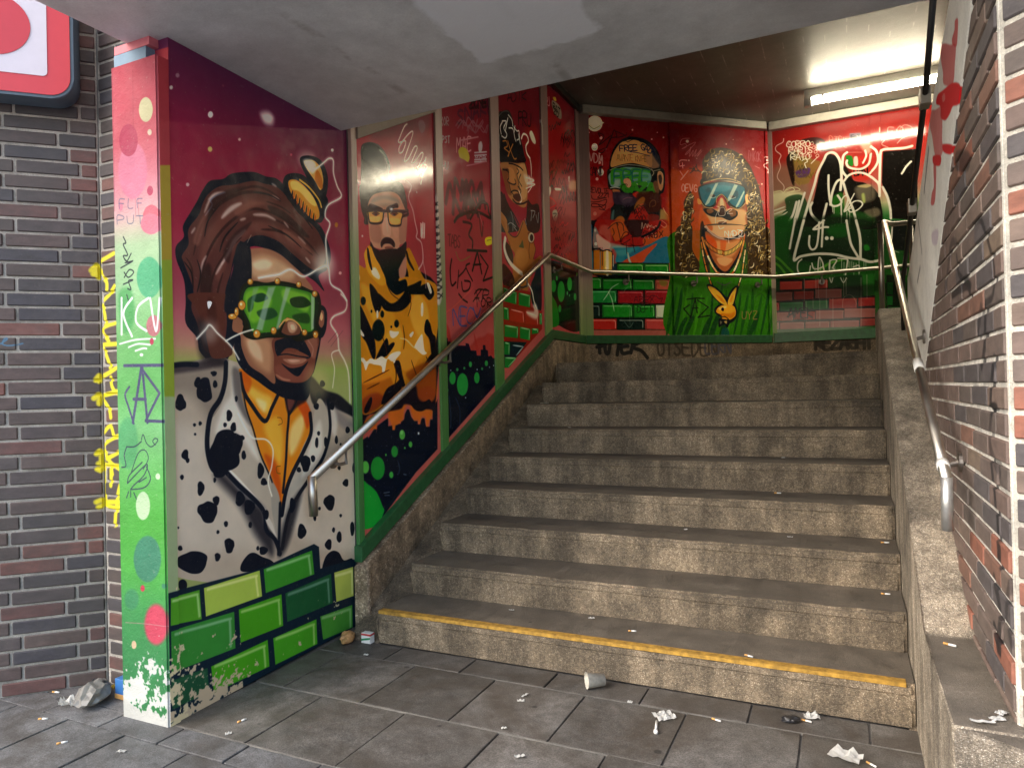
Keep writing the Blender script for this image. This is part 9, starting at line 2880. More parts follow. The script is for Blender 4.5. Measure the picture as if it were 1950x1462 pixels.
def painted(name, key, gloss=.35, plaster=.15, gain=.82, wear=.4, spec=.5):
    m, t, b = new_mat(name); c, _ = canvas_tex(t, key, False); p = pos(t)
    n1 = noise(t, p, 3.5, 6, .65); n2 = noise(t, p, 60, 4, .6)
    col = mix(t, 1.0, c, gain, 'MULTIPLY')
    col = mix(t, wear, col, ramp(t, n1, [(.3, .72), (.7, 1.08)]), 'MULTIPLY')
    spk = ramp(t, n2, [(.64, 0.0), (.72, 1.0)]); col = mix(t, math_(t, 'MULTIPLY', spk, .12 * wear * 2), col, (.5, .45, .4))
    LK(t, col, b.inputs['Base Color']); b.inputs['Specular IOR Level'].default_value = spec
    LK(t, ramp(t, noise(t, p, 9, 5, .7), [(.3, gloss * .75), (.75, min(1, gloss * 1.6))]), b.inputs['Roughness'])
    h = math_(t, 'ADD', math_(t, 'MULTIPLY', noise(t, p, 130, 3, .6), .5), math_(t, 'MULTIPLY', noise(t, p, 22, 4, .6), 1.0))
    bump(t, b, h, plaster, .006); return m

def flatmat(name, col, rough=.6, metal=0, n=.15, scale=30, bmp=.1, emis=None, es=0):
    m, t, b = new_mat(name); p = pos(t); f_ = noise(t, p, scale, 5, .6)
    c = mix(t, n, col, ramp(t, f_, [(.25, .35), (.75, 1.5)]), 'MULTIPLY'); LK(t, c, b.inputs['Base Color'])
    b.inputs['Roughness'].default_value = rough; b.inputs['Metallic'].default_value = metal
    if bmp: bump(t, b, f_, bmp, .003)
    if emis: b.inputs['Emission Color'].default_value = (*emis, 1); b.inputs['Emission Strength'].default_value = es
    return m

def brick_mat(name, key=None, warm=False):
    m, t, b = new_mat(name); oi = t.nodes.new('ShaderNodeObjectInfo'); p = pos(t); r = oi.outputs['Random']
    base = ramp(t, r, [(0, (.072, .055, .056)), (.16, (.050, .045, .055)), (.30, (.092, .062, .058)), (.5, (.074, .054, .050)), (.66, (.056, .048, .052)), (.76, (.125, .056, .050)), (.86, (.10, .065, .057)), (.94, (.16, .064, .052))], 'CONSTANT')
    if warm: base = mix(t, 1.0, 1.45, ramp(t, r, [(0, (.115, .085, .072)), (.2, (.072, .062, .062)), (.38, (.14, .10, .08)), (.56, (.095, .075, .065)), (.7, (.16, .082, .058)), (.78, (.13, .09, .075)), (.9, (.22, .085, .055)), (.95, (.15, .11, .08))], 'CONSTANT'), 'MULTIPLY')
    n1 = noise(t, scaled(t, p, (14, 14, 34)), 1, 6, .65); n2 = noise(t, p, 150, 4, .7)
    c = mix(t, .8, base, ramp(t, n1, [(.25, .5), (.75, 1.3)]), 'MULTIPLY')
    c = mix(t, ramp(t, n2, [(.6, 0.0), (.78, .35)]), c, (.26, .22, .2))
    dust = ramp(t, noise(t, p, 2.6, 5, .7), [(.52, 0.0), (.72, .45)]); c = mix(t, math_(t, 'MULTIPLY', dust, .5), c, (.2, .18, .165))
    soot = ramp(t, noise(t, p, 1.7, 6, .72, .6), [(.42, 0.0), (.66, .25 if warm else .6)]); c = mix(t, soot, c, (.052, .046, .043))
    if key:
        cc, al = canvas_tex(t, key, True); al = math_(t, 'MULTIPLY', al, ramp(t, n2, [(.3, .75), (.5, 1.0)])); c = mix(t, al, c, mix(t, 1.0, cc, .8, 'MULTIPLY'))
    LK(t, c, b.inputs['Base Color']); b.inputs['Roughness'].default_value = .62
    bump(t, b, math_(t, 'ADD', n1, math_(t, 'MULTIPLY', n2, .6)), .35, .004); return m
def mortar_mat(name, key=None, col=(.42, .385, .34)):
    m, t, b = new_mat(name); p = pos(t); n1 = noise(t, p, 6, 6, .7); n2 = noise(t, p, 180, 3, .7)
    c = mix(t, .9, col, ramp(t, n1, [(.3, .4), (.68, 1.3)]), 'MULTIPLY'); c = mix(t, .5, c, ramp(t, n2, [(.3, .6), (.7, 1.3)]), 'MULTIPLY')
    if key: cc, al = canvas_tex(t, key, True); c = mix(t, al, c, mix(t, 1.0, cc, .8, 'MULTIPLY'))
    LK(t, c, b.inputs['Base Color']); b.inputs['Roughness'].default_value = .95; bump(t, b, math_(t, 'ADD', n2, n1), .8, .006); return m

def aggregate(name, key=None, lift=1.0, tread=True, fine=1.0):
    """washed concrete: pebbles in a brown grey matrix; foot traffic has blackened what faces up"""
    m, t, b = new_mat(name); p = pos(t)
    v = voro(t, p, 190 * fine); v2 = voro(t, p, 75 * fine)
    cellc = sep(t, v.outputs['Color'])[0]
    peb = ramp(t, cellc, [(0, (.10, .085, .07)), (.3, (.185, .16, .13)), (.6, (.25, .22, .18)), (.88, (.32, .29, .245)), (.98, (.46, .43, .39))])
    c = mix(t, ramp(t, v.outputs['Distance'], [(.25, 0.0), (.6, .8)]), peb, (.15, .125, .10))
    c = mix(t, .45, c, ramp(t, sep(t, v2.outputs['Color'])[1], [(0, .45), (1, 1.5)]), 'MULTIPLY')
    big = noise(t, p, 1.7, 6, .7, .4); mid = noise(t, p, 7, 6, .7)
    c = mix(t, .9, c, ramp(t, big, [(.36, .42), (.66, 1.3)]), 'MULTIPLY'); c = mix(t, .8, c, ramp(t, mid, [(.34, .5), (.68, 1.25)]), 'MULTIPLY')
    streak = noise(t, scaled(t, p, (9, 9, .9)), 1, 5, .65); c = mix(t, .8, c, ramp(t, streak, [(.38, .5), (.62, 1.18)]), 'MULTIPLY')
    if lift != 1: c = mix(t, 1.0, c, lift, 'MULTIPLY')
    g = t.nodes.new('ShaderNodeNewGeometry'); nz = sep(t, g.outputs['True Normal'])[2]; up_ = ramp(t, nz, [(.93, 0.0), (.98, 1.0)])
    if tread:
        dirt = mix(t, .8, (.125, .106, .083), ramp(t, mid, [(.3, .55), (.72, 1.5)]), 'MULTIPLY')
        gum = voro(t, p, 9.5); spot = ramp(t, math_(t, 'ADD', gum.outputs['Distance'], math_(t, 'MULTIPLY', sep(t, gum.outputs['Color'])[1], .22)), [(.10, 1.0), (.125, 0.0)])
        dirt = mix(t, math_(t, 'MULTIPLY', spot, .8), dirt, (.018, .016, .015))
        c = mix(t, math_(t, 'MULTIPLY', up_, .86), c, dirt)
    if key: cc, al = canvas_tex(t, key, True); c = mix(t, al, c, cc)
    LK(t, c, b.inputs['Base Color']); LK(t, ramp(t, mid, [(.3, .55), (.7, .9)]), b.inputs['Roughness'])
    h = math_(t, 'SUBTRACT', math_(t, 'MULTIPLY', noise(t, p, 40, 5, .7), .9), math_(t, 'MULTIPLY', v.outputs['Distance'], 1.0)); bump(t, b, h, .55, .006); return m

def slab_mat(name, col, rough_hi, wet):
    m, t, b = new_mat(name); oi = t.nodes.new('ShaderNodeObjectInfo'); p = pos(t)
    big = noise(t, p, 1.6, 6, .7, .6); fine = noise(t, p, 190, 3, .75); mid = noise(t, p, 14, 6, .75)
    c = mix(t, 1.0, col, ramp(t, oi.outputs['Random'], [(0, .72), (1, 1.22)]), 'MULTIPLY')
    c = mix(t, .9, c, ramp(t, big, [(.3, .45), (.7, 1.3)]), 'MULTIPLY'); c = mix(t, .8, c, ramp(t, mid, [(.32, .5), (.68, 1.45)]), 'MULTIPLY'); c = mix(t, .85, c, ramp(t, fine, [(.3, .4), (.72, 2.0)]), 'MULTIPLY')
    br = ramp(t, noise(t, p, 1.5, 7, .72, 1.2), [(.40, 0.0), (.62, 1.0)]); c = mix(t, math_(t, 'MULTIPLY', br, .62), c, (.050, .036, .024))
    gum = voro(t, p, 7); spot = ramp(t, math_(t, 'ADD', gum.outputs['Distance'], math_(t, 'MULTIPLY', sep(t, gum.outputs['Color'])[1], .25)), [(.11, 1.0), (.14, 0.0)]); c = mix(t, math_(t, 'MULTIPLY', spot, .7), c, (.02, .018, .017))
    LK(t, c, b.inputs['Base Color']); LK(t, ramp(t, big, [(.35, wet), (.65, rough_hi)]), b.inputs['Roughness']); bump(t, b, math_(t, 'ADD', fine, mid), .3, .004); return m

def concrete(name, col, streak=.5, rough=.6, key=None, boards=None, patch=False):
    m, t, b = new_mat(name); p = pos(t); big = noise(t, p, 1.2, 6, .65, .5); mid = noise(t, p, 9, 6, .7); fine = noise(t, p, 120, 4, .7)
    c = mix(t, .7, col, ramp(t, big, [(.3, .68), (.7, 1.25)]), 'MULTIPLY'); c = mix(t, streak, c, ramp(t, mid, [(.3, .75), (.7, 1.2)]), 'MULTIPLY'); c = mix(t, .3, c, ramp(t, fine, [(.3, .7), (.7, 1.25)]), 'MULTIPLY')
    pits = ramp(t, noise(t, scaled(t, p, (1, 2.6, 1)), 26, 5, .6), [(.68, 0.0), (.72, 1.0)]); c = mix(t, math_(t, 'MULTIPLY', pits, .3), c, (.42, .41, .38))
    h = math_(t, 'ADD', mid, math_(t, 'MULTIPLY', fine, .35))
    if boards:
        w = t.nodes.new('ShaderNodeTexWave'); w.wave_type = 'BANDS'; w.bands_direction = 'X'; w.inputs['Scale'].default_value = boards; w.inputs['Distortion'].default_value = .25; LK(t, p, w.inputs[0])
        ln = ramp(t, w.outputs[1], [(.985, 0.0), (1, 1.0)]); br = ramp(t, noise(t, p, 5, 4, .6), [(.5, 0.0), (.6, 1.0)])
        c = mix(t, math_(t, 'MULTIPLY', math_(t, 'MULTIPLY', ln, br), .5), c, (.22, .21, .19) if patch else (.5, .47, .4))
    if patch:                                              # a repainted rectangle and a few scrapes
        s_ = sep(t, p); wob = math_(t, 'MULTIPLY', math_(t, 'SUBTRACT', noise(t, p, 5, 4, .6), .5), .16)
        ax = math_(t, 'ABSOLUTE', math_(t, 'SUBTRACT', s_[0], -1.13)); ay = math_(t, 'ABSOLUTE', math_(t, 'SUBTRACT', s_[1], 2.36))
        mk = math_(t, 'MULTIPLY', ramp(t, math_(t, 'ADD', ax, wob), [(.26, 1.0), (.285, 0.0)]), ramp(t, math_(t, 'ADD', ay, wob), [(.35, 1.0), (.375, 0.0)]))
        c = mix(t, math_(t, 'MULTIPLY', mk, .85), c, (.80, .84, .87))
    if key: cc, al = canvas_tex(t, key, True); c = mix(t, al, c, mix(t, 1.0, cc, .85, 'MULTIPLY'))
    LK(t, c, b.inputs['Base Color']); b.inputs['Roughness'].default_value = rough; bump(t, b, h, .22, .01); return m

def steel(name, col=(.55, .52, .47), rough=.28):
    m, t, b = new_mat(name); p = pos(t); n1 = noise(t, p, 7, 3, .5)
    LK(t, mix(t, .35, col, ramp(t, n1, [(.3, .7), (.7, 1.1)]), 'MULTIPLY'), b.inputs['Base Color']); b.inputs['Metallic'].default_value = 1
    LK(t, ramp(t, n1, [(.3, rough * .85), (.75, rough * 1.3)]), b.inputs['Roughness']); return m

def frame_mat(name):
    """frame posts: bare brown grey at the top, sprayed over in red and then green towards the foot"""
    m, t, b = new_mat(name); p = pos(t); z = math_(t, 'ADD', sep(t, p)[2], math_(t, 'MULTIPLY', noise(t, p, 3, 3, .5), .25)); s_ = math_(t, 'DIVIDE', z, 4.4)
    y = sep(t, p)[1]
    c = ramp(t, s_, [(.1, (.05, .22, .06)), (.34, (.10, .30, .07)), (.42, (.22, .36, .10)), (.50, (.36, .40, .18)), (.58, (.48, .34, .27)), (.70, (.42, .25, .21)), (.85, (.30, .18, .16)), (.97, (.17, .10, .09))])
    wv = noise(t, scaled(t, p, (40, 40, 2)), 1, 5, .7); c = mix(t, .6, c, ramp(t, wv, [(.3, .7), (.7, 1.2)]), 'MULTIPLY')
    sc = ramp(t, noise(t, p, 35, 5, .7), [(.62, 0.0), (.68, 1.0)]); c = mix(t, math_(t, 'MULTIPLY', sc, .35), c, (.35, .3, .26))
    cc, al = canvas_tex(t, 'F', True); c = mix(t, al, c, cc)
    LK(t, c, b.inputs['Base Color']); b.inputs['Roughness'].default_value = .38; bump(t, b, wv, .15, .003); return m

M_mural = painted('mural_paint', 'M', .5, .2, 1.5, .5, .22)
M_pillar = painted('pillar_paint', 'P', .7, .9, .66, .7, .25)
M_pa = painted('stair_panel_paint', 'A', .12, .02, 1.65, .6, .24)
M_pc = painted('corner_panel_paint', 'C', .24, .03, 2.1, .5, .25)
M_pd = painted('back_panel_paint', 'D', .10, .02, .75, .5, .35)
M_frame = frame_mat('frame_paint')
M_green = flatmat('green_trim_paint', (.028, .13, .045), .35, 0, .5, 25, .12)
M_brickL = brick_mat('brick_left', 'L'); M_brickR = brick_mat('brick_return', 'R'); M_brickW = brick_mat('brick_side', 'W', True); M_brick = brick_mat('brick_plain', None, True)
M_morL = mortar_mat('mortar_left', 'L'); M_morR = mortar_mat('mortar_return', 'R'); M_morW = mortar_mat('mortar_side', 'W', (.82, .77, .68)); M_mor = mortar_mat('mortar_plain', None, (.60, .56, .48))
M_step = aggregate('step_concrete', None, (1.46, 1.30, 1.05), True, 1.4); M_string = aggregate('stringer_concrete', None, (2.1, 1.8, 1.45), False, .55); M_plinC = aggregate('plinth_corner', 'G', (1.9, 1.6, 1.3), False); M_plinD = aggregate('plinth_back', 'H', (1.9, 1.6, 1.3), False)
M_slab = slab_mat('inner_paving', (.118, .110, .100), .75, .45); M_slabo = slab_mat('street_paving', (.15, .15, .152), .85, .6)
M_joint = mortar_mat('paving_joint', None, (.13, .12, .11)); M_fill = mortar_mat('pale_joint_fill', None, (.21, .195, .17)); M_ground = flatmat('pale_bounce_ground', (.32, .315, .31), .9, 0, .5, 60, .3)  # outer ground, out of view, made pale to bounce daylight under the soffit
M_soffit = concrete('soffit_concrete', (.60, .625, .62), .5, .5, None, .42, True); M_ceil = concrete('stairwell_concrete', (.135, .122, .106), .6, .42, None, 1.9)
M_band = concrete('wall_concrete', (.82, .80, .74), .5, .85, 'W'); M_render = flatmat('grey_render', (.3, .29, .27), .9, 0, .4, 12, .3)
M_steel = steel('handrail_steel', (.60, .56, .49), .33); M_dsteel = steel('bracket_steel', (.30, .27, .24), .4); M_black = flatmat('black_metal', (.03, .028, .026), .35, .6, .3, 40, .05)
M_cove = flatmat('cove_grey', (.33, .31, .27), .5, .3, .3, 18, .06); M_white = flatmat('white_plastic', (.75, .74, .70), .5, 0, .1, 50, .05); M_yellow = flatmat('yellow_strip_paint', (.42, .235, .035), .75, 0, .95, 38, .4)
M_tube = flatmat('tube_light', (.9, .9, .85), .4, 0, 0, 10, 0, (1, .88, .63), 31.0)

# ------------------------------------------------------------------ setting: ground
bm = BM(); v = [bm.verts.new(q) for q in ((-80, -80, -.04), (80, -80, -.04), (80, 80, -.04), (-80, 80, -.04))]; bm.faces.new(v)
tag(obj('ground', bm, M_ground), kind='structure')
pav = BM(); box(pav, (-4.2, -2.2, -.035), (2.2, 3.0, -.009)); pave = tag(obj('pavement', pav, M_joint), kind='structure')
rng = random.Random(4)
slab_cache = {}
def slab(x0, x1, y0, y1, mat, stuff=None):
    g = .0035; w = x1 - x0 - 2 * g; d = y1 - y0 - 2 * g; h = rng.uniform(-.0015, .0015)
    if stuff is not None: box(stuff, (x0 + g, y0 + g, -.03), (x1 - g, y1 - g, h)); return
    key = (round(w, 3), round(d, 3), mat.name)
    if key not in slab_cache:
        b_ = box(BM(), (-w / 2, -d / 2, -.03), (w / 2, d / 2, 0), .0035); me = bpy.data.meshes.new('paving_slab'); b_.to_mesh(me); b_.free(); me.materials.append(mat); slab_cache[key] = me
    o = bpy.data.objects.new('paving_slab', slab_cache[key]); o.location = ((x0 + x1) / 2, (y0 + y1) / 2, h); o.rotation_euler = (rng.uniform(-.006, .006), rng.uniform(-.006, .006), rng.uniform(-.003, .003)); link(o, pave)
for j, (y0, y1) in enumerate(((1.905, 2.34), (2.34, 2.76), (2.76, 2.935))):
    off = (-2.436, -2.246, -2.436)[j]; x = off
    if x > -2.40: slab(-2.41, x, y0, y1, M_slab)
    while x < .25:
        slab(max(x, -2.41), min(x + .4145, .27), y0, y1, M_slab); x += .4145
for yj in (1.905, 2.34, 2.76):
    jb = BM(); box(jb, (-2.40, yj - .0034, -.02), (.255, yj + .0034, -.0004)); obj('joint_fill', jb, M_fill, pave)
rest = BM()
yy = 1.905; j = 0
while yy > -1.9:
    y0 = yy - (.13 if j == 0 else .335); x = -4.0 + (.17 if j % 2 else 0)
    while x < 1.9:
        x1 = x + .335
        if y0 > .75 and x1 > -3.7 and x < 1.0: slab(x, x1, y0, yy, M_slabo)
        else: slab(x, x1, y0, yy, M_slabo, rest)
        x = x1
    yy = y0; j += 1
x = -4.0
while x < -2.7: slab(x, x + .335, 1.905, 2.24, M_slabo, rest); x += .335
o = obj('outer_slabs', rest, M_slabo, pave); o['kind'] = 'stuff'

# ------------------------------------------------------------------ setting: stairs
NR, RH, TD, Y1 = 9, .165, .3195, 2.931
stairs = empty('staircase', 'flight of worn brown concrete steps with blackened treads', 'staircase', (-1, Y1, 0))
for k in range(1, NR + 1):
    y0 = Y1 + (k - 1) * TD; y1 = y0 + TD + .03 if k < NR else y0 + .45
    b_ = BM(); pr = [(-2.181, y0 + .010, (k - 1) * RH - (0 if k == 1 else .001) + .002), (-2.181, y0 + .004, k * RH - .045), (-2.181, y0, k * RH - .04), (-2.181, y0, k * RH - .0), (-2.181, y1, k * RH), (-2.181, y1, (k - 1) * RH + .002)]
    prism(b_, pr, (2.384, 0, 0)); bmesh.ops.bevel(b_, geom=[e for e in b_.edges if all(abs(v.co.y - y0) < .001 and abs(v.co.z - k * RH) < .001 for v in e.verts) or (all(v.co.y < y0 + .012 for v in e.verts) and abs(e.verts[0].co.x - e.verts[1].co.x) < .001)], offset=.012, segments=3, affect='EDGES')
    es = [e for e in b_.edges if abs(e.verts[0].co.x - e.verts[1].co.x) > 2]; bmesh.ops.subdivide_edges(b_, edges=es, cuts=90, use_grid_fill=True)
    rs = random.Random(k); ch = [(rs.uniform(-2.1, .15), rs.uniform(.006, .03), rs.uniform(.002, .005)) for _ in range(20)]
    for v in b_.verts:                                     # worn and chipped nosing
        if v.co.y < y0 + .03 and v.co.z > k * RH - .03 and -2.17 < v.co.x < .17:
            x = v.co.x; w_ = .0008 * (math.sin(x * 9 + k) + math.sin(x * 23 + 2 * k)) + rs.uniform(0, .0015) + sum(d * math.exp(-((x - c) / w) ** 2) for c, w, d in ch)
            v.co.z -= w_ * .7 + (.002 * math.exp(-((x + .9) / .8) ** 2)); v.co.y += w_ * .5
    st = obj('step', b_, M_step, stairs)
    if k == 1:
        b2 = BM(); box(b2, (-2.165, y0 + .004, RH + .0005), (.175, y0 + .04, RH + .0035)); box(b2, (-2.165, y0 - .0025, RH - .012), (.175, y0 + .002, RH + .0035)); sp = obj('nosing_strip', b2, M_yellow, st)
b_ = BM(); box(b_, (-2.43, Y1 + (NR - 1) * TD + .45, NR * RH - .2), (3.2, 8.6, NR * RH - .0015)); obj('landing', b_, M_step, stairs)
b_ = BM(); box(b_, (.184, Y1 + NR * TD - TD, NR * RH - .2), (3.2, Y1 + (NR - 1) * TD + .45, NR * RH - .003)); obj('landing', b_, M_step, stairs)
# sloping gutters beside the step ends
for x0, x1 in ((-2.372, -2.179), (.182, .207)):
    prism(b_ := BM(), [(x0, 2.88, -.05), (x0, 2.93, -.01), (x0, 5.5, 1.30), (x0, 5.5, 1.0)], (x1 - x0, 0, 0)); obj('gutter', b_, M_step, stairs)
prism(b_ := BM(), [(-2.442, 3.12, -.05), (-2.442, 3.12, .345), (-2.442, 5.99, 1.714), (-2.442, 7.1, 1.714), (-2.442, 7.1, -.05)], (.072, 0, 0)); bevel_all(b_, .006); obj('stringer', b_, M_string, stairs)
prism(b_ := BM(), [(-2.44, 3.085, -.02), (-2.44, 3.085, .33), (-2.44, 3.12, .345), (-2.44, 3.12, -.02)], (.095, 0, 0)); bevel_all(b_, .012, 3); obj('stringer_end', b_, M_string, stairs)
# right stringer: flat ledge at the foot, slope above it
prof = [(1.93, -.03), (1.93, .462), (2.585, .462), (3.02, .73), (3.37, .925), (5.15, 1.74), (5.7, 1.745), (5.7, -.03)]
prism(b_ := BM(), [(.207, y, z) for y, z in prof], (.30, 0, 0)); bevel_all(b_, .012, 3); obj('stringer', b_, aggregate('right_stringer', None, (2.5, 2.42, 2.22), True, 1.6), stairs)
prism(b_ := BM(), [(.207, 1.93, -.03), (.36, 1.84, -.03), (.78, 1.52, -.03), (.78, 1.93, -.03)], (0, 0, .4905)); bevel_all(b_, .01); obj('ledge', b_, aggregate('ledge_concrete', None, (1.8, 1.75, 1.65), True, 1.6), stairs)
# plinth under the upper murals
dC = Vector((.75149, .65974, 0)); nC = Vector((.65974, -.75149, 0)); c0 = Vector((-2.44, 6.87, 0))
def along(u, off=0, z=0): return c0 + dC * u + nC * off + Vector((0, 0, z))
prism(b_ := BM(), [along(-.02, -.05, 1.45), along(2.31, -.05, 1.45), along(2.28, .035, 1.45), along(.03, .035, 1.45)], (0, 0, .27)); obj('plinth', b_, M_plinC, stairs)
box(b_ := BM(), (-.735, 8.335, 1.45), (3.1, 8.42, 1.72)); obj('plinth', b_, M_plinD, stairs)

# ------------------------------------------------------------------ setting: canopy and stairwell shell
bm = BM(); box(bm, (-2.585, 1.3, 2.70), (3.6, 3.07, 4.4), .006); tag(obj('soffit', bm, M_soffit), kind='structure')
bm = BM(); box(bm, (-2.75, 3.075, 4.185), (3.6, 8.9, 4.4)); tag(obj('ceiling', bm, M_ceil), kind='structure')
bm = BM(); box(bm, (3.1, 3.3, 0), (3.3, 8.6, 4.18)); box(bm, (.50, 3.3, 0), (3.1, 3.5, 4.18)); tag(obj('wall_right', bm, M_render), kind='structure')

# big mural wall with its painted end
e0 = Vector((-2.385, 1.88, 0)); eM = Vector((-.04431, .99902, 0))
wl = empty('painted_wall', 'plastered wall end with sprayed portrait of a man in green goggles and spotted jacket', 'mural wall', (-2.5, 1.9, 0))
def mw(u, off, z): return e0 + eM * u + Vector((off, 0, z))
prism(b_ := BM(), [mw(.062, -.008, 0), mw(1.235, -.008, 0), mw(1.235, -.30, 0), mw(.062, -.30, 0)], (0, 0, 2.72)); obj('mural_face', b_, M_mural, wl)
b_ = BM(); a = [mw(0, 0, -.01), mw(.062, 0, -.01), mw(.062, -.27, -.01), Vector((-2.655, 1.88, -.01))]; prism(b_, a, (0, 0, 2.615))
bmesh.ops.bevel(b_, geom=[e for e in b_.edges if abs(e.verts[0].co.z - e.verts[1].co.z) > 1], offset=.007, segments=3, affect='EDGES')
b_.faces.ensure_lookup_table(); b_.normal_update()
for f_ in b_.faces: f_.material_index = 1 if f_.normal.x > .6 or (f_.calc_center_median().x > -2.4 and f_.calc_center_median().y > 1.9) else 0
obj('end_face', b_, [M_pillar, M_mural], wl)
b_ = BM(); box(b_, (-2.66, 1.90, 2.612), (-2.47, 2.5, 2.665)); obj('head_joint', b_, flatmat('blue_band', (.16, .26, .36), .6), wl)
b_ = BM(); box(b_, (-2.657, 1.90, 2.667), (-2.45, 2.5, 2.70)); obj('head_block', b_, flatmat('pink_band', (.62, .16, .19), .6), wl)

# ------------------------------------------------------------------ panels, posts, trim
def zt(y): return .356 + .476 * (y - 3.112)               # lower edge of the green trim
fr = empty('panel_frame', 'red and green sprayed metal frame that holds the painted panels up the stairs', 'panel frame', (-2.44, 4, 0))
def post(poly, d): b_ = BM(); prism(b_, poly, d); bevel_all(b_, .003, 1); return obj('frame_post', b_, M_frame, fr)
def apost(y0, y1, z0, z1=4.15, t_=.024): return post([(-2.445, y0, z0), (-2.445, y1, z0 + .476 * (y1 - y0) if z0 < 1.6 else z0), (-2.445, y1, z1), (-2.445, y0, z1)], (t_, 0, 0))
AP = [(3.118, 3.170), (4.015, 4.105), (4.840, 4.985), (5.86, 6.02), (6.78, 6.875)]
for y0, y1 in AP: apost(y0, y1, max(.1, zt(y0)) if y0 < 5.8 else 1.72)
def cpost(u0, u1, z0=1.72): return post([along(u0, -.005, 1.72), along(u1, -.005, 1.72), along(u1, .018, 1.72), along(u0, .018, 1.72)], (0, 0, 2.43))
for u0, u1 in ((-.0, .125), (1.055, 1.165), (2.245, 2.28)): cpost(u0, u1).data.materials[0] = M_pc if u0 > 1 else M_frame
def dpost(x0, x1): return post([(x0, 8.385, 1.72), (x1, 8.385, 1.72), (x1, 8.362, 1.72), (x0, 8.362, 1.72)], (0, 0, 2.43))
for x0, x1 in ((-.725, -.672), (.305, .405), (1.42, 1.5)): dpost(x0, x1).data.materials[0] = M_pd if 0 < x0 < 1 else M_frame
b_ = BM(); prism(b_, [(-2.445, 3.10, zt(3.10)), (-2.445, 5.99, zt(5.99)), (-2.445, 5.99, zt(5.99) + .085), (-2.445, 3.10, zt(3.10) + .085)], (.052, 0, 0)); bevel_all(b_, .005, 2); obj('trim', b_, M_green, fr)
b_ = BM(); prism(b_, [(-2.445, 5.985, 1.727), (-2.445, 6.86, 1.727), (-2.445, 6.86, 1.81), (-2.445, 5.985, 1.81)], (.050, 0, 0)); bevel_all(b_, .005, 2); obj('trim', b_, M_green, fr)
prism(b_ := BM(), [along(.05, -.005, 1.724), along(2.29, -.005, 1.724), along(2.25, .045, 1.724), along(.03, .045, 1.724)], (0, 0, .085)); bevel_all(b_, .005, 2); obj('trim', b_, M_green, fr)
b_ = BM(); box(b_, (-.70, 8.33, 1.722), (3.1, 8.385, 1.83)); bevel_all(b_, .005, 2); obj('trim', b_, M_green, fr)
# sloping head batten over the first stair panel
prism(b_ := BM(), [(-2.446, 3.165, 2.680), (-2.446, 4.02, 3.13), (-2.446, 4.02, 3.30), (-2.446, 3.165, 2.85)], (.036, 0, 0)); bevel_all(b_, .003, 1); obj('head_batten', b_, flatmat('bare_batten', (.24, .18, .14), .5), fr)
# grey cove along the ceiling
cv = empty('ceiling_cove', 'grey metal cove running where the murals meet the stairwell ceiling', 'cove', (-2, 7, 4.1))
b_ = BM(); box(b_, (-2.445, 3.1, 4.12), (-2.40, 6.86, 4.183)); bevel_all(b_, .004, 1); obj('cove_length', b_, M_black, cv)
prism(b_ := BM(), [along(.02, -.004, 4.10), along(2.285, -.004, 4.10), along(2.23, .07, 4.10), along(.04, .07, 4.10)], (0, 0, .082)); bevel_all(b_, .004, 1); obj('cove_length', b_, M_cove, cv)
b_ = BM(); box(b_, (-.70, 8.31, 4.09), (3.1, 8.384, 4.18)); bevel_all(b_, .004, 1); obj('cove_length', b_, M_cove, cv)
# backing walls behind the panels
bm = BM(); prism(bm, [(-2.46, 3.10, -.03), (-2.46, 6.9, -.03), (-2.46, 6.9, 4.4), (-2.46, 3.10, 4.4)], (-.28, 0, 0)); prism(bm, [along(-.2, -.03), along(2.4, -.03), along(2.4, -.3), along(-.2, -.3)], (0, 0, 4.4)); box(bm, (-1.0, 8.41, 0), (3.3, 8.7, 4.4)); tag(obj('wall_back', bm, M_render), kind='structure')

G = 'painted panels up the stairs'
def panel(label, poly, d, mat):
    b_ = BM(); prism(b_, poly, d); bevel_all(b_, .002, 1); return tag(obj('mural_panel', b_, mat), label, 'mural panel', G)
def apan(y0, y1, label):
    z0, z1 = (zt(y0) + .07, zt(y1) + .07) if y0 < 5.8 else (1.80, 1.80); panel(label, [(-2.455, y0, z0), (-2.455, y1, z1), (-2.455, y1, 4.14), (-2.455, y0, 4.14)], (.020, 0, 0), M_pa)
apan(3.165, 4.02, 'panel with bearded man in beanie, yellow glasses and yellow hooded jacket')
apan(4.10, 4.845, 'red tagged panel above a navy skyline with green dots and a yellow sticker')
apan(4.98, 5.865, 'narrow panel with man in black cap raising a hand over green and red bricks')
apan(6.015, 6.785, 'dark red scribbled panel over green blobs where the stair trim turns level')
def cpan(u0, u1, label): panel(label, [along(u0, -.02, 1.80), along(u1, -.02, 1.80), along(u1, 0, 1.80), along(u0, 0, 1.80)], (0, 0, 2.33), M_pc)
cpan(.12, 1.06, 'panel with bald bearded man wearing goggles tagged in green letters')
cpan(1.16, 2.25, 'panel with long curly haired man in blue goggles and golden rabbit pendant')
def dpan(x0, x1, label): panel(label, [(x0, 8.395, 1.81), (x1, 8.395, 1.81), (x1, 8.378, 1.81), (x0, 8.378, 1.81)], (0, 0, 2.32), M_pd)
dpan(-.676, .31, 'panel with big white outlined letters over green and pink brick rows')
dpan(.40, 1.425, 'mostly blacked out panel behind the right handrail post')

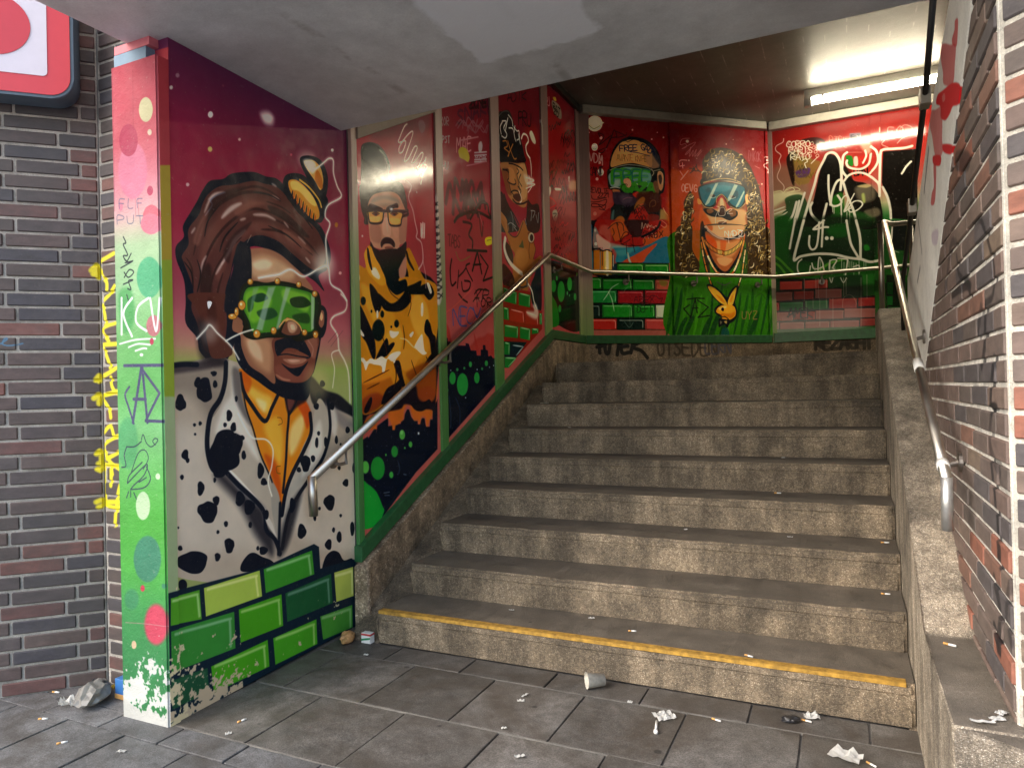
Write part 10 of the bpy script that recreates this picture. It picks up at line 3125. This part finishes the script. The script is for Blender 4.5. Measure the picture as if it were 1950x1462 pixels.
# ------------------------------------------------------------------ brick walls
CO, BH, BL = .0647, .053, .238
def clip_poly(poly, a, b, c):                              # keep a*u+b*z<=c
    out = []
    for p, q in zip(poly, poly[1:] + poly[:1]):
        sp, sq = a * p[0] + b * p[1] - c, a * q[0] + b * q[1] - c
        if sp <= 0: out.append(p)
        if sp * sq < 0: k = sp / (sp - sq); out.append((p[0] + (q[0] - p[0]) * k, p[1] + (q[1] - p[1]) * k))
    return out
mesh_cache = {}
def brick_row(parent, O, e, n, u_lo, u_hi, z_lo, z_hi, start, near, mat, clip=None, joint=.012, proud=.0, lens=None):
    """lays bricks on the wall through O along e with outward normal n; bricks past `near` go into one joined part"""
    O, e, n = Vector(O), Vector(e), Vector(n); far = BM(); k = 0; z = z_lo; rb = random.Random(int(abs(O.x * 1000) + 3)); cnt = 0
    while z + BH < z_hi + .03:
        u = u_lo + start[k % len(start)] - (BL + joint)
        while u < u_hi:
            a, b = max(u, u_lo), min(u + (lens or BL), u_hi)
            u += (lens or BL) + joint
            if b - a < .015: continue
            poly = [(a, z), (b, z), (b, min(z + BH, z_hi)), (a, min(z + BH, z_hi))]
            if clip: poly = clip_poly(poly, *clip)
            if len(poly) < 3: continue
            cu, cz = (a + b) / 2, z; dp = rb.uniform(-.0018, .0018) + proud
            if (a < near):
                key = tuple((round(p[0] - cu, 3), round(p[1] - cz, 3)) for p in poly) + (mat.name, e.x, n.x)
                if key not in mesh_cache:
                    bb = BM(); prism(bb, [e * (p[0] - cu) + Vector((0, 0, p[1] - cz)) for p in poly], -n * .05)
                    bevel_all(bb, .0035, 1)
                    bmesh.ops.recalc_face_normals(bb, faces=bb.faces[:]); me = bpy.data.meshes.new('brick'); bb.to_mesh(me); bb.free(); me.materials.append(mat); mesh_cache[key] = me
                o = bpy.data.objects.new('brick', mesh_cache[key]); o.location = O + e * cu + Vector((0, 0, cz + rb.uniform(-.001, .001))) + n * dp - parent.location; o.rotation_euler = (0, 0, rb.uniform(-.006, .006)); link(o, parent); cnt += 1
            else: prism(far, [O + e * p[0] + Vector((0, 0, p[1])) + n * dp for p in poly], -n * .05)
        z += CO; k += 1
    if len(far.verts): f_ = obj('far_bricks', far, mat, parent); f_['kind'] = 'stuff'
    else: far.free()
    return cnt
s2 = 2 ** -.5
bw = empty('brick_wall', 'dark brown and blue brick wall left of the green pillar', 'brick wall', (-3.018, 2.068, 0))
def core(parent, pts, z1, mat, z0=-.02): b_ = BM(); prism(b_, [(p[0], p[1], z0) for p in pts], (0, 0, z1 - z0)); obj('mortar_bed', b_, mat, parent)
O1 = Vector((-3.018, 2.068, 0)); eL = Vector((-s2, -s2, 0)); nL = Vector((s2, -s2, 0))
def PL(u, off): return O1 + eL * u + nL * off
core(bw, [PL(-.0, -.007), PL(1.6, -.007), PL(1.6, -.2), PL(-.05, -.2)], 4.3, M_morL)
brick_row(bw, O1, eL, nL, .006, 1.6, .004, 4.25, (.155, .070, .113, .07, .113, .155, .113, .07), .5, M_brickL)
core(bw, [(-3.018, 2.075), (-2.60, 2.075), (-2.60, 2.30), (-3.018, 2.30)], 4.3, M_morR)
brick_row(bw, O1, (1, 0, 0), (0, -1, 0), .010, .418, .004, 4.25, (.26, .12), .6, M_brickR)
bw2 = empty('brick_wall', 'brick wall above the right handrail with black tags and a splayed corner', 'brick wall', (.34, 1.985, .4))
O2 = Vector((.34, 1.985, 0))
BCL = (.6525, 1.0, 2.5 - .0)                               # bricks stay below the raking edge of the concrete
prism(b_ := BM(), [(.347, 1.985, .40), (.347, 4.12, 1.1), (.347, 4.12, 1.108), (.347, 1.985, 2.5)], (.14, 0, 0)); obj('mortar_bed', b_, M_morW, bw2)
brick_row(bw2, O2, (0, 1, 0), (-1, 0, 0), .014, 2.14, .42, 2.6, (.24, .115), .72, M_brickW, BCL, .011)
eS = Vector((s2, -s2, 0)); nS = Vector((-s2, -s2, 0))
core(bw2, [O2 + nS * -.006 + eS * .0, O2 + eS * .62 + nS * -.006, O2 + eS * .62 + nS * -.2, O2 + nS * -.12 + eS * .1], 2.72, M_mor, .40)
brick_row(bw2, O2, eS, nS, .016, .62, .42, 2.72, (.20, .09), .45, M_brick, None, .011)
prism(b_ := BM(), [(.339, 1.99, 2.503), (.339, 4.13, 1.106), (.339, 4.75, 1.45), (.339, 4.62, 1.86), (.339, 4.02, 2.06), (.339, 3.25, 2.36), (.339, 2.68, 2.51), (.339, 2.25, 2.72), (.339, 1.99, 2.72)], (.16, 0, 0)); bevel_all(b_, .006, 1); obj('concrete_band', b_, M_band, bw2)

# ------------------------------------------------------------------ handrails
def sph(bm, c, r, seg=12):
    bmesh.ops.create_uvsphere(bm, u_segments=seg, v_segments=8, radius=r, matrix=Matrix.Translation(c))
hl = empty('handrail', 'long steel handrail climbing the left wall and turning level round the landing', 'handrail', (-2.35, 2.65, .85))
c1 = along(.295, .09, 2.475); c2 = along(2.265, .09, 2.44)
rl = [Vector((-2.35, 2.66, .858)), Vector((-2.35, 5.80, 2.462)), Vector((-2.35, 6.89, 2.468)), Vector((c2.x, 8.29, 2.45)), Vector((1.6, 8.29, 2.45))]
obj('rail', tube(BM(), rl, .0215), M_steel, hl, True)
obj('rail_end', tube(BM(), [(-2.35, 2.668, .875), (-2.35, 2.676, .68)], .0225), M_steel, hl, True)
def bracket(par, p, wx, low=.085):
    b_ = BM(); p = Vector(p); w = Vector(wx); tube(b_, [p + Vector((0, 0, -.015)), p + Vector((0, 0, -low)), p + (w - p) * .5 + Vector((0, 0, -low - .01)), w + Vector((0, 0, -low))], .009, 8)
    d = (w - p).normalized(); bmesh.ops.create_cone(b_, cap_ends=True, segments=16, radius1=.032, radius2=.032, depth=.012, matrix=Matrix.Translation(w + Vector((0, 0, -low))) @ d.to_track_quat('Z', 'Y').to_matrix().to_4x4()); obj('bracket', b_, M_dsteel, par)
for y in (2.93, 4.02, 5.3): z = .858 + (y - 2.66) * .5108; bracket(hl, (-2.35, y, z), (-2.428 if y > 3.1 else -2.436, y, z))
bracket(hl, (-2.35, 6.1, 2.462), (-2.428, 6.1, 2.462))
for x in (-.2, .36): bracket(hl, (x, 8.29, 2.45), (x, 8.37, 2.45))
for u in (.5, 1.3, 2.1): q = along(u, .088, 2.455); w = along(u, .012, 2.455); bracket(hl, q, w)
hr = empty('handrail', 'steel handrail on the right wall with white tape and a square top post', 'handrail', (.27, 2.5, .95))
top = Vector((.272, 5.50, 2.37))
obj('rail', tube(BM(), [(.272, 2.495, .965), (.272, 3.28, 1.325), top, (.33, 5.62, 2.37), (.60, 5.62, 2.37)], .0165), M_steel, hr, True)
obj('rail_end', tube(BM(), [(.272, 2.497, .975), (.272, 2.505, .812)], .0168), flatmat('bright_steel', (.62, .62, .60), .38, .8, .3), hr, True)
obj('post', tube(BM(), [(.25, 5.55, 2.37), (.25, 5.60, 1.74)], .018), M_steel, hr, True)
obj('post', tube(BM(), [(.44, 5.62, 2.37), (.44, 5.62, 1.49)], .014), M_steel, hr, True)
b_ = BM(); tube(b_, [(.272, 3.25, 1.311), (.272, 3.33, 1.347)], .0195, 12); obj('tape', b_, M_white, hr, True)
b_ = BM(); tube(b_, [(.272, 2.56, .995), (.272, 2.59, 1.009)], .019, 12); obj('tape', b_, M_white, hr, True)
for y, z in ((2.72, 1.068), (3.75, 1.541), (4.7, 1.985)): bracket(hr, (.272, y, z), (.336, y, z), .07)
# black pipe pair that runs down the edge of the concrete
pp = empty('pipe', 'thin black pipe beside the raking edge of the white concrete', 'pipe', (.33, 3.4, 2.4))
for off, r0 in ((0, .012), (.05, .009)):
    obj('pipe_length', tube(BM(), [(.322, 2.93 + off, 2.66), (.322, 3.25 + off, 2.45), (.322, 4.05 + off * 1.6, 2.12), (.322, 4.72 + off * 1.5, 1.86), (.322, 4.80 + off, 1.50)], r0, 10), M_black, pp, True)
for y, z in ((3.30, 2.43), (4.0, 2.14)): b_ = BM(); box(b_, (.305, y - .01, z - .04), (.342, y + .075, z + .03), .003); obj('clip', b_, M_dsteel, pp)

# ------------------------------------------------------------------ lamps
def lamp(name_label, x0, x1, y, grp='tube lamps on the stairwell ceiling'):
    L_ = empty('tube_lamp', name_label, 'ceiling lamp', (x0, y, 4.18), grp)
    b_ = BM(); box(b_, (x0, y - .03, 4.098), (x1, y + .03, 4.183), .004); obj('housing', b_, M_white, L_)
    for xa in (x0 - .002, x1 - .068): b_ = BM(); box(b_, (xa, y - .036, 4.022), (xa + .07, y + .036, 4.10), .008); obj('end_cap', b_, M_white, L_)
    for xa in (x0 + .16, x1 - .2): b_ = BM(); box(b_, (xa, y - .038, 4.05), (xa + .02, y - .031, 4.11), .001); obj('clip', b_, M_dsteel, L_)
    b_ = BM(); prism(b_, [(x0 + .070, y + .034 * math.cos(a), 4.096 + .062 * math.sin(a)) for a in [math.pi + i * math.pi / 8 for i in range(9)]], (x1 - x0 - .140, 0, 0)); obj('diffuser', b_, M_tube, L_, False)
lamp('lit white tube lamp on the stairwell ceiling at upper right', -.30, .94, 7.62)
lamp('tube lamp over the landing, hidden from here behind the brick corner', 1.3, 2.58, 7.62)

# ------------------------------------------------------------------ sign
sg = empty('lightbox_sign', 'red and white lightbox sign with big red disc on the left brick wall', 'sign', PL(.30, 0) + Vector((0, 0, 2.9)))
nq = nL; SC = PL(.335, .13) + Vector((0, 0, 2.832))
def rr(w, h, r, k=7): return [(sx * (w - r) + r * math.cos(a), sz * (h - r) + r * math.sin(a)) for sx, sz, a0 in ((1, 1, 0), (-1, 1, 90), (-1, -1, 180), (1, -1, 270)) for a in [R_(a0 + 90 * i / k) for i in range(k + 1)]]
def sp(pts, off): return [SC - eL * x + Vector((0, 0, z)) + nq * off for x, z in pts]
prism(b_ := BM(), sp(rr(.275, .275, .085), 0), -nq * .115); bevel_all(b_, .004, 1); obj('box', b_, flatmat('sign_case', (.08, .12, .16), .45), sg)
prism(b_ := BM(), sp(rr(.262, .262, .078), .004), -nq * .003); fc = obj('face', b_, flatmat('sign_red', (.60, .04, .055), .35, 0, .05), sg)
def sub(bm_, nm, mt): return obj(nm, bm_, mt, fc)
prism(b_ := BM(), sp(rr(.178, .185, .018), .0065), -nq * .002); sub(b_, 'white_square', flatmat('sign_white', (.66, .62, .70), .35, 0, .05))
prism(b_ := BM(), sp([(-.015 + .135 * math.cos(i * math.pi / 24), .012 + .128 * math.sin(i * math.pi / 24)) for i in range(48)], .009), -nq * .002); sub(b_, 'red_disc', flatmat('disc_red', (.55, .035, .05), .35, 0, .05))

# ------------------------------------------------------------------ litter
def crumple(name, label, cat, c, size, mat, seed, flat=.5, group=None, sub_=3):
    r = random.Random(seed); b_ = BM(); bmesh.ops.create_icosphere(b_, subdivisions=sub_, radius=1)
    ph = [(Vector((r.gauss(0, 1), r.gauss(0, 1), r.gauss(0, 1))).normalized(), r.uniform(2.5, 7), r.uniform(0, 6)) for _ in range(7)]
    for v in b_.verts:
        d = v.co.normalized(); k = 1 + sum(.13 * abs(math.sin(d.dot(a) * w + p)) for a, w, p in ph) - .4
        v.co = Vector((d.x * size[0], d.y * size[1], d.z * size[2] * (1 if d.z > 0 else flat))) * k
    mz = min(v.co.z for v in b_.verts); rot = Matrix.Rotation(r.uniform(0, 6), 3, 'Z')
    for v in b_.verts: v.co = rot @ v.co; v.co.z -= mz; v.co += Vector(c)
    return tag(obj(name, b_, mat), label, cat, group)
def sheet(name, label, cat, c, w, h, mat, seed, rot=0, lift=.02, group=None, parent=None):
    r = random.Random(seed); b_ = BM(); n = 6; g = {}
    for i in range(n + 1):
        for j in range(n + 1):
            x = (i / n - .5) * w; y = (j / n - .5) * h; z = .002 + lift * abs(math.sin(i * 1.1 + seed) * math.cos(j * .9 + seed * 2)) + r.uniform(0, lift * .3)
            p = Matrix.Rotation(rot, 3, 'Z') @ Vector((x, y, z)); g[i, j] = b_.verts.new(p + Vector(c))
    for i in range(n):
        for j in range(n): b_.faces.new((g[i, j], g[i + 1, j], g[i + 1, j + 1], g[i, j + 1]))
    bmesh.ops.solidify(b_, geom=b_.faces[:], thickness=.0008)
    o = obj(name, b_, mat, parent); return tag(o, label, cat, group) if parent is None else o
P_white = flatmat('paper_white', (.78, .77, .73), .8, 0, .2, 60, .2); P_grey = flatmat('bag_grey', (.22, .21, .19), .5, 0, .6, 30, .2); P_black = flatmat('bag_black', (.02, .02, .022), .35, 0, .2); P_tan = flatmat('wrapper_tan', (.55, .30, .12), .6, 0, .6, 60, .3)
P_leaf = flatmat('leaf_yellow', (.45, .32, .03), .6, 0, .5, 60); P_filter = flatmat('filter_orange', (.62, .33, .10), .8, 0, .3, 200); P_blue = flatmat('packet_blue', (.04, .16, .42), .4, 0, .1); P_red = flatmat('print_red', (.5, .05, .05), .5, 0, .1); P_grn = flatmat('print_green', (.03, .25, .1), .5, 0, .1)
bag = crumple('crumpled_bag', 'crumpled dark grey bag lying by the corner of the left brick wall', 'bag', (-2.885, 1.915, 0), (.085, .05, .045), P_grey, 3)
b_ = BM(); bmesh.ops.create_icosphere(b_, subdivisions=2, radius=1)
for v in b_.verts: v.co = Vector((v.co.x * .045, v.co.y * .02, v.co.z * .018)) * (1 + .25 * math.sin(9 * v.co.x + 5 * v.co.z)) + Vector((-2.90, 1.955, .062))
obj('black_lining', b_, P_black, bag)
sheet('white_flap', None, None, (-2.945, 1.855, .002), .075, .05, P_white, 5, .6, .03, None, bag)
pk = empty('cigarette_packet', 'blue packet lying on the paving behind the green pillar', 'packet', (-2.80, 1.99, 0))
box(b_ := BM(), (-2.835, 1.975, .002), (-2.77, 2.035, .085), .003); obj('box', b_, P_blue, pk); box(b_ := BM(), (-2.836, 1.974, .002), (-2.769, 2.036, .022)); obj('orange_band', b_, P_filter, pk)
sheet('leaf', 'yellow leaf in the brick corner beside the crumpled bag', 'leaf', (-3.00, 2.02, .002), .05, .04, P_leaf, 2, .4, .018, 'yellow leaves at the brick corner')
sheet('leaf', 'smaller yellow leaf between the bag and the green pillar', 'leaf', (-2.93, 2.035, .002), .05, .025, P_leaf, 7, 1.2, .015, 'yellow leaves at the brick corner')
crumple('wrapper', 'crumpled orange brown food wrapper by the foot of the stair wall', 'wrapper', (-2.345, 2.905, 0), (.06, .03, .026), P_tan, 9, .5)
ct = empty('carton', 'small white carton with green and red print against the bottom step', 'carton', (-2.23, 2.92, 0))
box(b_ := BM(), (-2.258, 2.905, .001), (-2.202, 2.94, .052), .002); o = obj('box', b_, P_white, ct)
box(b_ := BM(), (-2.2585, 2.9043, .040), (-2.2015, 2.9407, .050)); obj('red_print', b_, P_red, ct); prism(b_ := BM(), [(-2.2575, 2.9035, .012), (-2.2025, 2.9035, .024), (-2.2025, 2.9035, .034), (-2.2575, 2.9035, .022)], (0, .001, 0)); obj('green_print', b_, P_grn, ct)
# paper cup on its side
cp = empty('paper_cup', 'dirty white paper cup lying on its side at the bottom step', 'cup', (-.985, 2.83, 0))
b_ = BM(); M_ = Matrix.Translation((-.985, 2.845, .032)) @ Matrix.Rotation(2.2, 4, 'Z') @ Matrix.Rotation(R_(93), 4, 'X')
prof_ = [(0, .036), (.024, .036), (.032, -.040), (.0345, -.042), (.031, -.040), (.023, .033), (0, .033)]; rings = []
for r0, z0 in prof_:
    rings.append([b_.verts.new(M_ @ Vector((max(r0, .0004) * math.cos(a) * (1 + .06 * math.sin(2 * a)), max(r0, .0004) * math.sin(a), z0))) for a in [i * math.pi / 12 for i in range(24)]])
for a, b in zip(rings, rings[1:]):
    for j in range(24): b_.faces.new((a[j], a[(j + 1) % 24], b[(j + 1) % 24], b[j]))
obj('cup_wall', b_, flatmat('cup_paper', (.5, .47, .4), .7, 0, .5, 40), cp, True)
b_ = BM(); bmesh.ops.create_cone(b_, cap_ends=True, segments=20, radius1=.0225, radius2=.0225, depth=.002, matrix=M_ @ Matrix.Translation((0, 0, .02))); obj('coffee_dregs', b_, flatmat('coffee', (.06, .03, .015), .3, 0, .1), cp)
sheet('napkin', 'square white napkin on the paving in front of the steps', 'napkin', (-.66, 2.685, .001), .075, .06, P_white, 4, .75, .014)
b_ = BM(); tube(b_, [(-.675, 2.635, .006), (-.66, 2.56, .006)], .0045, 8); tube(b_, [(-.66, 2.56, .007), (-.656, 2.545, .007)], .008, 8); tag(obj('paper_stick', b_, P_white, None, True), 'short white paper stick beside the square napkin', 'litter')
crumple('tissue', 'small black crumpled scrap beside a white tissue at the bottom step', 'scrap', (-.215, 2.835, 0), (.030, .017, .012), P_black, 14)
sheet('tissue', 'small white tissue next to a black scrap at the bottom step', 'tissue', (-.145, 2.885, .001), .055, .03, P_white, 15, .4, .022)
sheet('tissue', 'largest white torn tissue at the lower right of the paving', 'tissue', (-.03, 2.615, .001), .10, .055, P_white, 16, -.35, .030)
GB = 'cigarette ends on the paving and steps'
butt_me = []
def butt(c, rot, label, white=.022, filt=.014, r=.0037, tilt=0):
    b_ = BM(); tube(b_, [(0, 0, 0), (white, 0, 0)], r * .93, 8); ob = obj('cigarette_end', b_, P_white, None, True); ob.location = (c[0], c[1], c[2] + r); ob.rotation_euler = (0, tilt, rot); tag(ob, label, 'cigarette end', GB)
    b_ = BM(); tube(b_, [(-filt, 0, 0), (.0003, 0, 0)], r, 8); f_ = obj('filter', b_, P_filter, None, True); f_.parent = ob
for a in [((-2.654, 1.634, .001), .9, 'orange cigarette end on the outer slabs left of the pillar'), ((-2.162, 2.024, .001), 1.3, 'orange cigarette end on the first inner slab beside the mural'),
          ((-2.924, 1.728, .001), .5, 'cigarette end below the crumpled bag'), ((-3.135, 1.909, .001), .2, 'cigarette end at the foot of the left brick wall'),
          ((.045, 2.612, .001), -.7, 'yellow cigarette end under the largest torn tissue'), ((-.165, 2.855, .001), -.2, 'cigarette end between the black scrap and the white tissue'),
          ((-.475, 2.735, .001), -.3, 'cigarette end on the joint line right of the napkin'), ((-.384, 2.99, .166), -.4, 'cigarette end lying on the yellow strip of the bottom step'),
          ((-.90, 3.10, .166), .25, 'cigarette end mid way along the bottom tread'), ((.150, 3.80, .496), .1, 'cigarette end on the third tread against the right stringer'),
          ((.135, 3.50, .331), .05, 'cigarette end on the second tread against the right stringer'), ((-.356, 4.15, .661), 0, 'cigarette end on the fourth tread'), ((.265, 2.50, .463), -.5, 'cigarette end on the flat ledge under the right handrail')]:
    butt(*a)
GP = 'torn paper scraps strewn about'
for i, (c, w, h, rt, lb) in enumerate([((-2.385, 1.681, 0), .03, .02, .3, 'small white scrap on the outer slabs near the frame bottom'), ((-2.128, 1.93, 0), .022, .014, .9, 'small white scrap on the joint in front of the mural'),
    ((-1.225, 2.60, 0), .03, .014, .4, 'wrinkled clear scrap on the paving, centre left'), ((-1.23, 2.655, 0), .04, .012, 1.3, 'longer clear scrap just above the wrinkled one'), ((-.813, 2.758, 0), .02, .014, .1, 'tiny white scrap on the joint between cup and napkin'),
    ((-1.047, 2.204, 0), .035, .016, .7, 'pale scrap low at the centre of the paving'), ((-1.186, 2.366, 0), .022, .014, .5, 'tiny scrap on the middle joint line'), ((-2.128, 2.772, 0), .024, .014, .2, 'brownish scrap near the food wrapper'),
    ((-1.533, 3.17, .166), .026, .010, .1, 'white scrap on the left of the bottom tread'), ((-1.123, 3.20, .166), .030, .012, .3, 'white scrap against the second riser'), ((-2.08, 4.96, 1.156), .065, .03, .1, 'white paper scrap far left on the seventh tread'),
    ((-.268, 3.78, .496), .026, .012, 0, 'white scrap on the third tread'), ((-.79, 3.80, .496), .02, .01, .4, 'tiny scrap at the middle of the third tread'), ((-.34, 4.44, .826), .02, .01, .2, 'tiny scrap on the fifth tread'),
    ((.272, 1.96, .463), .05, .016, .2, 'first white scrap on the front edge of the ledge'), ((.305, 1.99, .463), .035, .016, .5, 'middle white scrap on the front edge of the ledge'), ((.322, 2.03, .463), .028, .02, .9, 'white scrap on the ledge nearest the brick corner'), ((-1.75, 4.62, .991), .02, .01, 0, 'tiny scrap at the left of the sixth tread')]):
    sheet('paper_scrap', lb, 'paper scrap', (c[0], c[1], c[2] + .001), w, h, P_white, i + 3, rt, .006, GP)
